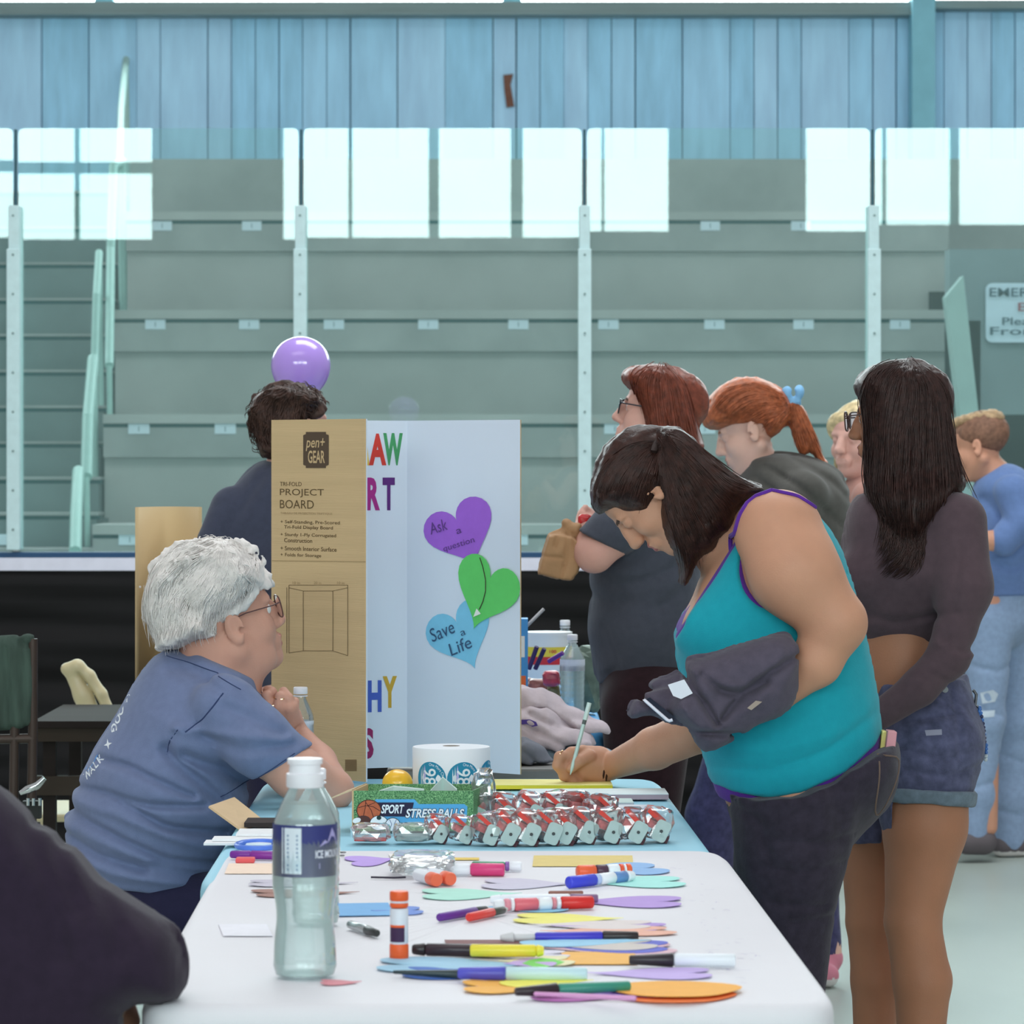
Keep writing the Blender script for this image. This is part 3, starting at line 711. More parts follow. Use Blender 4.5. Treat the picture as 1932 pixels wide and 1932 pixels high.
# ---------------- flat paper things on the white cover ----------------
def heart_poly(n=44):
    t = np.linspace(0, 2*math.pi, n, endpoint=False); x = 16*np.sin(t)**3; y = 13*np.cos(t)-5*np.cos(2*t)-2*np.cos(3*t)-np.cos(4*t); return np.stack([x/17, y/17], 1)
HEART = heart_poly()
def M_pap(rgb): return mat('paper_%02x%02x%02x' % rgb, rgb, .75, .03, 40)
def flat(name, poly, px0, px1, py0, py1, rgb, lift, label, cat, ang=0, group=None, curl=.0, th=.0006, fill=None):
    """polygon turned by ang and fitted in the table patch between px0..px1 and py0 (far)..py1 (near)"""
    c, s = math.cos(ang), math.sin(ang); q = np.array(poly)@np.array([[c, s], [-s, c]]); lo, hi = q.min(0), q.max(0); q = (q-(lo+hi)/2)/(hi-lo)*2
    pc = T((px0+px1)/2, (py0+py1)/2); Df, Dn = T(0, py0)[1], T(0, py1)[1]; hw = (px1-px0)/2*pc[1]/F; hd = (Df-Dn)/2; cy = (Df+Dn)/2
    X = np.c_[pc[0]+q[:, 0]*hw-.0194*0, cy+q[:, 1]*hd, np.full(len(q), .7512+lift)]
    if curl: X[:, 2] += curl*np.clip(np.abs(q[:, 0])-.3, 0, 1)**2
    b = MB(); n = len(X); cenv = X.mean(0)
    A = list(X); B_ = [v+np.array([0, 0, th]) for v in A]
    V = A+B_+[cenv, cenv+np.array([0, 0, th])]; Q = []
    for i in range(n):
        j = (i+1) % n; Q += [(2*n, j, i), (2*n+1, n+i, n+j), (i, j, n+j, n+i)]
    b.add(V, Q); o = b.build(name, M_pap(rgb)); return tag(o, label, cat, group)
def sq(sk=0, n=1): return np.array([(-1+sk, -1), (1+sk, -1), (1-sk, 1), (-1-sk, 1)], float)
blob = np.array([(math.cos(t)*(1+.1*math.sin(3*t)), math.sin(t)) for t in np.linspace(0, 6.283, 24, endpoint=False)])
leaf = np.array([(-1, 0), (-.6, .55), (0, .9), (.6, .6), (1, 0), (.5, -.5), (0, -.8), (-.6, -.6)])
H = HEART; GH = 'cut paper hearts on the white cover'
PL = [  # name, poly, x0, x1, yfar, ynear, colour, lift, label, category, angle
('paper_heart', H, 648, 748, 1617, 1636, (196, 166, 238), 0, 'small lavender paper heart left of the bagged orange glue sticks', 'paper heart', 1.9),
('paper_sheet', sq(.3), 730, 800, 1614, 1630, (246, 243, 240), .0008, 'white paper scrap tucked under the plastic bag of glue sticks', 'paper', 0),
('paper_sheet', sq(.06), 425, 520, 1631, 1650, (250, 226, 205), 0, 'pale peach paper piece by the red eraser, left of the big bottle', 'paper', 0),
('paper_heart', H, 470, 676, 1662, 1675, (205, 200, 214), 0, 'pale grey paper heart passing behind the big water bottle', 'paper heart', 1.57),
('paper_heart', H, 471, 678, 1680, 1695, (168, 128, 118), 0, 'brown paper heart passing behind the big water bottle', 'paper heart', 1.7),
('paper_heart', H, 908, 1084, 1659, 1680, (212, 208, 226), 0, 'pale grey-lilac paper heart left of the blue capped marker', 'paper heart', 1.5),
('paper_heart', H, 1090, 1292, 1655, 1677, (176, 240, 232), .0003, 'mint paper heart under the blue capped marker', 'paper heart', -1.5),
('paper_heart', H, 1086, 1262, 1629, 1652, (150, 190, 236), 0, 'sky blue paper heart behind the orange glue stick lying down', 'paper heart', -1.3),
('paper_heart', H, 795, 985, 1678, 1700, (184, 236, 220), 0, 'mint green paper heart left of the white markers', 'paper heart', 1.6),
('paper_heart', H, 905, 1075, 1706, 1723, (150, 208, 238), 0, 'light blue paper heart under the red capped marker', 'paper heart', -1.6),
('paper_heart', H, 1070, 1287, 1693, 1715, (190, 160, 226), .0004, 'violet paper heart right of the red capped marker', 'paper heart', -1.6),
('paper_heart', H, 968, 1176, 1725, 1745, (246, 240, 132), 0, 'yellow paper heart alone in the middle of the white cover', 'paper heart', 1.5),
('paper_sheet', sq(.1), 622, 748, 1706, 1731, (126, 184, 234), .0006, 'bright blue paper rectangle behind the standing glue stick', 'paper', .08),
('paper_heart', H, 700, 800, 1712, 1728, (120, 150, 220), 0, 'blue paper heart tip poking out right of the standing glue stick', 'paper heart', -1.4),
('paper_heart', H, 995, 1230, 1740, 1757, (230, 220, 218), .0008, 'beige paper heart on top of the heap behind the blue marker with black cap', 'paper heart', -1.6),
('paper_heart', H, 1040, 1258, 1744, 1760, (186, 158, 222), .0002, 'purple paper heart at the bottom of the heap behind the blue marker with black cap', 'paper heart', -1.7),
('paper_heart', H, 1018, 1276, 1750, 1768, (240, 186, 166), .0004, 'salmon paper heart in the heap behind the blue marker with black cap', 'paper heart', -1.45),
('paper_heart', H, 980, 1228, 1769, 1793, (164, 214, 240), .003, 'light blue paper heart topmost in front of the blue marker with black cap', 'paper heart', 1.5),
('paper_heart', H, 1000, 1240, 1774, 1798, (214, 206, 200), .002, 'grey-beige paper heart directly under the light blue top heart', 'paper heart', -1.5),
('paper_heart', H, 1010, 1262, 1778, 1802, (110, 116, 210), .001, 'indigo paper heart second from bottom in the heap beside the yellow marker', 'paper heart', -1.6),
('paper_heart', H, 1020, 1276, 1780, 1804, (226, 190, 200), .0002, 'pink paper heart lowest in the heap beside the yellow marker', 'paper heart', -1.5),
('paper_strip', sq(.02), 838, 1030, 1777, 1784, (140, 100, 100), .001, 'narrow dark brown paper strip behind the black marker', 'paper', 0),
('paper_heart', H, 845, 1075, 1795, 1812, (226, 222, 238), 0, 'white-lilac paper heart in front of the black marker', 'paper heart', -1.5),
('paper_sheet', sq(.0), 1060, 1200, 1799, 1822, (250, 192, 104), .0005, 'orange-yellow paper left of the black cap of the white marker', 'paper', 0),
('paper_heart', H, 712, 1010, 1808, 1838, (166, 208, 232), .0002, 'pale blue paper heart under the blue capped marker at the front', 'paper heart', 1.55),
('paper_heart', H, 760, 1000, 1822, 1850, (76, 116, 196), 0, 'strong blue paper heart lowest under the front blue capped marker', 'paper heart', 1.5),
('paper_heart', H, 940, 1085, 1806, 1826, (238, 232, 190), .0009, 'pale cream paper heart above the mint marker barrel', 'paper heart', -1.4),
('paper_heart', H, 950, 1050, 1811, 1829, (206, 180, 232), .0014, 'small lilac paper heart above the mint marker barrel', 'paper heart', -1.2),
('paper_strip', leaf, 985, 1066, 1813, 1830, (134, 222, 110), .0020, 'green paper sliver above the mint marker barrel', 'paper', .1),
('paper_heart', H, 1104, 1342, 1828, 1850, (204, 182, 238), 0, 'lilac paper heart right of the mint marker barrel, near the front', 'paper heart', -1.55),
('paper_heart', H, 942, 1120, 1842, 1868, (246, 240, 104), .0016, 'bright yellow paper heart behind the green marker', 'paper heart', 1.5),
('paper_heart', H, 872, 1060, 1852, 1878, (250, 186, 84), .0008, 'orange paper heart left of the green marker', 'paper heart', 1.6),
('paper_heart', H, 890, 1010, 1848, 1866, (244, 190, 160), .0002, 'peach paper heart under the orange one, left of the green marker', 'paper heart', 1.6),
('paper_heart', H, 1000, 1200, 1872, 1892, (206, 130, 200), .0002, 'pink-magenta paper heart in front of the green marker', 'paper heart', 1.4),
('paper_heart', H, 1080, 1290, 1866, 1886, (150, 110, 214), .0010, 'violet paper heart wedged between the pink heart and the orange stack', 'paper heart', -1.4),
('paper_sheet', blob, 1142, 1392, 1868, 1895, (242, 120, 50), .0006, 'red-orange paper at the bottom of the stack on the front edge', 'paper', 0),
('paper_sheet', blob, 1140, 1402, 1860, 1890, (252, 184, 84), .0042, 'orange paper on top of the stack on the front edge', 'paper', 0),
('paper_heart', H, 605, 683, 1851, 1861, (226, 150, 160), 0, 'small red paper heart lying near the foot of the big bottle', 'paper heart', 1.57),
('paper_sheet', sq(.25), 405, 520, 1746, 1768, (242, 242, 250), 0, 'almost white printed slip left of the big bottle', 'paper', 0),
('paper_strip', sq(-.02), 1004, 1196, 1616, 1636, (230, 208, 134), 0, 'mottled yellow paper strip behind the orange glue stick lying down', 'paper', 0),
('paper_strip', sq(), 838, 904, 1620, 1624, (236, 206, 110), 0, 'thin yellow paper strip behind the pink capped marker', 'paper', 0),
]
for q in PL: flat(q[0], q[1], q[2], q[3], q[4], q[5], q[6], q[7], q[8], q[9], q[10], curl=.003 if q[1] is H else 0)

# ---------------- pens and markers ----------------
def M_pl(rgb, rough=.35): return mat('plastic_%02x%02x%02x' % rgb, rgb, rough, spec=.5)
def pen(name, a, b_, r, segs, label, cat='marker', lift=0, group=None):
    """segs: (part name, t0, t1, radius factor at t0, at t1, colour)"""
    A = T(*a, z=.7512+r+lift); B_ = T(*b_, z=.7512+r+lift)
    root = thing(name, (A+B_)/2-np.array([0, 0, r]), label, cat, group); ax = B_-A; L = np.linalg.norm(ax)
    for (nm, t0, t1, f0, f1, rgb) in segs:
        m = MB(); h0, h1 = t0*L, t1*L; e = min(.002, (h1-h0)*.2)
        m.lathe(A, [(r*f0*.78, h0), (r*f0, h0+e), (r*f1, h1-e), (r*f1*.78, h1)], 20, axis=ax/L)
        m.build(nm, M_pl(rgb) if not isinstance(rgb, bpy.types.Material) else rgb, root, smooth=True)
    return root
Wt = (238, 242, 248); K_ = (40, 32, 36)
pen('marker', (435, 1612), (520, 1614), .0068, [('cap', 0, .45, .85, 1, (120, 40, 150)), ('barrel', .45, 1, 1, 1, (134, 44, 150))], 'purple marker at the left edge, partly behind the big bottle')
pen('marker', (842, 1640), (952, 1641), .0088, [('barrel', 0, .42, 1, 1, Wt), ('cap', .42, 1, 1.1, 1.1, (222, 66, 128))], 'white marker with pink cap by the bag of glue sticks', lift=0)
pen('marker', (880, 1634), (984, 1634.5), .0072, [('barrel', .78, 1, 1, 1, Wt), ('stripe', .70, .78, 1.02, 1.02, (140, 90, 170)), ('cap', .1, .70, 1, 1, (64, 150, 110))], 'green capped marker behind the pink capped one', lift=.0)
r0 = pen('glue_stick', (1089, 1645), (1190, 1641), .0095, [('cap', 0, .34, 1.02, 1.02, (240, 100, 58)), ('label_band', .34, .56, 1, 1, (80, 50, 70)), ('barrel', .56, .78, 1, 1, Wt), ('collar', .78, .85, 1, 1, (238, 90, 54)), ('ring', .85, .9, 1, 1, Wt), ('base', .9, 1, 1, 1, (240, 100, 58))], 'orange capped glue stick lying behind the blue capped marker', 'glue stick')
pen('marker', (1072, 1665), (1195, 1652), .0085, [('cap', 0, .40, 1.05, 1.05, (60, 70, 214)), ('band', .40, .47, 1, 1, (180, 200, 236)), ('barrel', .47, .70, 1, 1, Wt), ('logo_patch', .70, .88, 1.005, 1.005, (100, 140, 196)), ('end', .88, 1, 1, .8, Wt)], 'white marker with blue cap pointing left, on the mint heart')
pen('marker', (925, 1697), (1128, 1695), .0068, [('end', 0, .1, .8, 1, Wt), ('barrel', .1, .74, 1, 1, Wt), ('cap', .74, 1, 1, .9, (132, 100, 136))], 'white marker with grey-purple cap behind the red capped one')
pen('marker', (932, 1708), (1119, 1702), .0088, [('end', 0, .10, .8, .9, Wt), ('band', .10, .16, 1, 1, (230, 150, 165)), ('barrel_start', .16, .20, 1, 1, Wt), ('logo_patch', .20, .44, 1.005, 1.005, (226, 110, 124)), ('barrel', .44, .58, 1, 1, Wt), ('band', .58, .62, 1, 1, (226, 140, 150)), ('neck', .62, .67, .95, .95, Wt), ('cap', .67, 1, 1.05, 1.0, (216, 44, 40))], 'white marker with bright red cap in the middle of the cover')
pen('pencil', (1035, 1686), (1100, 1685.5), .004, [('shaft', 0, 1, 1, 1, (140, 92, 80))], 'short brown pencil behind the white markers', 'pencil')
pen('pen', (828, 1731), (924, 1714), .0060, [('cap', 0, .72, .95, 1, (104, 48, 150)), ('grip', .72, .93, .9, .8, (60, 64, 66)), ('tip', .93, 1, .6, .35, (210, 214, 214))], 'purple pen with dark tip lying at a slant', 'pen')
pen('pen', (884, 1731), (957, 1715), .0062, [('cap', 0, .62, .95, 1, (228, 66, 58)), ('grip', .62, .9, .9, .85, (70, 78, 72)), ('tip', .9, 1, .7, .35, (200, 206, 204))], 'short red pen with dark tip next to the purple pen', 'pen')
pen('pen', (660, 1744), (712, 1761), .0060, [('barrel', 0, .62, .9, 1, mat('silver_pen', (190, 196, 196), .2, metal=.9)), ('cap', .62, 1, 1.05, .8, (44, 46, 46))], 'silver pen with black cap left of the standing glue stick', 'pen')
pen('marker', (944, 1769), (1204, 1766), .0066, [('tail', 0, .1, .6, 1.1, (204, 204, 206)), ('shaft', .1, .25, .7, .8, (206, 206, 208)), ('barrel', .25, .74, .95, 1.02, (64, 58, 190)), ('cap', .74, 1, 1.12, .9, (42, 34, 36))], 'blue marker with black cap and clear grey tail')
pen('marker', (778, 1791), (990, 1795), .0080, [('tail', 0, .12, .8, 1, K_), ('barrel', .12, .76, 1, 1, (52, 38, 46)), ('cap_tip', .76, 1, .9, .35, (48, 34, 40))], 'all black marker left of the yellow one')
pen('marker', (880, 1793), (1026, 1794), .0078, [('barrel', .05, .9, 1, 1, (240, 222, 66)), ('end', .9, 1, 1, .8, (244, 228, 80))], 'yellow marker overlapping the black one', lift=.004)
pen('marker', (1187, 1811), (1388, 1812), .0082, [('cap', 0, .42, .7, 1.08, (44, 38, 44)), ('barrel', .42, 1, 1, 1, (234, 240, 246))], 'white marker with large black cap near the right side')
pen('marker', (742, 1834), (870, 1838), .0055, [('barrel', 0, 1, .4, 1, (44, 62, 66))], 'dark green tapering marker left of the front blue cap')
pen('marker', (864, 1836), (1108, 1838), .0082, [('cap', 0, .37, .85, 1.05, (84, 84, 196)), ('barrel', .37, 1, 1, .96, (196, 228, 236))], 'pale mint marker with blue cap near the front edge', lift=.001)
pen('marker', (972, 1871), (1188, 1860), .0070, [('cap', 0, .37, .7, 1.15, (44, 30, 38)), ('barrel', .37, 1, 1, .85, (56, 146, 124))], 'green marker with black cap at the front', lift=.0025)
pen('stick', (1008, 1875), (1200, 1884), .0032, [('shaft', 0, 1, .8, 1, (224, 160, 210))], 'thin pink craft stick in front of the green marker', 'craft stick', lift=.004)
# purple box-shaped eraser, scissors, clips
b = MB(); p = T(463, 1629); b.box((p[0]-.0145, p[1]-.012, .7512), (p[0]+.0145, p[1]+.012, .7592)); o = b.build('eraser', mat('eraser_red', (232, 100, 104), .6), bevel=.002); tag(o, 'small red eraser left of the big bottle', 'eraser')
sc_ = thing('scissors', T(500, 1594), 'scissors with blue plastic handles, half hidden by the big bottle', 'scissors')
b = MB(); c = T(487, 1594, .757)
b.tube([c+np.array([.034*math.cos(t), .055*math.sin(t), 0]) for t in np.linspace(0, 6.28, 22, endpoint=False)], .0045, 8, closed=True); b.build('handle', mat('scissor_blue', (86, 128, 226), .35, spec=.5), sc_, True)
b = MB(); b.prism([c+np.array(v) for v in [(.036, -.01, -.002), (.12, -.004, -.002), (.12, .002, -.002), (.036, .01, -.002)]], (0, 0, .002)); b.build('blade', mat('blade_steel', (180, 184, 188), .25, metal=.9), sc_)
for k, (px, py) in enumerate([(641, 1609), (638, 1615)]):
    b = MB(); c = T(px, py, .7525); b.tube([c+np.array(v) for v in [(-.008, 0, 0), (.008, 0, 0), (.0095, .006, 0), (.008, .012, 0), (-.006, .012, 0), (-.007, .004, 0), (.005, .004, 0)]], .0006, 5); o = b.build('paper_clip', M_steel, smooth=True); tag(o, ['bent wire paper clip beside the bottle, nearer the blue cloth', 'bent wire paper clip beside the bottle, nearer the camera'][k], 'paper clip')
# white papers sticking out past the left table corner
for k, (x0, x1, y0, y1, z) in enumerate([(384, 512, 1590, 1598, .001), (400, 512, 1588, 1595, .005), (445, 560, 1578, 1590, .009)]):
    a = T(x0, y1); c = T(x1, y0); b = MB(); b.box((a[0], a[1], .7515+z), (a[0]+(x1-x0)*a[1]/F, a[1]+[.055, .05, .09][k], .7515+z+.0035))
    o = b.build('paper_stack', M_pap((236, 238, 240))); tag(o, ['lowest white booklet sticking out over the left table corner', 'white booklet on top of the one that sticks out at the left corner', 'white printed sheet behind the blue scissors'][k], 'papers')

# ---------------- standing glue stick ----------------
g = T(753, 1811); r_ = .0118; gs = thing('glue_stick', g, 'upright glue stick with orange cap and orange foot, standing on the white cover', 'glue stick')
D_ = g[1]; ht = 128*D_/F; z = .7512
def seg(nm, a, c, rf, m):
    b = MB(); b.lathe((g[0], g[1], z), [(r_*rf*.92, a*ht), (r_*rf, a*ht+.0015), (r_*rf, c*ht-.0015), (r_*rf*.92, c*ht)], 28); return b.build(nm, m, gs, smooth=True)
M_org = mat('glue_orange', (240, 98, 44), .45, spec=.4); M_tube = mat('tube_white', (228, 232, 240), .4, spec=.5)
seg('foot', 0, .225, 1, M_org); seg('tube', .225, .75, .96, M_tube); seg('collar', .76, .83, .97, M_org); seg('ring', .83, .86, .99, M_tube); seg('cap', .86, 1, .99, M_org)
b = MB(); n = 14; a0, a1 = math.radians(-70), math.radians(38)
V = []; 
for k in range(n+1):
    t = a0+(a1-a0)*k/n; x, y = math.sin(t)*r_*.975, -math.cos(t)*r_*.975; V += [(g[0]+x, g[1]+y, z+.26*ht), (g[0]+x, g[1]+y, z+.475*ht), (g[0]+x, g[1]+y, z+.51*ht)]
b.add(V, [(k*3, k*3+3, k*3+4, k*3+1) for k in range(n)], 0); b.add(V, [(k*3+1, k*3+4, k*3+5, k*3+2) for k in range(n)], 1); b.build('label_band', [mat('glue_navy', (66, 42, 76), .5), M_org], gs, smooth=True)

# ---------------- bottles ----------------
M_pet = glassy('clear_bottle', (.965, .985, .985), 1.7, .06, .09, (.9, .98, .98)); M_water = glassy('water', (.965, .998, .993), .3, .03, .26, (.88, 1, .985))
M_capw = mat('cap_white_plastic', (240, 240, 246), .4, spec=.5); M_navy = mat('label_navy', (48, 54, 118), .5, spec=.4); M_lw = mat('label_white', (226, 232, 244), .5, .05, 60)
def bottle(base, h, R, label, neck=.30, cap_r=.40, water=.8, label_z=(.42, .68), lab_m=None, capm=None, ribs=0, sport=False, waist=1):
    """clear bottle: wall, water, cap, neck ring and wrap label"""
    rt = thing('water_bottle', base, label, 'bottle'); x, y, z = base
    sh = .70                                                 # shoulder height
    prof = [(R*.6, 0), (R*.92, .004), (R, .015)]
    k = 36
    for i in range(1, k):
        t = i/k*(sh); rr = R*(1-.02*math.sin(t*9))
        if waist != 1 and t < .40: rr *= 1-(1-waist)*math.exp(-((t-.28)/.10)**2)
        if ribs and not (label_z[0]-.03 < t < label_z[1]+.02): rr *= 1-.035*(.5+.5*math.cos(t*h/ribs*6.283))
        if t*h > .016: prof.append((rr, t*h))
    for i in range(1, 12):
        u = i/12; prof.append((R*(1-(1-neck)*(u**1.35*.55+.45*u)), (sh+u*(.885-sh))*h))
    prof += [(R*neck, .885*h), (R*neck, .92*h)]
    b = MB(); b.lathe((x, y, z), prof, 40); b.build('bottle_wall', M_pet, rt, smooth=True)
    wp = [(r*.965, hh+.001) for r, hh in prof if hh < water*h]; b = MB(); b.lathe((x, y, z), wp, 40); b.build('water', M_water, rt, smooth=True)
    cr = R*cap_r; b = MB()
    if sport: b.lathe((x, y, z), [(cr, .868*h), (cr*1.04, .874*h), (cr*1.04, .93*h), (cr*.9, .935*h), (cr*.86, .972*h), (cr*.98, .975*h), (cr*.98, .998*h), (cr*.9, h)], 30)
    else: b.lathe((x, y, z), [(cr, .93*h), (cr*1.03, .935*h), (cr*1.03, .992*h), (cr*.93, h)], 30); b.lathe((x, y, z), [(cr*1.05, .905*h), (cr*1.05, .915*h)], 30)
    b.build('cap', capm or M_capw, rt, smooth=True)
    b = MB(); n = 44; V = []
    for i in range(n):
        t = 2*math.pi*i/n; V += [(x+R*1.012*math.cos(t), y+R*1.012*math.sin(t), z+label_z[0]*h), (x+R*1.012*math.cos(t), y+R*1.012*math.sin(t), z+label_z[1]*h)]
    b.add(V, [(2*i, (2*i+2) % (2*n), (2*i+3) % (2*n), 2*i+1) for i in range(n)]); lb = b.build('label', lab_m or M_lw, rt, smooth=True)
    return rt, lb
def wrap_shape(V2, x, y, R, z0, t0):
    """flat (u metres, v metres) onto a cylinder front at angle t0"""
    th = V2[:, 0]/R+t0; return np.c_[x+R*np.sin(th), y-R*np.cos(th), z0+V2[:, 1]]
B1 = T(572, 1853); hB = (1853-1437)*B1[1]/F; RB_ = 61*B1[1]/F
rt, lb = bottle(B1+np.array([0, RB_, .001]), hB, RB_, 'large water bottle with navy label standing nearest the camera', neck=.42, cap_r=.56, label_z=(.47, .705), lab_m=M_navy, water=.80, waist=.90, sport=True)
sub(lb); bx, by = B1[0], B1[1]+RB_; Rl = RB_*1.017; zl = .751+.47*hB; hl = .235*hB
def wr(poly, t0, m, nm): V = wrap_shape(np.array(poly, float), bx, by, Rl, zl, t0); return link(nm, V, [tuple(range(len(V)))], m, lb, False)
w_ = .0105
for k in range(6): wr([(k*w_/6, .004), ((k+1)*w_/6, .004), ((k+1)*w_/6, hl-.003), (k*w_/6, hl-.003)], -.72, mat('panel_white', (222, 232, 240), .5), 'information_panel') if k == 0 else None
n = 8; V = []
for k in range(n+1): V += [(k*.022/n, .004), (k*.022/n, hl-.003)]
V = wrap_shape(np.array(V), bx, by, Rl, zl, -.62); link('information_panel', V, [(2*k, 2*k+2, 2*k+3, 2*k+1) for k in range(n)], mat('panel_white', (222, 232, 240), .5), lb, False)
b = MB()
for k in range(9):
    if k in (2,): continue
    v = wrap_shape(np.array([(.004, .008+k*.005), (.018, .008+k*.005), (.018, .0105+k*.005), (.004, .0105+k*.005)]), bx, by, Rl+.0003, zl, -.62); b.add(v, [(0, 1, 2, 3)])
b.build('small_print', mat('print_blue', (120, 150, 180), .6), lb)
V, Q = text_mesh('ICE MOUNTAIN', 1, bold=.02); V[:, :2] -= V[:, :2].min(0); V[:, 0] *= .052/V[:, 0].max(); V[:, 1] *= .0095/V[:, 1].max(); V[:, 1] += .0225
link('lettering', wrap_shape(V, bx, by, Rl+.0004, zl, .38), Q, mat('label_letter', (232, 236, 250), .5), lb, False)
V = np.array([(.012, .036), (.02, .044), (.024, .041), (.032, .058), (.038, .05), (.047, .036)]); link('mountain_mark', wrap_shape(V, bx, by, Rl+.0003, zl, .2), [tuple(range(6))], mat('label_peak', (176, 170, 220), .5), lb, False)
V = np.array([(.0, .010), (.03, .013), (.03, .019), (.0, .0165)]); link('stripe', wrap_shape(V, bx, by, Rl+.0003, zl, .5), [(0, 1, 2, 3)], mat('label_peak', (176, 170, 220), .5), lb, False)
B2 = T(593, 1752); bottle(B2+np.array([0, .032, .001]), (1752-1455)*B2[1]/F, 46*B2[1]/F, 'smaller water bottle standing right behind the large navy-labelled one', neck=.36, cap_r=.42, label_z=(.45, .62), ribs=.013, water=.78)

# ---------------- things on the pale blue cloth ----------------
# tri-fold project board
ZT = 1.4467; ZB = .7535
def WX(px, D): return np.array([(px-HX)*D/F, D])
HL, LW, CR, RW = WX(512, 7.30), WX(690, 7.08), WX(768, 7.43), WX(981, 7.25)
tb = thing('project_board', (*((HL+RW)/2), ZB), 'tri-fold project board, brown cardboard wing outside and white inside, with cut-out letters and hearts', 'board')
M_kraft = mat('kraft_cardboard', (204, 176, 134), .8, .05, 6, .25, 60, stretch=(.2, .2, 9)); M_bw = mat('board_white', (214, 222, 234), .6, .015, 3)
def panel(nm, A, B, mats, th=.004):
    d = (B-A)/np.linalg.norm(B-A); n = np.array([d[1], -d[0]]); n = n if n[1] < 0 else -n        # towards the viewer
    b = MB(); lo, hi = ZB, ZT
    for k, (o0, o1) in enumerate(((0, .0008), (.0008, th))):
        a0, a1 = A-n*o0, A-n*o1; b0, b1 = B-n*o0, B-n*o1
        V = [(*a0, lo), (*b0, lo), (*b1, lo), (*a1, lo), (*a0, hi), (*b0, hi), (*b1, hi), (*a1, hi)]
        b.add(V, [(0,3,2,1),(4,5,6,7),(0,1,5,4),(1,2,6,5),(2,3,7,6),(3,0,4,7)], k)
    return sub(b.build(nm, mats, tb))
lw = panel('folded_wing', HL, LW, [M_kraft, M_bw]); cp = panel('centre_panel', HL+np.array([.004, .012]), CR, [M_bw, M_kraft]); rw = panel('side_wing', CR, RW, [M_bw, M_kraft])
lw['label'] = 'brown cardboard outside of the folded wing, printed with writing'
def onp(px, py, A, B, lift=.0008):
    """where the sight line through a pixel meets the upright panel A-B"""
    d = np.array([(px-HX)/F, 1.0, -(py-HY)/F]); n = np.array([-(B-A)[1], (B-A)[0]]); n = n/np.linalg.norm(n); n = n if n[1] < 0 else -n
    t = (A@n+lift)/(d[:2]@n); return np.array([0, 0, CZ])+d*t
def ptxt(s, x0, x1, y0, h, A, B, m, par, nm='lettering', rot=0, **kw):
    o = onp(x0, y0, A, B); e = onp(x1, y0, A, B)-o; e[2] = 0; L = np.linalg.norm(e); ex = e/L; ey = np.array([0, 0, 1.])
    if rot: ex, ey = ex*math.cos(rot)+ey*math.sin(rot), -ex*math.sin(rot)+ey*math.cos(rot)
    return text_on(s, o, ex, ey, m, par, nm, height=h*o[1]/F, fit=L, **kw)
M_pr = mat('print_brown', (104, 84, 56), .8); M_prf = mat('print_faint', (160, 136, 98), .8)
# printed badge, title and lines
def ppoly(pts, A, B, m, par, nm, lift=.0008): V = np.array([onp(x, y, A, B, lift) for x, y in pts]); return link(nm, V, [tuple(range(len(V)))[::-1]], m, par, False)
bd = [(577, 815), (615, 815), (615, 819), (620, 821), (620, 877), (615, 879), (615, 883), (577, 883), (577, 879), (572, 877), (572, 821), (577, 819)]
ppoly(bd, HL, LW, mat('badge_brown', (88, 72, 58), .8), lw, 'badge')
ptxt('pen+', 577, 613, 851, 24, HL, LW, M_kraft, lw, bold=.01, shear=.2).location.y -= .001
ptxt('GEAR', 581, 613, 874, 24, HL, LW, M_kraft, lw, bold=.02).location.y -= .001
ptxt('TRI-FOLD', 528, 569, 917, 8, HL, LW, M_pr, lw)
ptxt('PROJECT', 528, 611, 938, 16, HL, LW, M_pr, lw); ptxt('BOARD', 528, 592, 959, 16, HL, LW, M_pr, lw)
ptxt('TABLEAU DE PROJECTION TRIPTYQUE', 529, 627, 971, 5, HL, LW, M_prf, lw)
for s, x0, x1, y in (('+ Self-Standing, Pre-Scored', 529, 641, 989), ('Tri-Fold Display Board', 536, 628, 999), ('+ Sturdy 1-Ply Corrugated', 529, 634, 1013), ('Construction', 536, 589, 1023), ('+ Smooth Interior Surface', 529, 635, 1038), ('+ Folds for Storage', 529, 606, 1051)):
    ptxt(s, x0, x1, y, 8, HL, LW, M_pr, lw, bold=.008)
b = MB()
def pl_line(pts, wpx=.9):
    for (x0, y0), (x1, y1) in zip(pts[:-1], pts[1:]):
        L = math.hypot(x1-x0, y1-y0); nx, ny = -(y1-y0)/L*wpx/2, (x1-x0)/L*wpx/2
        b.add([onp(x0+nx, y0+ny, HL, LW), onp(x0-nx, y0-ny, HL, LW), onp(x1-nx, y1-ny, HL, LW), onp(x1+nx, y1+ny, HL, LW)], [(0, 1, 2, 3)])
for l in ([(541, 1108), (541, 1232)], [(545, 1104), (545, 1232), (572, 1228), (628, 1228), (656, 1237), (656, 1104), (545, 1104)], [(545, 1109), (572, 1115), (628, 1115), (656, 1109)], [(572, 1115), (572, 1228)], [(628, 1115), (628, 1228)]): pl_line(l)
b.build('line_drawing', M_pr, lw)
for s, x in (('10 in', 552), ('20 in', 592), ('10 in', 636)): ptxt(s, x, x+14, 1102, 5, HL, LW, M_prf, lw)
b = MB()
for k in range(11): pl_line([(652+k*2, 1433), (652+k*2, 1455)], 1.3)
b.build('printed_block', mat('print_mid', (136, 108, 76), .8), lw)
b = MB(); pl_line([(513, 1058), (690, 1060)], 1.2); b.build('score_line', M_prf, lw)
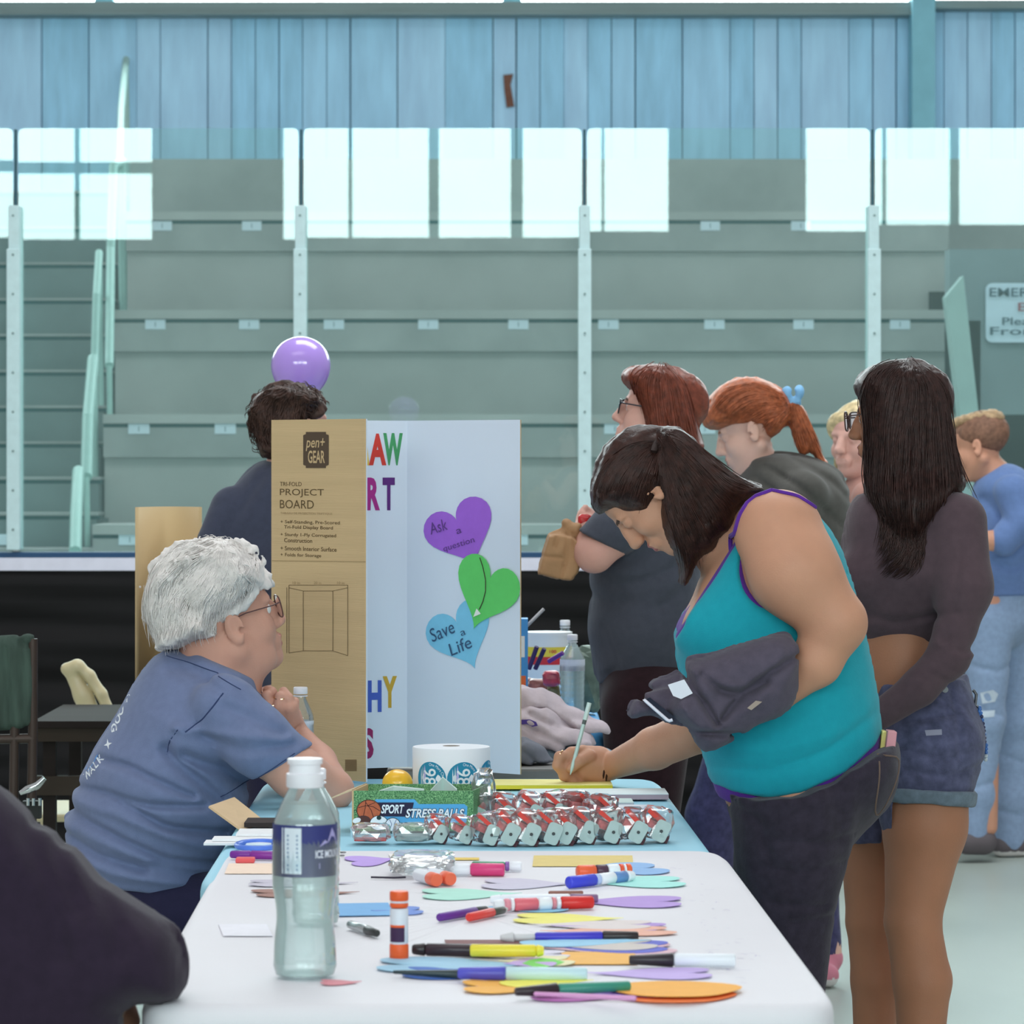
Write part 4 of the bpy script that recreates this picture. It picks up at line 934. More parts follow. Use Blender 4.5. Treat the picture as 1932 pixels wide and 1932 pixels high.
# cut-out letters on the centre panel
for s, x0, x1, y, h, c in (('A', 681, 697, 878, 60, (226, 190, 80)), ('A', 696, 729, 878, 60, (206, 62, 52)), ('W', 723, 760, 878, 61, (70, 150, 96)), ('R', 692, 717, 963, 62, (164, 44, 130)), ('T', 722, 745, 963, 62, (92, 42, 116)),
                          ('H', 694, 720, 1344, 60, (70, 96, 186)), ('Y', 722, 749, 1336, 60, (196, 158, 56)), ('S', 684, 705, 1432, 58, (150, 42, 96))):
    ptxt(s, x0, x1, y, h, HL+np.array([.004, .012]), CR, mat('card_%02x%02x%02x' % c, c, .7, .04, 60), tb, 'cut_letter', bold=.045)
def bheart(cx, cy, w, h, rot, rgb, lift, lab_):
    c, s_ = math.cos(rot), math.sin(rot); q = HEART@np.array([[c, s_], [-s_, c]]); lo, hi = q.min(0), q.max(0); q = (q-(lo+hi)/2)/(hi-lo)
    V = [onp(cx+a*w, cy-b_*h, CR, RW, lift) for a, b_ in q]; V2 = [v+np.array([0, .0006, 0]) for v in V]; n = len(V)
    o = link('paper_heart', np.array(V+V2), [tuple(range(n))[::-1], tuple(range(n, 2*n))]+[(i, (i+1) % n, n+(i+1) % n, n+i) for i in range(n)], mat('card_heart_%02x%02x%02x' % rgb, rgb, .75, .03, 60), tb, False); o['label'] = lab_; return sub(o)
h2 = bheart(863, 1196, 120, 132, .42, (126, 196, 226), .0016, 'light blue paper heart reading Save a Life')
h1 = bheart(863, 1003, 128, 132, .42, (160, 100, 208), .0022, 'purple paper heart reading Ask a question')
h3 = bheart(923, 1116, 117, 142, -.38, (100, 204, 106), .0036, 'green paper heart with an arrow drawn on it')
M_pen = mat('pen_line', (96, 62, 130), .7); M_penb = mat('pen_line_blue', (56, 86, 118), .7)
for s, x0, x1, y, h, m, hh, r in (('Ask', 813, 846, 1009, 22, M_pen, h1, .25), ('a', 862, 872, 1008, 9, M_pen, h1, .3), ('question', 838, 898, 1044, 14, M_pen, h1, .25), ('Save', 816, 862, 1212, 26, M_penb, h2, .35), ('a', 870, 880, 1200, 9, M_penb, h2, .3), ('Life', 852, 894, 1238, 24, M_penb, h2, .35)):
    t = ptxt(s, x0, x1, y, h, CR, RW, m, hh, rot=r); t.location.y -= .004
b = MB(); arrow = [(905, 1052), (911, 1070), (916, 1094), (916, 1115), (911, 1135), (904, 1150)]
for (x0, y0), (x1, y1) in zip(arrow[:-1], arrow[1:]): b.tube([onp(x0, y0, CR, RW, .005), onp(x1, y1, CR, RW, .005)], .0009, 5)
b.build('drawn_arrow', mat('ink_dark', (70, 60, 50), .7), h3)
ppoly([(893, 1164), (899, 1148), (907, 1158)], CR, RW, mat('arrow_white', (232, 232, 226), .7), h3, 'arrow_head', .006)
# roll of round stickers
M_rollw = mat('roll_paper', (234, 238, 244), .55); cxr = P(851.5, 0, 6.42)[0]; Rr = 73.5*6.42/F; ztop = P(0, 1414, 6.42-Rr)[2]
ro = thing('sticker_roll', (cxr, 6.42, .7515), 'large white roll of round teal stickers behind the stress ball box', 'sticker roll')
b = MB(); prof = [(Rr*.30, .0), (Rr*.97, .0), (Rr, .003), (Rr*.985, .05), (Rr, ztop-.7515-.002), (Rr*.985, ztop-.7515), (Rr*.30, ztop-.7515+.001)]; b.lathe((cxr, 6.42, .7515), prof, 56); b.build('roll', M_rollw, ro, smooth=True)
b = MB(); b.lathe((cxr, 6.42, ztop-.002), [(Rr*.22, 0), (Rr*.22, .0032)], 24); b.build('core_hole', mat('core_dark', (120, 112, 100), .8), ro)
M_teal = mat('sticker_teal', (40, 140, 176), .5); M_lil = mat('sticker_lilac', (196, 190, 236), .5); M_sw = mat('sticker_ink_white', (236, 244, 250), .5)
for pcx in (812, 877, 941):
    th = math.asin(max(-.97, min(.97, (pcx-851.5)/76))) if pcx < 930 else 1.22
    zc_ = P(0, 1470, 6.36)[2]; RR = .0295
    n = 36; V = [(RR*math.cos(t), RR*math.sin(t)) for t in np.linspace(0, 6.283, n, endpoint=False)]; V = wrap_shape(np.array(V+[(0, 0)]), cxr, 6.42, Rr+.0006, zc_, th)
    st_ = sub(link('sticker', V, [(n, i, (i+1) % n) for i in range(n)], M_teal, ro, True))
    V, Q = text_mesh('988', 1, bold=.01); V[:, :2] -= (V[:, :2].max(0)+V[:, :2].min(0))/2; V[:, :2] /= (V[:, 0].max()*2); V2 = np.c_[V[:, 1]*.050-.001, -V[:, 0]*.044-.004]
    link('lettering', wrap_shape(V2, cxr, 6.42, Rr+.0012, zc_, th), Q, M_sw, st_, False)
    V, Q = text_mesh('One More Chance', 1); V[:, :2] -= V[:, :2].min(0); V[:, 0] /= V[:, 0].max(); hgt = V[:, 1]/V[:, 1].max()*.0050; a = 1.65-V[:, 0]*1.9; V2 = np.c_[(.0225+hgt)*np.cos(a), (.0225+hgt)*np.sin(a)]
    link('lettering', wrap_shape(V2, cxr, 6.42, Rr+.0012, zc_, th), Q, M_sw, st_, False)
    for x0, x1, h0, m in ((-.0205, -.019, .018, M_sw), (-.0165, -.0150, .022, M_sw), (-.0135, -.0095, .024, M_lil)):
        link('stripe', wrap_shape(np.array([(x0, -h0), (x1, -h0), (x1+.0002, h0*.4), ((x0+x1)/2, h0), (x0, h0*.4)]), cxr, 6.42, Rr+.001, zc_, th), [(0, 1, 2, 3, 4)], m, st_, False)
# box of stress balls
a_, b__, c_, d_ = WX(664, 6.165), WX(893, 6.165), WX(921, 6.295), WX(692, 6.295); zt_ = P(0, 1492, 6.165)[2]; z0b = .7515
M_grass = bpy.data.materials.new('grass_print'); M_grass.use_nodes = True; nt = M_grass.node_tree; bs = nt.nodes['Principled BSDF']; bs.inputs['Roughness'].default_value = .5
tc = nt.nodes.new('ShaderNodeTexCoord'); mp = nt.nodes.new('ShaderNodeMapping'); mp.inputs['Scale'].default_value = (1, 1, 1); nz = nt.nodes.new('ShaderNodeTexNoise'); nz.inputs['Scale'].default_value = 260; nz.inputs['Detail'].default_value = 3; nz.inputs['Distortion'].default_value = 3
rp = nt.nodes.new('ShaderNodeValToRGB'); rp.color_ramp.elements[0].position = .36; rp.color_ramp.elements[0].color = (*lin((28, 84, 50)), 1); rp.color_ramp.elements[1].position = .64; rp.color_ramp.elements[1].color = (*lin((150, 200, 140)), 1); e = rp.color_ramp.elements.new(.5); e.color = (*lin((76, 142, 84)), 1)
for x, y in ((tc.outputs['Object'], mp.inputs[0]), (mp.outputs[0], nz.inputs['Vector']), (nz.outputs['Fac'], rp.inputs[0]), (rp.outputs[0], bs.inputs['Base Color'])): nt.links.new(x, y)
bxo = thing('stress_ball_box', (*((a_+c_)/2), z0b), 'open cardboard box printed with grass and the words sport stress balls', 'box')
def wall(A, B, nm, mats, z0=z0b, z1=zt_, th=.003, lean=0):
    d = (B-A)/np.linalg.norm(B-A); n = np.array([-d[1], d[0]]); b = MB(); A2, B2 = A+n*th, B+n*th
    b.add([(*A, z0), (*B, z0), (*B2, z0), (*A2, z0), (*A, z1), (*B, z1), (*B2, z1), (*A2, z1)], [(0,3,2,1),(4,5,6,7),(0,1,5,4),(1,2,6,5),(2,3,7,6),(3,0,4,7)]); return b.build(nm, mats, bxo)
fw = sub(wall(a_, b__, 'front_wall', M_grass)); wall(b__, c_, 'side_wall', M_grass); wall(c_, d_, 'back_wall', M_grass); wall(d_, a_, 'side_wall', M_kraft)
b = MB(); b.add([(*a_, z0b+.0005), (*b__, z0b+.0005), (*c_, z0b+.0005), (*d_, z0b+.0005)], [(0, 1, 2, 3)]); b.build('bottom', M_kraft, bxo)
b = MB(); p0 = np.array([*a_, zt_]); p1 = np.array([*d_, zt_]); o_ = np.array([-.034, .0, -.013]); b.prism([p0, p1, p1+o_, p0+o_], (0, 0, .002)); b.build('flap', mat('flap_tan', (206, 184, 150), .7), bxo)
A, B = a_, b__
def fp(pts, m, nm, lift): return ppoly(pts, A, B, m, fw, nm, lift)
fp([(708, 1508), (782, 1508), (790, 1517), (876, 1517), (882, 1522), (880, 1552), (708, 1552)], mat('banner_blue', (86, 172, 226), .5), 'banner', .0010)
fp([(708, 1514), (781, 1514), (775, 1541), (706, 1540)], mat('banner_navy', (34, 32, 66), .5), 'dark_panel', .0014)
for dl, bl_, m in ((.0017, .055, mat('banner_navy', (34, 32, 66), .5)), (.0021, .0, M_sw)):
    for s, x0, x1, y, h in (('SPORT', 719, 763, 1535, 17), ('STRESS BALLS', 765, 876, 1543, 17)):
        o = onp(x0-(1.2 if bl_ else 0), y+(1 if bl_ else 0), A, B, dl); e = onp(x1+(1.2 if bl_ else 0), y, A, B, dl)-o; L = np.linalg.norm(e[:2]); text_on(s, o, np.array([e[0], e[1], 0])/L, (0, 0, 1), m, fw, height=(h+(2 if bl_ else 0))*6.165/F, fit=L, bold=.03+bl_, shear=.25)
def disc(cx, cy, rx, ry, m, nm, lift, par=None, n=26, rot=0):
    pts = []
    for t in np.linspace(0, 6.283, n, endpoint=False):
        x, y = rx*math.cos(t), ry*math.sin(t); pts.append((cx+x*math.cos(rot)-y*math.sin(rot), cy+x*math.sin(rot)+y*math.cos(rot)))
    return fp(pts, m, nm, lift)
M_dk = mat('ball_outline', (70, 36, 30), .6)
disc(696, 1529, 23.5, 20.5, M_dk, 'ball_outline', .0023); disc(696, 1529, 22, 19, mat('ball_orange', (190, 100, 66), .6, .1, 200), 'basketball', .0027)
b = MB()
def arc(pts, w=1.2, lift=.0031):
    for (x0, y0), (x1, y1) in zip(pts[:-1], pts[1:]):
        L = math.hypot(x1-x0, y1-y0); nx, ny = -(y1-y0)/L*w/2, (x1-x0)/L*w/2; b.add([onp(x0+nx, y0+ny, A, B, lift), onp(x0-nx, y0-ny, A, B, lift), onp(x1-nx, y1-ny, A, B, lift), onp(x1+nx, y1+ny, A, B, lift)], [(0, 1, 2, 3)])
arc([(676, 1524), (690, 1520), (704, 1522), (717, 1530)]); arc([(690, 1511), (689, 1525), (684, 1546)]); arc([(690, 1514), (700, 1528), (706, 1546)]); arc([(694, 1520), (708, 1514)]); b.build('seam_lines', M_dk, fw)
disc(683, 1551, 17, 12, mat('football_brown', (84, 50, 46), .6), 'football', .0034, rot=-.25); disc(673, 1548, 8, 5, M_sw, 'white_stripe', .0038, rot=-.3)
disc(715, 1553, 17.5, 14.5, mat('ball_outline2', (34, 50, 60), .6), 'ball_outline', .0041); disc(715, 1553, 16.5, 13.5, M_sw, 'football_white', .0045)
for x, y in ((706, 1556), (725, 1556), (715, 1543)): disc(x, y, 4.5, 4, mat('patch_dark', (30, 60, 60), .6), 'dark_patch', .0049)
disc(741, 1556, 14.5, 13.5, mat('ball_outline2', (34, 50, 60), .6), 'ball_outline', .0052); disc(741, 1556, 13.2, 12.2, mat('baseball_white', (228, 234, 244), .6), 'baseball', .0056)
b = MB(); arc([(735, 1546), (739, 1555), (735, 1566)], 1.1, .006); arc([(748, 1546), (744, 1555), (747, 1566)], 1.1, .006); b.build('stitches', mat('stitch', (92, 110, 150), .6), fw)
# yellow ball behind the box
yb = thing('stress_ball', T(750, 1545)+np.array([0, .02, .001]), 'shiny yellow-orange ball peeking over the stress ball box', 'ball')
f = Fld(.01); c0 = P(750, 1478, 6.38); f.u(ell(c0, (.0265, .0265, .0245))); f.cut(cone(c0+np.array([0, -.02, .03]), c0+np.array([.01, .0, .034]), .006, .004), .01)
V, Q = surf(f, .002); link('ball', V, Q, mat('ball_yellow', (246, 186, 40), .25, .15, 30, spec=.6), yb); b = MB(); b.lathe((c0[0], c0[1], .7515), [(.018, 0), (.02, c0[2]-.7515-.015)], 16); b.build('stand', mat('stand_clear', (220, 225, 228), .3), yb)
# tissue and bags inside the box
M_film = glassy('clear_film', (.97, .985, .985), 3.2, .12, .07, (.92, .95, .96))
def crumple(c, r, seed, n=3, flat_=1, amp=.28):
    """icosphere crumpled into a plastic bag shape"""
    import bmesh
    bm = bmesh.new(); bmesh.ops.create_icosphere(bm, subdivisions=n, radius=1); V = np.array([v.co[:] for v in bm.verts]); Q = [tuple(v.index for v in f_.verts) for f_ in bm.faces]; bm.free()
    q = np.random.default_rng(seed); K = q.normal(size=(6, 3))*3.2; ph = q.uniform(0, 6, 6); d = sum(np.abs(np.sin(V@K[i]+ph[i])) for i in range(6))/6
    p = .55; V = np.sign(V)*np.abs(V)**p; V = V*(1-amp+amp*1.6*d)[:, None]; V = V*np.array(r)+np.array(c); return V, Q
for k, (pts, lab_) in enumerate([([(715, 1493, 6.2), (742, 1484, 6.23), (800, 1490, 6.2)], 'x'), ([(812, 1492, 6.2), (835, 1467, 6.24), (862, 1490, 6.2)], 'y')]):
    A3 = [P(*p) for p in pts]; b = MB(); lo = [np.array([p[0], p[1], .756]) for p in A3]
    b.add(A3+lo, [(0, 3, 4, 1), (1, 4, 5, 2)]); b.add([v+np.array([0, .02, 0]) for v in A3+lo], [(0, 1, 4, 3), (1, 2, 5, 4)])
    b.add([A3[0], A3[1], A3[2], A3[2]+np.array([0, .02, 0]), A3[1]+np.array([0, .02, 0]), A3[0]+np.array([0, .02, 0])], [(0, 1, 4, 5), (1, 2, 3, 4)])
    o = b.build('paper_sheet', mat('film_paper', (206, 226, 222), .4)); tag(o, ['pale folded sheet lying in the left of the stress ball box', 'pale pointed sheet sticking up in the stress ball box before the stickers'][k], 'paper')
V, Q = crumple((P(912, 0, 6.25)[0], 6.25, .80), (.020, .03, .046), 5); o = link('plastic_bag', V, Q, M_film, smooth=False); tag(o, 'crumpled clear plastic bag at the right end of the stress ball box', 'bag')

M_wrap = glassy('tag_film', (.98, .985, .985), 1.9, .10, .05, (.92, .95, .96))
# ---- wrapped key tags with red straps ----
M_tagm = mat('tag_mint', (176, 194, 190), .45, .04, 60, spec=.5); M_redc = mat('card_red', (196, 92, 92), .5, .45, 90); M_strap = mat('strap_red', (214, 70, 60), .5); M_dot = mat('tag_dot', (70, 74, 74), .5); M_dkc = mat('card_dark', (84, 44, 52), .5)
def packet_parts(seed):
    """built round the origin: end plate facing the viewer, card slanting back and up-left"""
    q = random.Random(seed); out = []
    root = thing('wrapped_key_tag', (0, 0, 0), '', 'key tag')
    a = math.radians(-24+q.uniform(-9, 9)); R = roty(-a)                         # lean
    pl = []
    w, h, rr = .0122, .0178, .0066
    for cx_, cz_, a0 in ((w-rr, h-rr, 0), (-w+rr, h-rr, 90), (-w+rr, -h+rr, 180), (w-rr, -h+rr, 270)):
        for k in range(5): t = math.radians(a0+k*22.5); pl.append(np.array([cx_+rr*math.cos(t), 0, cz_+rr*math.sin(t)]))
    pl = [R@p+np.array([.004, -.022, .018]) for p in pl]
    pl = [p+np.array([0, -.006, 0]) for p in pl]; b = MB(); b.prism(pl[::-1], (0, .005, 0)); pp = b.build('tag', M_tagm, root)
    b = MB(); b.lathe(R@np.array([0, 0, 0])+np.array([.004, -.0288, .018]), [(.0028, 0), (.0028, .001)], 10, axis=(0, -1, 0)); b.build('hole', M_dot, root)
    b = MB(); b.box((-.014, -.020, .003), (.018, .03, .013), 0, R=R, c=(0, 0, .012)); b.build('card', M_dkc, root)
    b = MB(); b.box((-.024, -.022, .017), (.012, .03, .030), 0, R=R, c=(0, 0, .02)); b.build('strap', M_redc, root)
    b = MB(); b.box((-.034, -.024, .029), (.000, .02, .036), 0, R=R@roty(.3), c=(0, 0, .02)); b.build('strap_edge', M_strap, root)
    V, Q = crumple((-.006, -.001, .029), (.026, .026, .026), seed, 3, amp=.42); V[:, 2] = np.maximum(V[:, 2], .0005); link('wrapper', V, Q, M_wrap, root, False)
    return root
protos = [packet_parts(s) for s in (3, 11, 29)]
xs = [(828, 1592), (874, 1594), (921, 1596), (962, 1596), (1000, 1596), (1036, 1595), (1070, 1594), (1104, 1592), (1150, 1592), (1200, 1592), (1245, 1590)]
backs = [(852, 1566), (905, 1565), (955, 1562), (1005, 1560), (1050, 1558), (1095, 1560), (1140, 1566)]
def copy_thing(o, loc, rz, sc_, label, group):
    c = o.copy(); COL.objects.link(c); c.location = tuple(loc); c.rotation_euler = (0, 0, rz); c.scale = (sc_, sc_, sc_); c['label'] = label; c['group'] = group
    for ch in list(o.children):
        d = ch.copy(); COL.objects.link(d); d.parent = c
        for g in list(ch.children): e = g.copy(); COL.objects.link(e); e.parent = d
    return c
ordn = ['leftmost', 'second from left', 'third from left', 'fourth from left', 'fifth from left', 'middle', 'fifth from right', 'fourth from right', 'third from right', 'second from right', 'rightmost']
for k, (px, py) in enumerate(xs): copy_thing(protos[k % 3], T(px, py)+np.array([0, .022, .0015]), rng.uniform(-.15, .15), .80 if k < 2 else (.90 if k == 2 else .98), 'clear-wrapped red key tag, %s of the front row' % ordn[k], 'wrapped key tags in the front row')
ordb = ['leftmost', 'second from left', 'third from left', 'middle', 'third from right', 'second from right', 'rightmost']
for k, (px, py) in enumerate(backs): copy_thing(protos[(k+1) % 3], T(px, py)+np.array([0, .022, .0015]), rng.uniform(-.6, .6), 1.0, 'clear-wrapped key tag behind the front row, %s of those' % ordb[k], 'wrapped key tags in the back row')
for k, (px, py, lab_) in enumerate([(698, 1594, 'clear-wrapped key tag lying flat before the basketball picture of the box'), (778, 1594, 'clear-wrapped grey key tag lying flat between the box and the front row')]):
    rt = thing('wrapped_key_tag', T(px, py)+np.array([0, .03, .0015]), lab_, 'key tag'); c = np.array(rt['_loc'])
    b = MB(); b.box(c+np.array([-.026, -.02, .003]), c+np.array([.026, .02, .012 if k else .006])); b.build('card', [M_redc, mat('tag_grey', (168, 178, 174), .5)][k], rt, bevel=.003)
    V, Q = crumple(c+np.array([0, 0, .016]), (.031, .026, .015), 40+k); V[:, 2] = np.maximum(V[:, 2], c[2]); link('wrapper', V, Q, M_film, rt, False)
for pr in protos:
    for ch in list(pr.children): bpy.data.objects.remove(ch)
    bpy.data.objects.remove(pr)

# ---- plastic bag of glue sticks on the white cover ----
def lying_glue(px, py, L, label, lift=.0):
    c = T(px, py, .7512+.0098+lift); rt = thing('glue_stick', c-np.array([0, 0, .0098]), label, 'glue stick', 'orange capped glue sticks in the plastic bag'); ax = np.array([.42, -1, .0]); ax /= np.linalg.norm(ax)
    b = MB(); b.lathe(c, [(.0092, 0), (.0098, .002), (.0098, .024), (.0088, .026)], 22, axis=ax); b.build('cap', mat('cap_coral', (242, 112, 78), .4, spec=.5), rt, smooth=True)
    b = MB(); b.lathe(c, [(.0088, -L), (.0092, -L+.002), (.0092, 0)], 22, axis=ax); b.build('tube', M_tube, rt, smooth=True)
lying_glue(812, 1657, .05, 'orange capped glue stick inside the clear bag, left of the two facing the camera')
lying_glue(838, 1655, .05, 'orange capped glue stick inside the clear bag, right of the two facing the camera')
c = T(800, 1655); V, Q = crumple(c+np.array([-.003, .045, .017]), (.048, .065, .015), 77, 4); V[:, 2] = np.maximum(V[:, 2], .7516); o = link('plastic_bag', V, Q, M_film, smooth=False); tag(o, 'clear plastic bag around two orange glue sticks on the white cover', 'bag')
b = MB(); b.tube([T(700, 1655, .7535), T(745, 1656, .7535), T(765, 1655, .7535)], .0016, 6); o = b.build('pencil', mat('pencil_dark', (50, 46, 60), .5)); tag(o, 'thin dark pencil at the left end of the bag of glue sticks', 'pencil')

# ---- pads by the writing hand ----
def slab(name, x0, x1, y0, y1, z0, th, rgb, label, cat, sk=0, edge=None):
    a = T(x0, y1, z0+th); Dn = T(0, y1, z0+th)[1]; Df = T(0, y0, z0+th)[1]; w = (x1-x0)*Dn/F
    b = MB(); P4 = [(a[0], Dn, z0), (a[0]+w, Dn+sk, z0), (a[0]+w*.99, Df+sk, z0), (a[0]+w*.03, Df, z0)]; b.prism(P4, (0, 0, th*.9), 1 if edge else 0); b.prism([(p[0], p[1], z0+th*.9) for p in P4], (0, 0, th*.1), 0)
    o = b.build(name, [M_pap(rgb)]+([M_pap(edge)] if edge else [])); return tag(o, label, cat)
slab('legal_pad', 925, 1156, 1470, 1481, .7515, .008, (240, 232, 150), 'yellow writing pad under the writing hand', 'pad', 0, (226, 206, 60))
slab('paper_stack', 978, 1262, 1488, 1499, .7515, .010, (226, 238, 240), 'stack of printed forms in front of the yellow pad', 'papers', .01, (170, 150, 160))
slab('paper_stack', 985, 1196, 1506, 1514, .7515, .005, (206, 224, 220), 'thin pad in the middle, between the forms and the lined booklets', 'papers', 0, (176, 176, 182))
slab('paper_stack', 1010, 1226, 1518, 1524, .7515, .007, (228, 228, 236), 'stack of lined booklets just behind the wrapped key tags', 'papers', 0, (196, 186, 206))
# ---- small bottle by the board, card box ----
B3 = np.array([P(567, 0, 7.03)[0], 7.03, .7515]); zt3 = P(0, 1296, 7.03)[2]
rt, lb = bottle(B3, zt3-.7515, 25*7.03/F, 'small water bottle behind the praying hands of the seated woman', neck=.42, cap_r=.52, label_z=(.43, .66), water=.6, ribs=.012); sub(lb)
V = [(.009*math.cos(t)-.004, .005*math.sin(t)+.034) for t in np.linspace(0, 6.28, 16, endpoint=False)]; link('logo_patch', wrap_shape(np.array(V), B3[0], B3[1], .0262, B3[2]+.43*(zt3-.7515), -.35), [tuple(range(16))], mat('logo_blue', (110, 140, 190), .5), lb, False)
kb = thing('cardboard_box', T(470, 1545), 'flat open cardboard carton with one flap raised beside the seated woman', 'box')
q = [P(393, 1524, 6.3), P(441, 1507, 6.42), P(503, 1556, 6.34), P(455, 1569, 6.2)]; b = MB(); b.prism(q, (0.001, .001, .003)); b.build('flap', mat('flap_tan2', (214, 186, 148), .75, .04, 20), kb)
b = MB(); c = T(500, 1566); b.box((c[0]-.035, c[1], .7545), (c[0]+.05, c[1]+.09, .762)); b.build('tray', mat('tray_dark', (54, 44, 42), .8), kb)

# ================= second table and its load =================
S1, S2, S3, S4 = T(1180, 1447)[:2], T(1106, 1285)[:2], T(770, 1285)[:2], T(730, 1447)[:2]
prism_table('folding_table', [S4, mid(S1, S4, .12), mid(S2, S3, .02), S3], 'grey folding table behind the project board, piled with shirts and bottles', ztop=.747)
cloth('tablecloth', [mid(S4, S3, .32), mid(mid(S1, S4, .02), S2, .32), mid(S2, S3, -.01), S3], .751, .30, mat('cloth_blue2', (90, 170, 230), .5, .03, 4), 'brighter blue cloth on the far end of the table behind the board', seed=12)
def at2(px, py, z=.752): return T(px, py, z)
# shirts
M_shirt_l = mat('shirt_heather', (198, 186, 194), .85, .05, 90, .2, 400); M_shirt_g = mat('shirt_grey', (120, 124, 136), .85, .06, 90, .2, 400); M_shirt_b = mat('shirt_slate', (150, 168, 182), .85, .06, 90, .2, 400)
def pile(name, blobs, folds, m, label, lo_z=.7515, D=7.75, prints=None):
    f = Fld(.02)
    for (px, py, dy, rx, ry, rz) in blobs: f.u(ell(P(px, py, D+dy), (rx, ry, rz)))
    f.disp.append(wob(.0035, 45, 3))
    for pl_, a, w in folds: f.disp.append(groove([[(P(x, y, D)[0], P(x, y, D)[2]) for x, y in l] for l in pl_], a, w))
    f.clip(plane((0, 0, lo_z), (0, 0, -1)), .004)
    V, Q = surf(f, .0045); o = link(name, V, Q, m); tag(o, label, 'shirt'); return o, f
pile('folded_shirt', [(1000, 1425, 0, .09, .08, .035), (1090, 1432, .02, .10, .08, .022), (1040, 1428, .0, .09, .08, .03)], [([[(985, 1400), (1010, 1415), (1020, 1440)], [(1040, 1405), (1060, 1425), (1100, 1440)]], .006, .006)], M_shirt_b, 'slate blue shirt at the bottom of the shirt pile', D=7.75)
o, fs = pile('folded_shirt', [(985, 1372, 0, .09, .07, .045), (1040, 1395, -.01, .085, .07, .028), (1075, 1408, -.01, .06, .06, .014)], [([[(985, 1362), (1020, 1380), (1050, 1395), (1085, 1410)], [(1000, 1345), (1040, 1365)]], .008, .006), ([[(960, 1385), (1010, 1400), (1050, 1412)]], -.004, .008)], M_shirt_l, 'light grey shirt with purple print in the middle of the shirt pile', lo_z=.775, D=7.72)
V = np.array([P(x, y, 7.6) for x, y in [(984, 1362), (1000, 1361), (1012, 1366), (1015, 1373), (1005, 1375), (994, 1370), (984, 1371)]]); V, ok = drape(V, fs, 7.5, 7.9, .002); V[~ok, 1] = np.nanmean(V[:, 1]); V[:,1]=V[:,1]; o['_loc']=list(o.location); link('printed_mark', V, [tuple(range(7))[::-1]], mat('print_purple', (84, 66, 150), .7), o)
pile('folded_shirt', [(990, 1330, .02, .075, .07, .040), (1040, 1355, .02, .08, .06, .030), (1100, 1378, .0, .055, .055, .026), (1127, 1390, .0, .02, .04, .016), (1060, 1385, .0, .05, .05, .02)], [([[(985, 1350), (1012, 1340), (1028, 1338), (1060, 1362), (1100, 1385), (1140, 1392)]], .010, .006), ([[(1010, 1325), (1050, 1345), (1090, 1365)]], -.005, .008), ([[(1020, 1350), (1050, 1378), (1090, 1408)]], .008, .005)], M_shirt_l, 'light heather shirt on top of the shirt pile', lo_z=.80, D=7.75)
pile('folded_shirt', [(985, 1420, -.05, .05, .05, .028), (1010, 1440, -.05, .045, .05, .018)], [([[(985, 1410), (1005, 1425), (1015, 1445)]], .007, .005)], M_shirt_g, 'dark grey shirt in front, lowest at the left of the shirt pile', D=7.62)
# bottles and tub on the far end
B4 = at2(1080, 1352); bottle(B4, (1352-1197)*B4[1]/F, 23.5*B4[1]/F, 'ribbed water bottle in front of the white tub', neck=.34, cap_r=.40, label_z=(.58, .78) if False else (.56, .70), ribs=.014, water=.85)
B5 = at2(1066, 1318); bottle(B5, (1318-1170)*B5[1]/F, 20*B5[1]/F, 'water bottle behind the white tub, only its shoulder showing', neck=.42, cap_r=.46, label_z=(.40, .60), water=.6)
tu = at2(1032, 1330)+np.array([0, .08, 0]); tb2 = thing('plastic_tub', tu, 'white plastic tub with yellow band and red writing', 'tub'); Rt = 47*tu[1]/F; ht2 = (P(0, 1192, tu[1])[2]-.752)
b = MB(); b.lathe(tu, [(Rt*.9, 0), (Rt*.97, .01), (Rt, ht2*.95), (Rt*1.03, ht2*.95), (Rt*1.03, ht2), (Rt*.96, ht2)], 36); b.build('tub', mat('tub_white', (232, 232, 232), .4), tb2, smooth=True)
def band(za, zb_, m, nm): b = MB(); n = 40; V = []; [V.extend([(tu[0]+Rt*1.006*math.cos(6.2832*i/n), tu[1]+Rt*1.006*math.sin(6.2832*i/n), za), (tu[0]+Rt*1.006*math.cos(6.2832*i/n), tu[1]+Rt*1.006*math.sin(6.2832*i/n), zb_)]) for i in range(n)]; b.add(V, [(2*i, (2*i+2) % (2*n), (2*i+3) % (2*n), 2*i+1) for i in range(n)]); return b.build(nm, m, tb2, smooth=True)
band(P(0, 1237, tu[1])[2], P(0, 1219, tu[1])[2], mat('tub_yellow', (232, 206, 74), .5), 'band'); band(P(0, 1252, tu[1])[2], P(0, 1237, tu[1])[2], mat('tub_red', (206, 50, 60), .5), 'band')
V, Q = text_mesh('100', 1, bold=.03); V[:, :2] -= V[:, :2].min(0); V[:, 0] *= .018/V[:, 0].max(); V[:, 1] *= .008/V[:, 1].max(); link('lettering', wrap_shape(V, tu[0], tu[1], Rt*1.012, P(0, 1230, tu[1])[2], .1), Q, mat('tub_red', (206, 50, 60), .5), tb2, False)
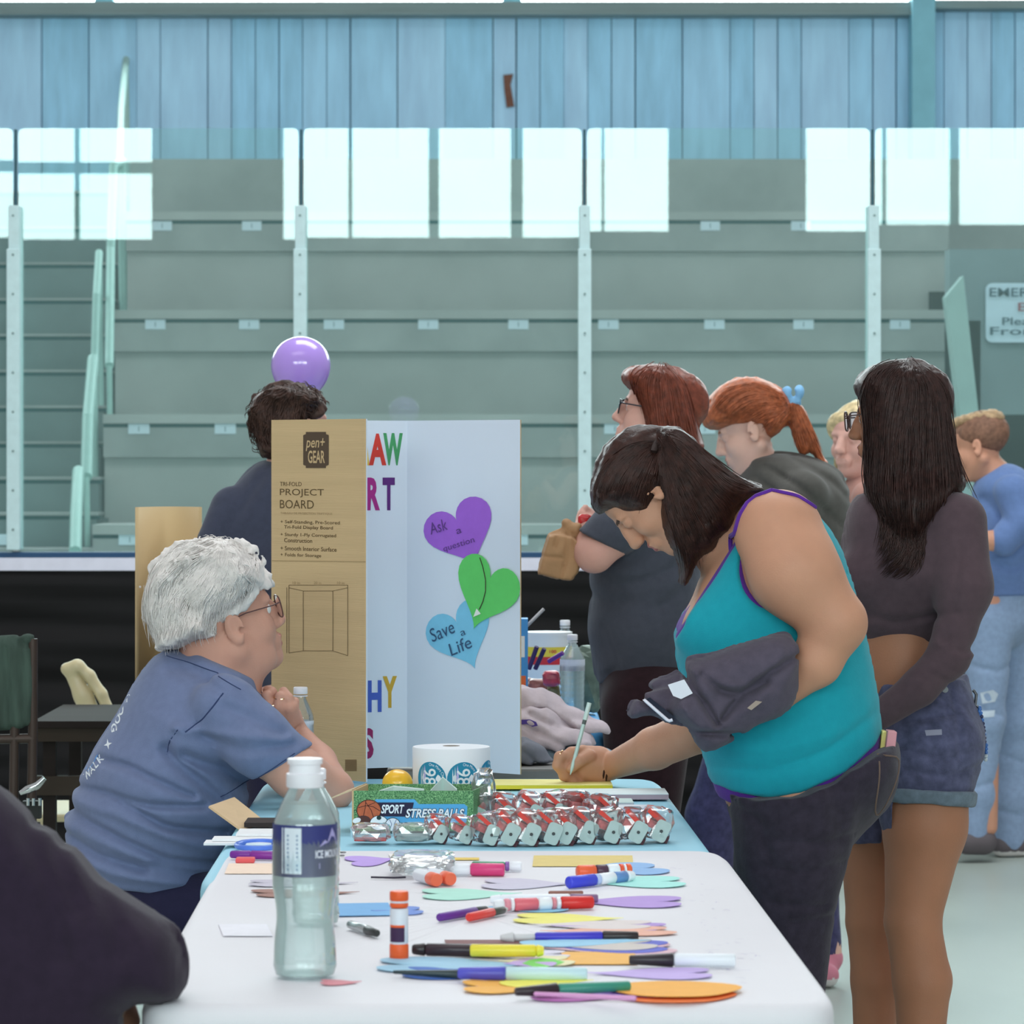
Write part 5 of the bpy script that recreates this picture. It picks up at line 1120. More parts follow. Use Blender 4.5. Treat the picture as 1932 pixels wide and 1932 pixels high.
# candy packs in front of the tub
r_ = random.Random(8)
for k, (px, py, w, h, rgb, lb_) in enumerate([(1000, 1312, 30, 66, (120, 60, 60), 'dark red snack pack leaning in front of the white tub'), (1014, 1300, 36, 40, (146, 84, 78), 'brown-red snack pack with a clear window under the pens'), (1012, 1330, 30, 44, (150, 140, 160), 'silver-mauve snack pack low in front of the white tub'), (1044, 1322, 26, 66, (100, 96, 56), 'olive snack pack between tub and ribbed bottle'), (1040, 1280, 34, 30, (190, 60, 80), 'bright red snack pack against the tub')]):
    D = 8.9-.05*k; c = P(px, py, D); hw, hh = w/2*D/F, h/2*D/F; V, Q = crumple((c[0], D, max(c[2], .752+hh*1.0)), (hw, .02, hh), 60+k, 3, amp=.15); V[:, 2] = np.maximum(V[:, 2], .7525); o = link('snack_pack', V, Q, mat('pack_%d' % k, rgb, .3, .3, 60, spec=.6), smooth=False); tag(o, lb_, 'snack pack')
for k, (a, c_) in enumerate([((998, 1262), (1013, 1220)), ((1010, 1262), (1027, 1224)), ((1035, 1248), (1062, 1232))]):
    b = MB(); b.tube([P(*a, 8.66), P(*c_, 8.64)], .0055, 8); o = b.build('pen', mat('pen_violet_%d' % k, [(70, 50, 96), (62, 46, 90), (120, 60, 150)][k], .4), smooth=True); tag(o, ['dark violet pen standing left among the snack packs', 'dark violet pen standing right of its twin among the snack packs', 'bright violet pen lying against the white tub'][k], 'pen')
for k, (a, c_, rgb) in enumerate([((988, 1322), (1004, 1316), 0)]): pass
b = MB(); D = 8.4; b.box((P(975, 0, D)[0], D, .752), (P(996, 0, D)[0], D+.08, P(0, 1168, D)[2]), 0); b.box((P(976, 0, D)[0], D-.001, P(0, 1240, D)[2]), (P(990, 0, D)[0], D, P(0, 1200, D)[2]), 1); b.box((P(978, 0, D)[0], D-.001, P(0, 1300, D)[2]), (P(992, 0, D)[0], D, P(0, 1275, D)[2]), 2)
o = b.build('carton', [mat('carton_blue', (70, 150, 220), .5), mat('carton_white', (230, 236, 240), .5), mat('carton_orange', (226, 110, 60), .5)]); tag(o, 'tall blue carton with white and orange patches, half behind the project board', 'carton')
b = MB(); b.tube([P(978, 1197, 8.44), P(1026, 1149, 8.46)], .004, 8); o = b.build('straw', mat('straw_grey', (196, 196, 200), .4), smooth=True); tag(o, 'grey-white stick slanting up behind the blue carton', 'stick')
V, Q = crumple(P(1108, 1281, 9.0), (.035, .04, .080), 90, 3); o = link('plastic_bag', V, Q, mat('bag_greygreen', (110, 128, 116), .4, .3, 30), smooth=False); tag(o, 'grey-green crumpled bag right of the ribbed bottle', 'bag')

# ================= left background =================
M_wood = mat('dark_wood', (36, 29, 26), .8, .15, 10, stretch=(.3, 3, 3)); Dt = 8.8; zt8 = P(0, 1364, Dt)[2]
tg = thing('bench_table', (P(170, 0, Dt)[0], Dt, 0), 'dark wooden table at the left behind the seated woman', 'table')
b = MB(); xa, xb = P(62, 0, Dt)[0], P(400, 0, Dt)[0]; b.box((xa, Dt, zt8-.012), (xb, Dt+.6, zt8+.004)); b.build('tabletop', M_wood, tg)
b = MB(); b.box((xa, Dt+.01, zt8-.045), (xb, Dt+.03, zt8-.012)); b.box((xa, Dt+.02, P(0, 1502, Dt)[2]), (xb, Dt+.05, P(0, 1466, Dt)[2])); b.build('apron', mat('apron_wood', (52, 42, 32), .6, .1, 10), tg)
for x in (xa+.02, xb-.04):
    for y in (Dt+.03, Dt+.55): b = MB(); b.box((x, y, 0), (x+.03, y+.03, zt8-.012)); b.build('leg', M_wood, tg)
# bent cardboard panel standing on it
M_kr2 = mat('kraft_plain', (198, 172, 130), .8, .05, 5); n = 24; V = []; D0 = 8.9; zb8 = zt8+.005; zt9 = P(0, 957, D0)[2]
for k in range(n+1):
    u = k/n; px = 258+u*120; y = D0+.11*math.sin(u*math.pi)**.8+.03*u; x = P(px, 0, y)[0]; V += [(x, y, zb8), (x, y, zt9)]
o = link('cardboard_sheet', np.array(V), [(2*k, 2*k+2, 2*k+3, 2*k+1) for k in range(n)], M_kr2, smooth=True); m = o.modifiers.new('t', 'SOLIDIFY'); m.thickness = .004; tag(o, 'tall curved sheet of plain brown cardboard standing behind the seated woman', 'cardboard')
# tan folding chair behind the dark table
ch = thing('folding_chair', (P(150, 0, 9.6)[0], 9.7, 0), 'tan metal folding chair with ribbed backrest, tilted behind the dark table', 'chair'); M_tan = mat('tan_metal', (206, 192, 152), .35, .05, 10, spec=.5)
f = Fld(.008); D = 9.55; f.chain([P(126, 1262, D), P(146, 1258, D), P(168, 1276, D), P(190, 1310, D), P(222, 1380, D)], [.016, .018, .016, .016, .016], k=.01); f.chain([P(138, 1272, D+.01), P(158, 1310, D+.01), P(182, 1372, D+.01)], [.020, .026, .03], k=.012)
f.disp.append(groove([[(P(150, 1270, D)[0], P(150, 1270, D)[2]), (P(178, 1312, D)[0], P(178, 1312, D)[2]), (P(204, 1372, D)[0], P(204, 1372, D)[2])]], .006, .005)); V, Q = surf(f, .004); link('backrest', V, Q, M_tan, ch)
b = MB(); c = P(185, 0, D); b.box((c[0]-.2, D-.05, .44), (c[0]+.2, D+.35, .46)); b.build('seat', M_tan, ch, bevel=.006)
for sx, sy in ((-.18, -.03), (.18, -.03), (-.18, .33), (.18, .33)): b = MB(); b.tube([(c[0]+sx, D+sy, .44), (c[0]+sx, D+sy*1.1, 0)], .011, 8); b.build('leg', M_tan, ch, smooth=True)
# director style chair at the far left
dc = thing('camp_chair', (P(30, 0, 8.3)[0], 8.3, 0), 'brown framed folding chair with green-grey cloth back at the far left', 'chair'); D = 8.3
M_gc = mat('green_cloth', (58, 74, 66), .8, .45, 8, .2, 100, stretch=(4, 4, .8)); M_fr = mat('brown_frame', (70, 58, 52), .4, metal=.3)
f = Fld(.01); f.u(cone(P(-60, 1215, D), P(56, 1205, D), .014, .012)); f.u(pillow([(-70, 1212), (58, 1202), (66, 1280), (62, 1350), (58, 1374), (20, 1378), (-70, 1380)], D, .02, .02)); f.disp.append(groove([[(P(38, 1200, D)[0], P(38, 1200, D)[2]), (P(45, 1280, D)[0], P(45, 1280, D)[2]), (P(48, 1370, D)[0], P(48, 1370, D)[2])], [(P(10, 1220, D)[0], P(10, 1220, D)[2]), (P(24, 1370, D)[0], P(24, 1370, D)[2])]], .006, .006)); V, Q = surf(f, .006); link('cloth_back', V, Q, M_gc, dc)
for x0, x1 in ((26, 28), (60, 62)): b = MB(); b.tube([P(x1, 1205, D), P(x1, 1370, D), P(x0, 1500, D), np.array([P(x0, 0, D)[0], D, 0])], .011, 8); b.build('leg', M_fr, dc, smooth=True)
for x in (-60, -90): b = MB(); b.tube([P(x, 1300, D+.3), np.array([P(x, 0, D)[0], D+.3, 0])], .011, 8); b.build('leg', M_fr, dc, smooth=True)
b = MB(); b.tube([P(-60, 1396, D), P(64, 1393, D)], .011, 8); b.build('stretcher', M_fr, dc, smooth=True)
b = MB(); b.box((P(-70, 0, D)[0], D-.0, .46), (P(66, 0, D)[0], D+.35, .475)); b.build('seat', M_gc, dc)
# chrome clamp thing
cl = thing('chrome_clamp', P(60, 1510, 8.1), 'small chrome lever with screws by the chair at the far left', 'clamp'); M_chr = mat('chrome', (210, 214, 214), .12, metal=1); D = 8.1
b = MB(); b.tube([P(38, 1497, D), P(52, 1490, D), P(70, 1482, D), P(84, 1468, D)], [.005, .010, .009, .006], 10); b.build('lever', M_chr, cl, smooth=True)
b = MB(); b.box(P(42, 1545, D), P(76, 1512, D)+np.array([0, .03, 0])); b.build('block', mat('block_black', (30, 32, 32), .5), cl)
for x in (53, 63, 75): b = MB(); b.tube([P(x, 1520, D-.01), P(x, 1506, D-.01)], .004, 8); b.build('screw', M_chr, cl, smooth=True)
b = MB(); b.tube([P(60, 1545, D+.02), np.array([P(60, 0, D)[0], D+.02, 0])], .01, 8); b.build('post', M_fr, cl, smooth=True)
# balloon
bc = P(567.5, 688, 9.0); R = 56*9.0/F; bl_ = thing('balloon', bc-np.array([0, 0, R*1.1]), 'purple balloon floating above the curly-haired person', 'balloon')
f = Fld(.02); f.u(ell(bc, (R, R, R*.95))); f.u(ell(bc+np.array([0, 0, -R*.35]), (R*.72, R*.72, R*.75)), .03); V, Q = surf(f, .004); link('balloon_skin', V, Q, mat('balloon_purple', (186, 150, 240), .18, spec=.6, coat=.5), bl_)
b = MB(); b.lathe(bc-np.array([0, 0, R*1.17]), [(.009, 0), (.004, .012)], 12); b.build('knot', mat('balloon_knot', (150, 110, 210), .4), bl_, smooth=True)
b = MB(); k0 = P(527, 735, 8.9); b.tube([bc-np.array([0, 0, R*1.17]), k0+np.array([0, 0, .004]), k0+np.array([-.002, -.02, -.02]), k0+np.array([.0, .0, -.35])], .0012, 5); b.build('ribbon', mat('ribbon_white', (226, 220, 230), .5), bl_)
# ---------------- seated white-haired woman ----------------
A = Person('person', 300, 6.75, 'seated person with short white hair, glasses and blue t-shirt, hands clasped over the table'); q = A.q; D = 6.75
A.head = hd = Head((538, 1166), D, face=1, pitch=-15, yaw=26, sc=1.02, jowl=1, fat=.006, nose=.95)
hd.h.disp.append(wob(.0007, 60, 3))
tee = Fld(.03)
A.ch(tee, [(405, 1300), (370, 1370), (318, 1480)], [82, 122, 146], [1.65, 1.5])
A.ch(tee, [(318, 1480), (285, 1580), (280, 1670)], [146, 150, 140], 1.25)
tee.u(pillow([(300, 1228), (345, 1222), (470, 1290), (520, 1330), (500, 1420), (450, 1520), (410, 1640), (380, 1680), (180, 1680), (112, 1560), (138, 1530), (140, 1480), (190, 1400), (225, 1345), (260, 1275)], D, .155, .11), .02)
slv = Fld(.02); A.ch(slv, [(425, 1335, -.16), (480, 1396, -.165), (560, 1462, -.14), (640, 1520, -.12)], [64, 62, 58, 56], k=.02)
slv.clip(plane(q(503, 1457, -.15), (.517, .0, -.856)), .004); slv.clip(off(cone(q(480, 1396, -.165), q(640, 1540, -.12), .044, .040), .0) if False else plane(q(700, 0), (1, 0, 0)), .004)
tee.u(slv, .018)                 # near sleeve
A.ch(tee, [(440, 1335, .17), (520, 1420, .2)], [60, 52], k=.02)
trunk = tee.it[:]
body = A.body; body.u(off(_t := Fld(.03), .012)) if False else None
ft = Fld(.03); ft.it = list(trunk[:4]); body.u(off(ft, .026)); body.it[-1][0].bb = (q(120, 1700, -.25), q(480, 1250, .25))
A.ch(body, [(425, 1190, .01), (408, 1235, .0), (400, 1290, 0)], [50, 62, 74], 1.0, .03)
A.ch(body, [(462, 1225, .0), (440, 1290, 0)], [34, 56], 1.0, .02)
body.u(hd, .03)
A.ch(body, [(425, 1345, -.16), (500, 1415, -.165), (560, 1458, -.15), (628, 1490, -.10)], [44, 44, 47, 37], k=.02)      # near upper arm
A.ch(body, [(630, 1492, -.10), (598, 1440, .0), (556, 1378, .03)], [36, 36, 22], k=.012)                             # forearm
A.ch(body, [(440, 1345, .17), (585, 1490, .19), (548, 1378, .05)], [48, 34, 20], k=.02)
hand = [([(556, 1380, .03), (548, 1352, .02)], [.022, .021]), ([(543, 1360, .0), (546, 1335, -.02)], [.019, .016]),
        ([(516, 1352, .0), (508, 1328, -.018), (503, 1312, -.02)], [.0105, .0105, .0095]),
        ([(534, 1356, -.012), (526, 1334, -.028), (528, 1314, -.026)], [.0100, .0102, .0092]),
        ([(549, 1340, -.01), (543, 1318, -.022), (535, 1305, -.015)], [.0100, .0100, .0090]),
        ([(560, 1358, .0), (552, 1340, -.016), (556, 1324, -.01)], [.0100, .0100, .0088]),
        ([(520, 1322, -.005), (512, 1306, -.008), (505, 1302, .0)], [.0098, .0096, .0085]),
        ([(505, 1338, .0), (498, 1326, -.01)], [.011, .010])]
fingers(body, hand, D, .0045)
A.ch(body, [(300, 1720, -.1), (540, 1725, -.1), (545, 2000, -.1), (545, 2240, -.1), (600, 2262, -.1)], [70, 56, 46, 30, 26], k=.02)
A.ch(body, [(300, 1720, .1), (540, 1725, .1), (545, 2000, .1), (545, 2240, .1), (600, 2262, .1)], [70, 56, 46, 30, 26], k=.02)
A.fine = [hd.box(), (q(490, 1400, -.07), q(580, 1290, .08), .002)]
A.skin(M_skin('rosy', (206, 154, 134)), .006, brow=mat('brow_white', (196, 176, 166), .8))
A.eyes(); A.glasses((88, 52, 48), .0013, .023, .020)
# t-shirt
tee.clip(plane(q(426, 1253), (.42, 0, .91)), .004)
tee.clip(curtain([(100, 1655), (200, 1655), (300, 1668), (380, 1672), (460, 1640)], D), .006)
c0, c1 = q(480, 1400, -.165), q(556, 1458, -.14); sl = q(512, 1438, -.16); nd = np.array([.80, 0, -.62])
tee_sleeve = plane(q(520, 1442, -.15), (.50, -.1, -.86))
tee.clip(lambda p: np.where(p[:, 0] > q(455, 0)[0]-.0, tee_sleeve(p), -1.0)*.8, .004) if False else None
tee.disp += [A.fold([[(150, 1478), (215, 1482), (300, 1500), (400, 1506)], [(140, 1520), (230, 1556), (330, 1602), (425, 1622)], [(118, 1556), (200, 1594), (290, 1622)], [(200, 1424), (262, 1432), (330, 1462), (380, 1486)], [(250, 1495), (330, 1540), (430, 1560)]], .0105, .0075),
             A.fold([[(330, 1400), (352, 1425), (392, 1462), (425, 1500)], [(365, 1412), (430, 1440), (470, 1480)]], .014, .012),
             A.fold([[(400, 1372), (470, 1398), (560, 1388)], [(440, 1318), (500, 1345), (545, 1372)], [(160, 1560), (260, 1600), (400, 1640)], [(330, 1255), (380, 1262), (430, 1290)]], .0075, .010),
             A.fold([[(145, 1500), (240, 1518), (330, 1556), (420, 1590)], [(125, 1540), (200, 1572), (300, 1606)], [(350, 1358), (420, 1368), (500, 1372), (560, 1380)], [(140, 1598), (240, 1630), (360, 1650)]], -.0065, .009),
             A.fold([[(432, 1300), (402, 1338), (366, 1366)], [(352, 1364), (337, 1384), (330, 1412)]], .003, .0022), wob(.0016, 22, 5)]
M_tee = M_knit('tee_blue', (112, 124, 158)); tshirt = sub(A.part('tshirt', tee, .0042, M_tee))
M_seam2 = mat('seam_blue', (52, 66, 104), .9)
seamline([(438, 1294), (420, 1318), (400, 1342), (368, 1366)], D, tee, .0013, M_seam2, tshirt, lift=.0010); seamline([(354, 1362), (338, 1384), (331, 1410)], D, tee, .0013, M_seam2, tshirt, lift=.0010)
seamline([(568, 1405), (520, 1438), (470, 1470), (426, 1492)], D, tee, .0009, M_seam2, tshirt, lift=.0008); seamline([(320, 1234), (374, 1248), (426, 1264), (470, 1288)], D, tee, .0009, M_seam2, tshirt, lift=.0008)
teef = tee
A_col = Fld(.01); 
M_sp = mat('print_white', (226, 232, 238), .7); M_spb = mat('print_blue2', (76, 150, 222), .7)
for c_, x, y, r, h_ in (('T', 247, 1294, -74, 12), ('H', 244, 1306, -73, 12), ('E', 240, 1319, -72, 12), ('D', 233, 1338, -70, 15), ('O', 228, 1352, -69, 15), ('G', 223, 1367, -67, 15), ('K', 200, 1423, 48, 13), ('L', 192, 1433, 47, 13), ('A', 184, 1443, 46, 13), ('W', 175, 1454, 44, 13)):
    glyph(c_, x, y, math.radians(r), h_, D, tee, M_sp, tshirt)
st_ = [];
for k in range(8):
    a = math.radians(k*45+20); rr = 9.5 if k % 2 == 0 else 3; st_.append((215+rr*math.cos(a), 1396-rr*math.sin(a)))
mark(st_, D, tee, M_sp, tshirt, 'star'); mark([(192, 1382), (197, 1396), (194, 1418), (186, 1434), (176, 1448), (168, 1446), (168, 1434), (176, 1412), (184, 1394)], D, tee, M_spb, tshirt, 'paw_print')
# trousers
tr = Fld(.03); A.ch(tr, [(285, 1640), (310, 1712)], [132, 118], 1.25); 
for s_ in (-.1, .1): A.ch(tr, [(310, 1722, s_), (545, 1730, s_), (550, 2000, s_), (548, 2225, s_)], [84, 68, 58, 46], k=.02)
A.part('trousers', tr, .008, M_knit('navy_trousers', (42, 40, 66)))
# hair
hair = Fld(.02)
hair.u(pillow([(272, 1150), (276, 1110), (292, 1066), (322, 1040), (360, 1024), (400, 1012), (448, 1026), (478, 1048), (494, 1078), (502, 1102), (482, 1100), (468, 1122), (462, 1150), (440, 1142), (420, 1148), (412, 1176), (424, 1200), (395, 1208), (360, 1216), (330, 1228), (300, 1226), (290, 1200)], D, .108, .032, dy=.0))
hair.u(ell(q(402, 1105, .0), (.098, .102, .082)), .03)
hair.clip(curtain([(250, 1238), (300, 1228), (340, 1232), (400, 1212), (432, 1185), (440, 1150), (465, 1146), (500, 1104), (560, 1090)], D), .006)
hair.disp += [wob(.0052, 62, 9), wob(.0038, 120, 11), wob(.0016, 260, 12)]
g = [[(400, 1020), (340, 1030), (292, 1075), (276, 1140), (288, 1205)], [(410, 1022), (350, 1045), (305, 1090), (296, 1160), (305, 1224)], [(415, 1030), (365, 1065), (328, 1120), (320, 1180), (330, 1226)], [(420, 1035), (385, 1085), (350, 1130), (350, 1180), (362, 1218)], [(430, 1035), (410, 1090), (385, 1140), (385, 1180), (395, 1208)],
     [(430, 1030), (430, 1080), (415, 1130), (410, 1165), (415, 1196)], [(435, 1030), (448, 1070), (445, 1110), (440, 1140), (430, 1150)], [(430, 1028), (465, 1060), (470, 1095), (466, 1120), (462, 1140)], [(425, 1022), (465, 1042), (488, 1075), (490, 1090), (480, 1105)]]
vq = flow(hair, g, D, 1700, 14, .0014, wave=.0050, seed=4, fly=.0015, lift=.0008, jit=.003)
g2 = [[(330, 1100), (310, 1140), (300, 1180), (296, 1222)], [(370, 1120), (345, 1160), (335, 1195), (330, 1228)], [(410, 1130), (395, 1170), (390, 1200), (385, 1212)], [(430, 1150), (425, 1170), (425, 1185), (420, 1200)]]
vq2 = flow(hair, g2, D, 380, 10, .0011, wave=.0012, seed=6, fly=.002)
rs = np.random.default_rng(5); N = 160; t = rs.uniform(0, 1, N); oc = resample(np.array([(280, 1180), (276, 1120), (300, 1058), (360, 1025), (410, 1014), (460, 1034), (492, 1075)], float), 60)[(t*59).astype(int)]
pth = []
for j in range(N):
    a = P(oc[j, 0], oc[j, 1], D+rs.uniform(-.06, .06)); dv = a-q(390, 1130); dv[1] = 0; dv /= np.linalg.norm(dv); tang = np.array([dv[2], 0, -dv[0]])*rs.choice([-1, 1]); L = rs.uniform(.008, .022)
    pth.append([a-dv*.006+dv*L*.55*math.sin(u*2.2)+tang*L*u*1.1+rs.normal(size=3)*.0006 for u in np.linspace(0, 1, 8)])
vq3 = strands(np.array(pth), .0006)
MH = M_hair('white', (226, 220, 216), .5, .10, .3); A.part('hair', hair, .003, MH, extra=[vq, vq2, vq3])
rg = MB()
for px, py in ((528, 1316), (512, 1328)): c = q(px, py, -.027); rg.tube([c+np.array([.0105*math.cos(t), .0085*math.sin(t)*.9, .003*math.sin(t)]) for t in np.linspace(0, 6.28, 18, endpoint=False)], .0012, 6, closed=True)
rg.build('rings', mat('gold_ring', (226, 190, 140), .2, metal=1), A.r)
ck = thing('chair', (q(290, 0)[0], D, 0), 'dark metal chair under the white-haired person', 'chair'); b = MB(); c = q(290, 0); b.box((c[0]-.2, D-.21, .425), (c[0]+.22, D+.21, .455)); b.build('seat', M_fr, ck, bevel=.008)
for sx, sy in ((-.18, -.19), (.2, -.19), (-.18, .19), (.2, .19)): b = MB(); b.tube([(c[0]+sx, D+sy, .43), (c[0]+sx*1.1, D+sy*1.05, 0)], .012, 8); b.build('leg', M_fr, ck, smooth=True)
# ---------------- woman in the teal tank top, bent over the table, writing ----------------
B = Person('person', 1500, 6.6, 'person with dark brown ponytail in a turquoise tank top, bending over the table and writing'); q = B.q; D = 6.6
B.head = hd = Head((1194, 1037), D, face=-1, pitch=60, yaw=8, sc=.91, closed=True, nose=.85)
top = Fld(.035)
B.ch(top, [(1512, 1440), (1475, 1330), (1440, 1225), (1440, 1120), (1462, 1030)], [146, 148, 140, 118, 80], [1.15, 1.15, 1.25, 1.45])
top.u(pillow([(1440, 922), (1500, 940), (1560, 985), (1600, 1060), (1640, 1220), (1664, 1350), (1664, 1470), (1580, 1560), (1370, 1560), (1340, 1480), (1322, 1418), (1300, 1330), (1285, 1270), (1272, 1225), (1276, 1170), (1294, 1120), (1310, 1080), (1370, 990), (1400, 940)], D, .165, .12), .025)
for s_ in (-.075, .075): top.u(ell(q(1345, 1190, s_), (.072, .070, .066)), .03)
torso = top.it[:]
body = B.body; ft = Fld(.035); ft.it = list(torso); body.u(off(ft, .016)); body.it[-1][0].bb = (q(1250, 1520, -.25), q(1700, 900, .25))
B.ch(body, [(1300, 985, .0), (1350, 1010, 0), (1410, 1030, .0)], [54, 58, 72], 1.0, .03); body.u(hd, .03)
B.ch(body, [(1470, 1008, -.155), (1500, 1080, -.19), (1574, 1172, -.20)], [83, 78, 58], k=.03)
B.ch(body, [(1576, 1178, -.20), (1540, 1248, -.20), (1462, 1316, -.185)], [56, 45, 30], k=.015)
B.ch(body, [(1462, 1316, -.185), (1400, 1350, -.18)], [30, 24], k=.01)
B.ch(body, [(1400, 1060, .17), (1345, 1240, .20), (1318, 1372, .22)], [70, 58, 46], k=.02)
B.ch(body, [(1318, 1376, .22), (1235, 1412, .32), (1150, 1447, .44)], [46, 41, 26], k=.012)
# writing hand
hand = [([(1150, 1447, .44), (1118, 1444, .44)], [.025, .029]), ([(1128, 1438, .44), (1100, 1434, .43)], [.031, .028]), ([(1130, 1456, .44), (1104, 1454, .43)], [.026, .020]),
        ([(1100, 1418, .42), (1078, 1420, .41), (1066, 1440, .41), (1074, 1455, .42)], [.0125, .0105, .0098, .0088]),
        ([(1088, 1424, .42), (1056, 1428, .40), (1052, 1444, .40), (1068, 1458, .41)], [.0115, .0102, .0096, .0086]),
        ([(1084, 1440, .42), (1058, 1448, .405), (1064, 1464, .41), (1082, 1470, .42)], [.0110, .0100, .0092, .0084]),
        ([(1094, 1456, .43), (1070, 1464, .42), (1082, 1476, .42), (1098, 1474, .43)], [.0105, .0092, .0086, .0080]),
        ([(1112, 1426, .41), (1092, 1436, .395), (1078, 1450, .395)], [.013, .0112, .0092])]
fingers(body, hand, D, .0045)
B.ch(body, [(1500, 1500, -.1), (1490, 1820, -.09), (1520, 2230, -.08), (1450, 2285, -.08)], [60, 60, 34, 28], k=.02)
B.ch(body, [(1500, 1500, .1), (1450, 1820, .12), (1500, 2230, .14), (1430, 2285, .14)], [60, 60, 34, 28], k=.02)
B.fine = [hd.box(), (q(1035, 1500, .36), q(1165, 1390, .50), .002)]
B.skin(M_skin('tan', (198, 146, 118)), .006)
# tank top: neckline and armhole
core = Fld(.02); core.it = list(top.it)
neck_cut = plane(q(1330, 1085), (-.86, 0, .50))
def tank(p, grow=0.):
    d = core(p)
    n_ = ((p-q(1302, 1150))@(np.array([-.845, 0, .535])))                      # left/up of the scoop line is bare
    arm = np.linalg.norm((p-q(1478, 1040, -.2))*np.array([1, .8, .86]), axis=1)-(.094-grow)
    return smax(smax(d, n_-grow, .004), -arm, .006)
def tank_t(p): return tank(p)
def tank_p(p): return tank(p, .0075)
hem_t = [(1300, 1470), (1335, 1470), (1375, 1484), (1440, 1490), (1500, 1480), (1580, 1446), (1660, 1380), (1720, 1340)]
tf = Fld(.01); tt = lambda p: tank(p); tt.bb = (q(1240, 1570, -.28), q(1720, 890, .28)); tf.u(tt); tf.clip(curtain(hem_t, D), .004)
tf.disp += [B.fold([[(1300, 1262), (1360, 1245), (1440, 1215), (1520, 1175)], [(1340, 1440), (1440, 1440), (1540, 1405), (1640, 1340)], [(1420, 1100), (1480, 1150), (1525, 1185)]], .004, .008), B.fold([[(1320, 1400), (1440, 1405), (1560, 1370)], [(1300, 1130), (1290, 1160)]], -.003, .01), wob(.0012, 25, 8)]
M_teal_c = M_knit('teal', (30, 158, 174), .03); M_pur = M_knit('purple', (92, 46, 148), .04)
shirt = B.part('tank_top', tf, .0045, M_teal_c)
pf = Fld(.01); pp = lambda p: tank(p, .0075)+.005; pp.bb = tt.bb; pf.u(pp); pf.clip(curtain([(x, y+24) for x, y in hem_t], D), .004)
pf.clip(plane(q(1300, 0, 0), (-1, 0, 0)), .004) if False else None
o = B.part('undershirt', pf, .0045, M_pur, 'purple undershirt showing along the armhole, neckline and hem')
ds = Fld(.01); ds.it = body.it
skin_surf = Fld(.02); skin_surf.it = body.it[:6]
ring = [(1376, 1010), (1374, 1040), (1384, 1072), (1404, 1098), (1430, 1126), (1452, 1140)]
seamline([(1444, 924), (1405, 938), (1384, 970), (1374, 1010), (1374, 1040), (1380, 1062)], D, body, .0050, M_pur, B.r, 'armhole_trim')
seamline([(1444, 924), (1490, 934), (1528, 958), (1545, 985)], D, body, .0045, M_pur, B.r, 'strap')
seamline([(1446, 918), (1495, 928), (1535, 952), (1556, 990)], D, body, .0042, M_teal_c, B.r, 'strap')
# jeans
M_jean = M_knit('black_jeans', (52, 46, 58), .22); jf = Fld(.03)
B.ch(jf, [(1525, 1440), (1510, 1490)], [150, 142], 1.15); jf.u(ell(q(1600, 1440, -.05), (.088, .14, .10)), .04); jf.u(ell(q(1600, 1440, .05), (.088, .14, .10)), .04)
B.ch(jf, [(1500, 1500, -.1), (1482, 1820, -.09), (1505, 2220, -.08)], [122, 72, 48], k=.03); B.ch(jf, [(1500, 1500, .1), (1450, 1820, .12), (1490, 2220, .14)], [122, 72, 48], k=.03)
jf.clip(curtain([(1300, 1480), (1340, 1484), (1380, 1492), (1480, 1486), (1560, 1460), (1640, 1410), (1700, 1394)], D, False), .004)
jf.disp += [B.fold([[(1430, 1560), (1520, 1572), (1600, 1560)], [(1420, 1615), (1500, 1622), (1580, 1612)], [(1440, 1680), (1540, 1690)], [(1480, 1720), (1560, 1712)], [(1365, 1500), (1420, 1530), (1440, 1600)]], .005, .007), wob(.002, 30, 3)]
jeans = sub(B.part('jeans', jf, .006, M_jean))
seamline([(1640, 1410), (1690, 1418), (1680, 1460), (1648, 1540), (1636, 1520), (1642, 1440), (1640, 1410)], D, jf, .0018, mat('thread', (112, 92, 82), .8), jeans, 'pocket')
for s_ in (-.08, .14): b = Fld(.02); b.chain([P(1515, 2270, D+s_), P(1455, 2298, D+s_)], [.042, .036]); b.clip(plane((0, 0, .003), (0, 0, -1))); V, Q = surf(b, .006); link('shoe', V, Q, mat('shoe_dark', (40, 38, 42), .6), B.r)
# hair: cap, bump and ponytail
hf = Fld(.02)
hf.u(pillow([(1112, 938), (1118, 905), (1138, 868), (1170, 842), (1205, 828), (1236, 830), (1262, 850), (1275, 900), (1268, 950), (1246, 938), (1232, 950), (1230, 968), (1200, 974), (1176, 970), (1150, 962), (1126, 972)], D, .095, .06))
hf.u(pillow([(1236, 828), (1242, 808), (1264, 800), (1290, 810), (1318, 838), (1352, 872), (1400, 902), (1450, 922), (1420, 936), (1392, 960), (1382, 1000), (1362, 1016), (1350, 1040), (1320, 1052), (1308, 1078), (1296, 1108), (1278, 1102), (1284, 1076), (1276, 1052), (1256, 1020), (1242, 985), (1240, 940), (1232, 880)], D, .085, .045, dy=-.02))
cap(hf, hd, .010)
hf.cut(ell(q(1240, 954, -.12), (.019, .05, .017)), .01)
hf.disp += [wob(.0022, 55, 2), wob(.0010, 150, 4)]
g1 = [[(1238, 832), (1190, 836), (1140, 872), (1116, 925), (1124, 968)], [(1238, 836), (1200, 850), (1160, 890), (1140, 930), (1148, 962)], [(1240, 840), (1215, 862), (1190, 905), (1178, 940), (1180, 968)], [(1242, 845), (1232, 872), (1220, 910), (1212, 945), (1206, 970)], [(1244, 850), (1242, 880), (1240, 905), (1236, 930), (1232, 945)]]
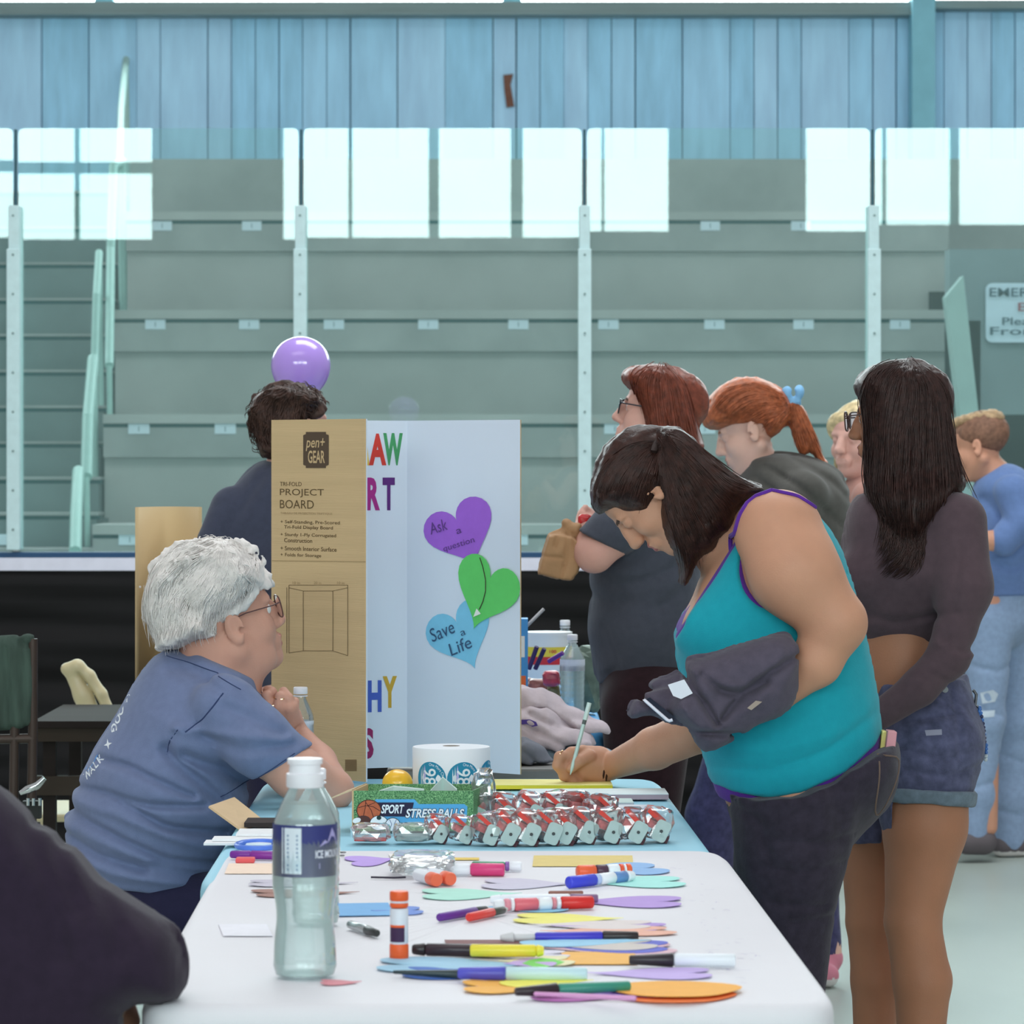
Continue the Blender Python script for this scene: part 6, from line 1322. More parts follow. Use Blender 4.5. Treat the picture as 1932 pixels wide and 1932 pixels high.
g2 = [[(1244, 812), (1280, 810), (1330, 856), (1390, 902), (1440, 924)], [(1246, 815), (1280, 825), (1330, 875), (1370, 915), (1420, 932)], [(1248, 820), (1285, 850), (1330, 900), (1370, 940), (1388, 965)], [(1246, 825), (1275, 865), (1315, 925), (1350, 975), (1364, 1010)], [(1244, 828), (1262, 875), (1295, 945), (1325, 1000), (1340, 1040)], [(1240, 830), (1252, 890), (1275, 960), (1302, 1020), (1312, 1070)], [(1240, 840), (1246, 900), (1256, 970), (1285, 1040), (1292, 1104)]]
v1 = flow(hf, g1, D, 700, 14, .0010, jit=.002, seed=2, lift=.0004); v2 = flow(hf, g2, D, 1100, 16, .0012, jit=.003, seed=3, wave=.001, fly=.0015)
B.part('hair', hf, .0036, M_hair('dark', (56, 33, 27), .44, .45, .3), extra=[v1, v2])
b = MB(); b.tube([q(1232, 880, -.03), q(1234, 850, -.075), q(1240, 826, -.03), q(1242, 816, .03)], .006, 8); b.build('hair_tie', mat('tie_dark', (44, 28, 24), .8), B.r, smooth=True)
# bracelet
bf = MB(); 
for k_, (x, r_) in enumerate(((1146, .0285), (1140, .0290))): c = q(x, 1447, .44); bf.tube([c+np.array([.004*math.sin(t), r_*.95*math.cos(t), r_*math.sin(t)]) for t in np.linspace(0, 6.28, 26, endpoint=False)], .0022, 6, closed=True)
bf.build('bracelet', mat('bracelet', (60, 34, 30), .5), B.r, smooth=True)
bf = MB(); c = q(1056, 1426, .402); bf.tube([c+np.array([.006*math.cos(t), .0105*math.sin(t), .0105*math.cos(t+.4)]) for t in np.linspace(0, 6.28, 18, endpoint=False)], .0011, 6, closed=True); bf.build('ring', mat('gold_ring', (226, 190, 140), .2, metal=1), B.r, smooth=True)
# pen in the hand
Dp = D+.385; pn = thing('pen', P(1092, 1418, Dp), 'clear pale ballpoint pen upright in the writing hand', 'pen'); a, c = P(1076, 1462, Dp), P(1112, 1326, Dp+.02); ax = c-a; L = np.linalg.norm(ax)
b = MB(); b.lathe(a, [(.0008, 0), (.0032, .012), (.0038, .02), (.0038, L*.70)], 12, axis=ax); b.build('barrel', mat('pen_pale', (190, 214, 206), .25, spec=.6), pn, smooth=True)
b = MB(); b.lathe(a, [(.0036, L*.70), (.0040, L*.71), (.0040, L*.76)], 12, axis=ax); b.build('ring', mat('pen_grey', (96, 104, 100), .3), pn, smooth=True)
b = MB(); b.lathe(a, [(.0044, L*.76), (.0044, L), (.0030, L*1.001)], 12, axis=ax); b.build('cap', mat('pen_cap', (206, 228, 220), .25, spec=.6), pn, smooth=True)
# jacket over the arm
Dj = D-.225; jk = thing('jacket', P(1350, 1330, Dj), 'charcoal grey jacket bundled over the forearm of the turquoise-topped woman', 'jacket')
jf2 = Fld(.012)
jf2.u(pillow([(1283, 1250), (1310, 1242), (1340, 1236), (1400, 1212), (1450, 1196), (1484, 1192), (1512, 1220), (1512, 1250), (1506, 1310), (1486, 1346), (1432, 1366), (1404, 1388), (1336, 1424), (1312, 1408), (1298, 1380), (1276, 1366), (1262, 1350), (1250, 1330), (1285, 1290)], Dj, .075, .045))
jf2.u(pillow([(1183, 1348), (1191, 1328), (1200, 1314), (1221, 1301), (1260, 1290), (1330, 1300), (1345, 1345), (1320, 1394), (1282, 1370), (1262, 1364), (1240, 1348), (1212, 1354), (1190, 1358)], Dj+.01, .040, .02))
jf2.u(pillow([(1216, 1300), (1222, 1284), (1240, 1276), (1262, 1278), (1285, 1262), (1310, 1285), (1260, 1310)], Dj+.05, .03, .014))
jfold = lambda ls, a, w: groove([[tuple(P(x, y, Dj)[[0, 2]]) for x, y in l] for l in ls], a, w)
jf2.disp += [jfold([[(1288, 1252), (1302, 1290), (1330, 1330), (1350, 1362)], [(1500, 1236), (1450, 1262), (1400, 1300), (1360, 1350)], [(1322, 1270), (1360, 1300), (1390, 1306), (1440, 1282)], [(1262, 1350), (1320, 1378), (1390, 1384)], [(1200, 1306), (1216, 1324)]], .014, .0065), jfold([[(1310, 1262), (1350, 1288), (1400, 1290), (1460, 1250)], [(1280, 1320), (1310, 1370)], [(1440, 1300), (1400, 1340)]], -.008, .009), wob(.004, 36, 21)]
V, Q = surf(jf2, .0042); jm = sub(link('cloth', V, Q, M_knit('charcoal', (84, 78, 92), .12), jk))
b = MB(); b.prism([P(1260, 1292, Dj-.062), P(1291, 1282, Dj-.066), P(1307, 1308, Dj-.070), P(1285, 1319, Dj-.066), P(1270, 1313, Dj-.064)], (0, .001, 0)); b.build('care_tag', mat('tag_white', (226, 230, 240), .7), jk)
mark([(1404, 1330), (1420, 1316), (1432, 1318), (1412, 1334)], Dj, jf2, mat('tag_tan', (168, 152, 140), .7), jk, 'hem_tag', .002)
ph = thing('phone', P(1240, 1345, Dj-.05), 'phone in a white-edged case sticking out below the grey jacket', 'phone'); a, c = P(1216, 1321, Dj-.045), P(1262, 1361, Dj-.045); e = (c-a)/np.linalg.norm(c-a); n_ = np.array([e[2], 0, -e[0]])*-1
w3 = np.array([0, .045, 0]); b = MB(); b.tube([a-n_*.002, a, a+e*.004-n_*-.000, c-e*.004, c+n_*.001, c+n_*.006+e*.003], .0028, 8); b.build('case_edge', mat('case_white', (232, 232, 244), .3), ph, smooth=True)
b = MB(); b.prism([a+n_*.001, c+n_*.001, c+n_*.012, a+n_*.0095+e*.004], w3); b.build('screen', mat('phone_dark', (26, 30, 52), .1, spec=.7), ph)
# things in the back pocket
for k_, (x0, y0, x1, y1, rgb, lb_, dd) in enumerate([(1660, 1378, 1670, 1400, (226, 216, 130), 'yellow lighter edge in the back pocket of the black jeans', -.05), (1670, 1378, 1688, 1408, (214, 150, 158), 'pink card case sticking out of the back pocket of the black jeans', -.07)]):
    a, c = P(x0, y1+16, D+dd), P(x1, y0, D+dd); b = MB(); b.box((a[0], D+dd-.02, a[2]), (c[0], D+dd+.02, c[2]), R=roty(.12)); o = b.build('card_case', mat('pocket_%d' % k_, rgb, .4), bevel=.002); tag(o, lb_, 'case')
# ---------------- woman with very long dark hair ----------------
C_ = Person('person', 1710, 7.1, 'person with very long dark hair in a dark brown crop top and cut-off denim shorts'); q = C_.q; D = 7.1
C_.head = hd = Head((1601, 822), D, face=-1, pitch=4, yaw=22, sc=.92)
sh = Fld(.03)
C_.ch(sh, [(1728, 985), (1712, 1070), (1690, 1180)], [88, 102, 84], [1.45, 1.15])
sh.u(pillow([(1650, 930), (1622, 928), (1602, 950), (1590, 1000), (1584, 1060), (1592, 1130), (1606, 1215), (1700, 1225), (1800, 1215), (1830, 1100), (1858, 1000), (1840, 950), (1800, 915), (1740, 900), (1690, 905)], D, .12, .09), .02)
for s_ in (-.06, .07): sh.u(ell(q(1628, 1090, s_), (.052, .056, .055)), .03)
sh.clip(curtain([(1560, 1205), (1620, 1208), (1680, 1214), (1760, 1222), (1900, 1222)], D), .003)
sh.clip(plane(q(1690, 905), (-.25, 0, 1)), .006)
C_.ch(sh, [(1806, 985, -.10), (1822, 1110, -.15), (1790, 1238, -.16)], [56, 46, 40], k=.03)
C_.ch(sh, [(1790, 1240, -.16), (1735, 1296, -.17), (1660, 1348, -.17)], [40, 34, 27], k=.012)
C_.ch(sh, [(1640, 990, .12), (1610, 1120, .18), (1630, 1240, .16)], [46, 38, 32], k=.02)
body = C_.body
C_.ch(body, [(1728, 985), (1712, 1070), (1690, 1180), (1694, 1250), (1735, 1370)], [78, 92, 78, 80, 100], [1.4, 1.15, 1.15, 1.2])
C_.ch(body, [(1690, 860, 0), (1712, 925, 0), (1722, 965, 0)], [40, 44, 70], 1, .02); body.u(hd, .03)
C_.ch(body, [(1806, 985, -.10), (1822, 1110, -.15), (1790, 1238, -.16)], [42, 34, 30], k=.03); C_.ch(body, [(1790, 1240, -.16), (1735, 1296, -.17), (1655, 1350, -.17), (1630, 1362, -.17)], [32, 27, 22, 20], k=.012)
fingers(body, [([(1640, 1356, -.17), (1612, 1362, -.17)], [.022, .019]), ([(1618, 1352, -.18), (1600, 1356, -.18), (1592, 1366, -.18)], [.009, .0085, .0075]), ([(1616, 1360, -.185), (1598, 1366, -.185), (1590, 1376, -.18)], [.009, .0085, .0075]), ([(1616, 1368, -.18), (1600, 1376, -.18)], [.009, .0075]), ([(1618, 1374, -.175), (1604, 1384, -.175)], [.008, .007]), ([(1630, 1350, -.19), (1614, 1344, -.20)], [.010, .008])], D)
C_.ch(body, [(1640, 990, .15), (1610, 1120, .18), (1630, 1240, .16), (1600, 1300, .06)], [38, 30, 26, 20], k=.02)
# legs
C_.ch(body, [(1752, 1430, -.08), (1745, 1560, -.08), (1722, 1735, -.08)], [84, 76, 52], k=.02); C_.ch(body, [(1722, 1740, -.08), (1740, 1850, -.075), (1738, 1960, -.075), (1738, 2165, -.075)], [52, 54, 44, 27], k=.012)
C_.ch(body, [(1738, 2165, -.075), (1660, 2195, -.075)], [27, 20], k=.012)
C_.ch(body, [(1668, 1430, .09), (1650, 1560, .09), (1643, 1735, .09)], [80, 68, 47], k=.02); C_.ch(body, [(1643, 1740, .09), (1652, 1850, .095), (1650, 1960, .095), (1652, 2165, .095)], [46, 46, 40, 25], k=.012)
C_.ch(body, [(1652, 2165, .095), (1580, 2195, .095)], [25, 19], k=.012)
body.cut(ell(q(1630, 1262, -.10), (.008, .02, .010)), .008)
C_.fine = [hd.box(.0026)]
C_.skin(M_skin('warm', (168, 116, 88)), .006); C_.eyes(); C_.glasses((78, 54, 50), .0015, .027, .020, x=.120)
sh.disp += [C_.fold([[(1600, 1150), (1680, 1170), (1780, 1150)], [(1760, 1215), (1800, 1222), (1828, 1205)], [(1750, 1262), (1790, 1290)], [(1800, 1010), (1780, 1100), (1760, 1200)]], .005, .008), C_.fold([[(1745, 1205), (1790, 1230), (1826, 1228)], [(1740, 1250), (1780, 1280)]], -.004, .007), wob(.0012, 26, 5)]
C_.part('crop_top', sh, .0048, M_knit('brown_grey', (84, 68, 74), .08))
# shorts
M_den = M_knit('denim', (82, 84, 110), .28); M_den2 = M_knit('denim_cuff', (104, 118, 130), .2)
so = Fld(.03); C_.ch(so, [(1728, 1300), (1738, 1372)], [100, 110], 1.25); so.u(ell(q(1785, 1400, -.03), (.068, .12, .09)), .03)
C_.ch(so, [(1750, 1420, -.08), (1746, 1530, -.08)], [94, 88], k=.03); C_.ch(so, [(1670, 1420, .09), (1655, 1600, .09)], [88, 78], k=.03)
so.clip(curtain([(1560, 1594), (1669, 1594), (1671, 1500), (1740, 1500), (1834, 1512)], D), .003); so.clip(curtain([(1600, 1284), (1680, 1286), (1760, 1280), (1850, 1270)], D, False), .004)
so.disp += [C_.fold([[(1690, 1400), (1760, 1420), (1835, 1400)], [(1690, 1440), (1770, 1452), (1840, 1436)], [(1780, 1290), (1790, 1340), (1792, 1420)], [(1700, 1350), (1780, 1338)], [(1680, 1475), (1780, 1480), (1840, 1490)]], .004, .005), wob(.002, 35, 3)]
shorts = sub(C_.part('shorts', so, .005, M_den))
cu = Fld(.02); C_.ch(cu, [(1750, 1470, -.08), (1746, 1530, -.08)], [97, 91], k=.02); cu.clip(curtain([(1600, 1502), (1740, 1502), (1834, 1515)], D), .003); cu.clip(curtain([(1600, 1474), (1740, 1476), (1850, 1488)], D, False), .003); cu.disp.append(wob(.0015, 40, 4)); V, Q = surf(cu, .005); link('cuff', V, Q, M_den2, shorts)
mark([(1727, 1366), (1758, 1364), (1758, 1374), (1729, 1376)], D, so, mat('fray', (150, 150, 168), .9), shorts, 'worn_patch')
b = MB(); b.lathe(q(1783, 1301, -.128), [(.006, 0), (.006, .003)], 10, axis=(0, -1, 0)); b.build('button', M_steel, shorts)
# hair
hf = Fld(.02)
hf.u(pillow([(1610, 735), (1614, 712), (1640, 690), (1672, 680), (1706, 677), (1742, 688), (1766, 710), (1782, 745), (1790, 790), (1796, 840), (1806, 880), (1826, 915), (1806, 935), (1780, 950), (1756, 990), (1730, 1030), (1704, 1056), (1690, 1040), (1694, 1010), (1672, 1004), (1650, 990), (1634, 960), (1630, 925), (1634, 880), (1632, 830), (1626, 790), (1622, 755)], D, .105, .04, dy=-.02))
cap(hf, hd, .009, (.066, .078), (.02, -.06)); hf.u(pillow([(1640, 900), (1800, 900), (1790, 960), (1720, 1040), (1660, 1000)], D-.06, .10, .05), .03)
hf.disp += [wob(.0020, 45, 2, (1, 1, .25)), wob(.001, 150, 3, (1, 1, .15))]
g = [[(1690, 680), (1632, 696), (1611, 730), (1624, 800), (1628, 900), (1642, 965)], [(1690, 682), (1640, 695), (1625, 740), (1632, 830), (1630, 900), (1640, 965)], [(1700, 680), (1660, 710), (1645, 780), (1645, 860), (1640, 930), (1660, 995)], [(1705, 680), (1685, 730), (1670, 810), (1668, 880), (1662, 950), (1684, 1005)], [(1708, 680), (1715, 740), (1705, 820), (1700, 900), (1694, 970), (1704, 1045)], [(1710, 680), (1745, 730), (1745, 820), (1745, 890), (1740, 960), (1722, 1030)], [(1712, 680), (1768, 730), (1778, 810), (1788, 880), (1790, 930), (1770, 962)], [(1712, 680), (1775, 725), (1792, 800), (1802, 870), (1818, 908), (1822, 916)]]
v1 = flow(hf, g, D, 1500, 20, .0013, jit=.003, seed=8, wave=.0015, fly=.003)
both = lambda p: np.minimum(hf(p), sh(p))
v2 = flow(both, [[(1640, 930), (1650, 975), (1655, 1010), (1640, 1040)], [(1670, 950), (1680, 1000), (1672, 1040), (1640, 1075)], [(1700, 980), (1705, 1030), (1690, 1065), (1660, 1090)], [(1730, 980), (1722, 1030), (1712, 1066), (1690, 1085)]], D, 260, 14, .0011, jit=.004, seed=18, wave=.003, fly=.002, lift=.002)
v3 = flow(hf, [[(1770, 760), (1800, 850), (1822, 905), (1850, 960)], [(1760, 740), (1792, 830), (1815, 890), (1832, 940)]], D, 120, 14, .0010, seed=19, fly=.005)
C_.part('hair', hf, .004, M_hair('espresso', (54, 32, 28), .44, .45, .3), extra=[v1, v2, v3])
# bead lanyard
ln = thing('bead_lanyard', q(1848, 1340, -.05), 'blue bead lanyard with metal clip hanging from the denim shorts', 'lanyard'); M_bead = [mat('bead_blue', (60, 110, 180), .3, spec=.6), mat('bead_dark', (30, 40, 84), .3, spec=.6), mat('bead_clear', (190, 200, 206), .2, spec=.6)]
r_ = random.Random(2); n = 0
for k_ in range(30):
    u = k_/29; side = 1 if k_ % 2 else -1; px = 1848+side*5*math.sin(u*3)+u*8+(0 if k_ < 20 else side*3); py = 1335+u*98
    b = MB(); c = q(px, py, -.06); r = .0040; b.lathe(c, [(max(.0003, r*math.sin(t)), -r*math.cos(t)) for t in np.linspace(0, math.pi, 7)], 8); b.build('bead', M_bead[2 if k_ > 26 else r_.choice([0, 0, 1])], ln, smooth=True)
b = MB(); b.tube([q(1836, 1302, -.06), q(1842, 1310, -.06), q(1840, 1330, -.06), q(1848, 1336, -.06)], .003, 8); b.build('clip', M_steel, ln, smooth=True)
# ---------------- red-haired woman with glasses, holding a paper bag ----------------
E = Person('person', 1220, 8.4, 'person with straight red-brown hair and glasses in a dark t-shirt, holding a paper bag'); q = E.q; D = 8.4
E.head = hd = Head((1155, 786), D, face=-1, pitch=-11, yaw=12, sc=.93)
ts = Fld(.03)
E.ch(ts, [(1225, 965), (1210, 1080), (1212, 1190), (1220, 1290)], [78, 92, 96, 90], [1.5, 1.35, 1.3])
ts.u(pillow([(1250, 900), (1190, 925), (1130, 985), (1112, 1060), (1116, 1120), (1122, 1200), (1128, 1290), (1300, 1292), (1320, 1180), (1330, 1000), (1310, 920)], D, .15, .10), .02); ts.clip(curtain([(1100, 1286), (1300, 1290), (1340, 1290)], D), .004)
slv = Fld(.02); E.ch(slv, [(1215, 955, -.15), (1160, 1000, -.18), (1110, 1040, -.19)], [48, 46, 42], k=.02); slv.clip(plane(q(1130, 1022, -.18), (-.45, 0, -.89)), .004); ts.u(slv, .02)
ts.clip(plane(q(1220, 880), (-.3, 0, .95)), .006)
body = E.body; ft = Fld(.03); ft.it = list(ts.it[:4]); body.u(off(ft, .03)); body.it[-1][0].bb = (q(1100, 1300, -.2), q(1330, 880, .2))
E.ch(body, [(1210, 840, 0), (1222, 890, 0), (1228, 930, 0)], [42, 46, 60], 1, .02); body.u(hd, .03)
E.ch(body, [(1215, 955, -.15), (1165, 1010, -.18), (1122, 1044, -.19)], [28, 33, 36], k=.02); E.ch(body, [(1120, 1044, -.19), (1108, 1000, -.12), (1108, 975, -.08)], [34, 24, 18], k=.012)
E.ch(body, [(1215, 955, .15), (1150, 1040, .17), (1112, 985, .03)], [38, 30, 18], k=.012)
for i_, (x, y) in enumerate(((1098, 966), (1094, 975), (1094, 984), (1097, 993))): fingers(body, [([(1108, y-2, -.08), (x, y, -.10), (x-1, y+3, -.11)], [.0095, .0085, .0078])], D)
fingers(body, [([(1112, 968, -.08), (1104, 958, -.10)], [.0095, .0085])], D)
for s_ in (-.1, .1): E.ch(body, [(1222, 1300, s_), (1215, 1600, s_), (1225, 1930, s_), (1180, 1985, s_)], [56, 46, 26, 22], k=.02)
E.fine = [hd.box(.0026)]; E.skin(M_skin('pink', (214, 164, 150)), .007); E.eyes(); E.glasses((24, 34, 46), .0019, .024, .017)
ts.disp += [E.fold([[(1120, 1075), (1160, 1100), (1230, 1085), (1300, 1050)], [(1118, 1120), (1150, 1135), (1180, 1128)], [(1140, 1180), (1160, 1240), (1150, 1285)], [(1240, 1140), (1280, 1110)]], .006, .012), wob(.002, 20, 4)]
E.part('tshirt', ts, .006, M_knit('slate_dark', (76, 80, 92), .08))
pt = Fld(.03); E.ch(pt, [(1222, 1285), (1224, 1330)], [92, 92], 1.3)
for s_ in (-.1, .1): E.ch(pt, [(1222, 1340, s_), (1215, 1600, s_), (1225, 1920, s_)], [88, 58, 40], k=.03)
E.part('trousers', pt, .008, M_knit('maroon_black', (44, 26, 32), .15))
for s_ in (-.1, .1): b = Fld(.02); b.chain([P(1235, 1960, D+s_), P(1185, 1984, D+s_)], [.04, .034]); b.clip(plane((0, 0, .003), (0, 0, -1))); V, Q = surf(b, .007); link('shoe', V, Q, mat('shoe_dark', (40, 38, 42), .6), E.r)
hf = Fld(.02); cap(hf, hd, .008, (.070, .072), (.02, -.02))
hf.u(pillow([(1172, 706), (1184, 694), (1208, 688), (1236, 685), (1266, 692), (1288, 712), (1302, 745), (1312, 785), (1322, 822), (1332, 845), (1318, 862), (1290, 880), (1250, 880), (1226, 862), (1220, 830), (1216, 790), (1206, 760), (1190, 735), (1174, 722)], D, .10, .03)); hf.disp += [wob(.002, 40, 2, (1, 1, .3)), wob(.001, 130, 3, (1, 1, .2))]
g = [[(1235, 687), (1190, 700), (1180, 722), (1205, 760), (1215, 800), (1222, 850)], [(1245, 688), (1225, 715), (1228, 760), (1236, 810), (1240, 870)], [(1250, 688), (1262, 720), (1268, 770), (1275, 820), (1280, 875)], [(1252, 688), (1288, 720), (1300, 770), (1312, 820), (1324, 850)]]
E.part('hair', hf, .0045, M_hair('auburn', (122, 60, 42), .42), extra=[flow(hf, g, D, 700, 14, .0014, seed=31, fly=.003)])
# paper bag and red bottle top
pb = thing('paper_bag', P(1055, 1090, D-.12), 'brown paper bag held up by its twisted top in front of the red-haired woman', 'paper bag'); Dp = D-.15
M_bag = mat('bag_paper', (172, 134, 98), .75, .10, 20, .3, 60); b = Fld(.006)
b.u(pillow([(1034, 1008), (1052, 1004), (1082, 1012), (1104, 1030), (1092, 1080), (1078, 1097), (1054, 1095), (1012, 1084), (1022, 1046)], Dp, .045, .006, it=0)); b.u(pillow([(1040, 1012), (1064, 998), (1060, 982), (1072, 978), (1082, 988), (1098, 984), (1100, 1008), (1086, 1024), (1060, 1020)], Dp, .018, .012), .015)
b.disp += [groove([[tuple(P(x, y, Dp)[[0, 2]]) for x, y in l] for l in [[(1070, 1000), (1068, 1050), (1056, 1094)], [(1052, 1006), (1046, 1030)], [(1080, 1005), (1084, 1030)], [(1018, 1048), (1060, 1052)]]], .004, .0035), wob(.0016, 60, 5)]; V, Q = surf(b, .004); link('bag', V, Q, M_bag, pb)
rb = thing('red_wrapper', P(1103, 998, D-.13), 'shiny red snack wrapper held together with the paper bag', 'wrapper'); V, Q = crumple(P(1104, 984, D-.135), (.016, .012, .016), 15, 3, amp=.2); link('wrapper', V, Q, mat('wrapper_red', (196, 34, 40), .25, .2, 60, spec=.6), rb, False)

# ---------------- ginger girl with ponytail ----------------
G_ = Person('person', 1450, 9.6, 'person with ginger ponytail in a light blue scrunchie, wearing an olive-grey hoodie'); q = G_.q; D = 9.6
G_.head = hd = Head((1351, 857), D, face=-1, pitch=20, yaw=12, sc=.96, closed=True)
ho = Fld(.03); G_.ch(ho, [(1490, 960), (1480, 1080), (1450, 1250)], [82, 86, 84], [1.5, 1.4]); ho.u(pillow([(1380, 930), (1398, 888), (1430, 864), (1480, 856), (1530, 872), (1580, 898), (1606, 930), (1604, 1000), (1580, 1260), (1390, 1260), (1380, 1050)], D, .16, .10), .02)
ho.u(ell(q(1500, 890, -.04), (.12, .09, .035), roty(.2)), .05); G_.ch(ho, [(1520, 930, -.17), (1440, 1040, -.2), (1400, 1120, -.17)], [40, 36, 30], k=.05)
ho.disp += [G_.fold([[(1440, 880), (1500, 920), (1580, 990)], [(1420, 900), (1480, 950), (1540, 1020)], [(1490, 865), (1560, 905), (1600, 945)]], .007, .008), wob(.002, 20, 4)]
body = G_.body; G_.ch(body, [(1490, 960), (1480, 1080), (1450, 1250)], [60, 66, 66], 1.3); G_.ch(body, [(1415, 850, 0), (1440, 890, 0), (1470, 930, 0)], [34, 38, 50], 1, .02); body.u(hd, .03)
G_.ch(body, [(1520, 930, -.17), (1440, 1040, -.2), (1400, 1120, -.17), (1380, 1140, -.17)], [30, 26, 20, 16], k=.02)
G_.ch(body, [(1440, 1290, -.09), (1340, 1560, -.09), (1330, 1810, -.09)], [50, 40, 24], k=.02); G_.ch(body, [(1450, 1290, .09), (1530, 1560, .09), (1565, 1800, .09)], [66, 40, 24], k=.02)
G_.fine = [hd.box(.0028)]; G_.skin(M_skin('fair', (222, 178, 160)), .008, brow=mat('brow_ginger', (170, 110, 80), .8)); 
G_.part('hoodie', ho, .0065, M_knit('olive_grey', (84, 82, 78), .08))
jn = Fld(.03); G_.ch(jn, [(1450, 1240), (1440, 1300)], [84, 82], 1.2); G_.ch(jn, [(1440, 1300, -.09), (1348, 1540, -.09), (1336, 1800, -.09)], [74, 50, 32], k=.03); G_.ch(jn, [(1450, 1300, .09), (1530, 1560, .09), (1562, 1800, .09)], [74, 50, 26], k=.03); jn.disp.append(wob(.003, 25, 2))
G_.part('jeans', jn, .008, M_knit('indigo_jeans', (70, 68, 102), .25))
for (x, y, s_) in ((1565, 1808, .09), (1330, 1815, -.09)):
    b = Fld(.015); b.chain([q(x, y, s_), q(x-18, y+28, s_-.02), q(x-5, y+32, s_-.08)], [.036, .036, .032]); b.clip(plane((0, 0, .003), (0, 0, -1))); b.clip(plane(q(x, y-16, s_), (0, 0, 1))); V, Q = surf(b, .006); mi = (V[Q].mean(1)[:, 2] < .028).astype(int); link('shoe', V, Q, [mat('shoe_pink', (206, 128, 146), .6), mat('sole_white', (214, 208, 206), .6)], G_.r, True, mi)
hf = Fld(.02); cap(hf, hd, .012, (.085, .036), (.004, .012))
hf.u(pillow([(1322, 792), (1324, 768), (1342, 740), (1368, 720), (1400, 709), (1432, 712), (1458, 726), (1482, 744), (1490, 768), (1484, 800), (1466, 822), (1448, 828), (1432, 806), (1428, 788), (1410, 784), (1398, 798), (1376, 806), (1350, 812), (1330, 808)], D, .095, .04))
hf.cut(ell(q(1417, 808, -.10), (.020, .04, .026)), .01)
hf.u(pillow([(1484, 756), (1500, 752), (1520, 775), (1534, 810), (1546, 850), (1568, 880), (1548, 878), (1530, 850), (1516, 862), (1504, 850), (1494, 820), (1486, 790)], D, .03, .02)); hf.disp += [wob(.0018, 40, 2), wob(.001, 120, 3)]
g = [[(1480, 752), (1420, 722), (1360, 735), (1326, 790)], [(1484, 756), (1420, 735), (1370, 755), (1340, 806)], [(1486, 762), (1430, 750), (1390, 770), (1366, 806)], [(1488, 768), (1450, 770), (1420, 780), (1400, 794)], [(1488, 770), (1470, 790), (1455, 808), (1450, 822)]]; g2 = [[(1490, 762), (1498, 800), (1504, 830), (1514, 858)], [(1496, 760), (1514, 800), (1524, 830), (1530, 846)], [(1500, 758), (1524, 790), (1538, 830), (1560, 878)]]
G_.part('hair', hf, .0045, M_hair('ginger', (176, 98, 62), .45), extra=[flow(hf, g, D, 600, 12, .0013, seed=41, fly=.002), flow(hf, g2, D, 250, 12, .0014, seed=42, fly=.004)])
b = Fld(.008); 
for x, y, rx, rz in ((1484, 742, .016, .020), (1508, 742, .017, .022), (1492, 762, .015, .018), (1504, 758, .012, .012)): b.u(ell(q(x, y, -.01), (rx, .022, rz)))
b.disp.append(wob(.003, 110, 7)); b.cut(ell(q(1497, 742, -.03), (.007, .03, .010)), .004); V, Q = surf(b, .0035); link('scrunchie', V, Q, mat('scrunchie_blue', (130, 184, 226), .6), G_.r)

# ---------------- fair-haired woman mostly hidden ----------------
I_ = Person('person', 1640, 10.8, 'person with wavy blond hair mostly hidden behind the long-haired woman'); q = I_.q; D = 10.8
I_.head = hd = Head((1578, 850), D, face=-1, pitch=0, yaw=-50, sc=.95)
top = Fld(.03); I_.ch(top, [(1640, 950), (1640, 1180)], [62, 62], 1.4); I_.ch(top, [(1640, 940, -.16), (1660, 1100, -.2)], [34, 26]); I_.ch(top, [(1640, 940, .16), (1660, 1100, .2)], [34, 26])
body = I_.body; I_.ch(body, [(1640, 950), (1640, 1180)], [50, 50], 1.3); I_.ch(body, [(1630, 860, 0), (1634, 920, 0)], [30, 34]); body.u(hd, .03); I_.ch(body, [(1660, 1100, -.2), (1640, 1200, -.15)], [22, 18]); I_.ch(body, [(1640, 1180, -.08), (1640, 1720, -.08)], [46, 22]); I_.ch(body, [(1640, 1180, .08), (1650, 1720, .08)], [46, 22])
I_.fine = [hd.box(.004)]; I_.skin(M_skin('pink', (214, 164, 150)), .010, lips=False); I_.part('shirt', top, .009, M_knit('skin_peach', (178, 132, 120)))
jn = Fld(.03); 
for s_ in (-.08, .08): I_.ch(jn, [(1640, 1170, s_), (1642, 1700, s_)], [56, 32])
jn.clip(plane((0, 0, .02), (0, 0, -1))); I_.part('jeans', jn, .010, M_knit('indigo_jeans', (70, 68, 102), .25))
hf = Fld(.02); cap(hf, hd, .016, (.085, .05), (.03, -.05)); hf.u(pillow([(1612, 790), (1592, 800), (1582, 830), (1576, 870), (1580, 900), (1590, 914), (1596, 890), (1592, 850), (1600, 812)], D+.03, .05, .02)); hf.disp.append(wob(.004, 40, 8)); g = [[(1612, 793), (1590, 812), (1580, 860), (1582, 905)], [(1614, 796), (1596, 820), (1588, 860), (1590, 910)]]
I_.part('hair', hf, .006, M_hair('blond', (206, 184, 140), .45), extra=[flow(hf, g, D, 200, 10, .0016, seed=51, wave=.003, fly=.004)])

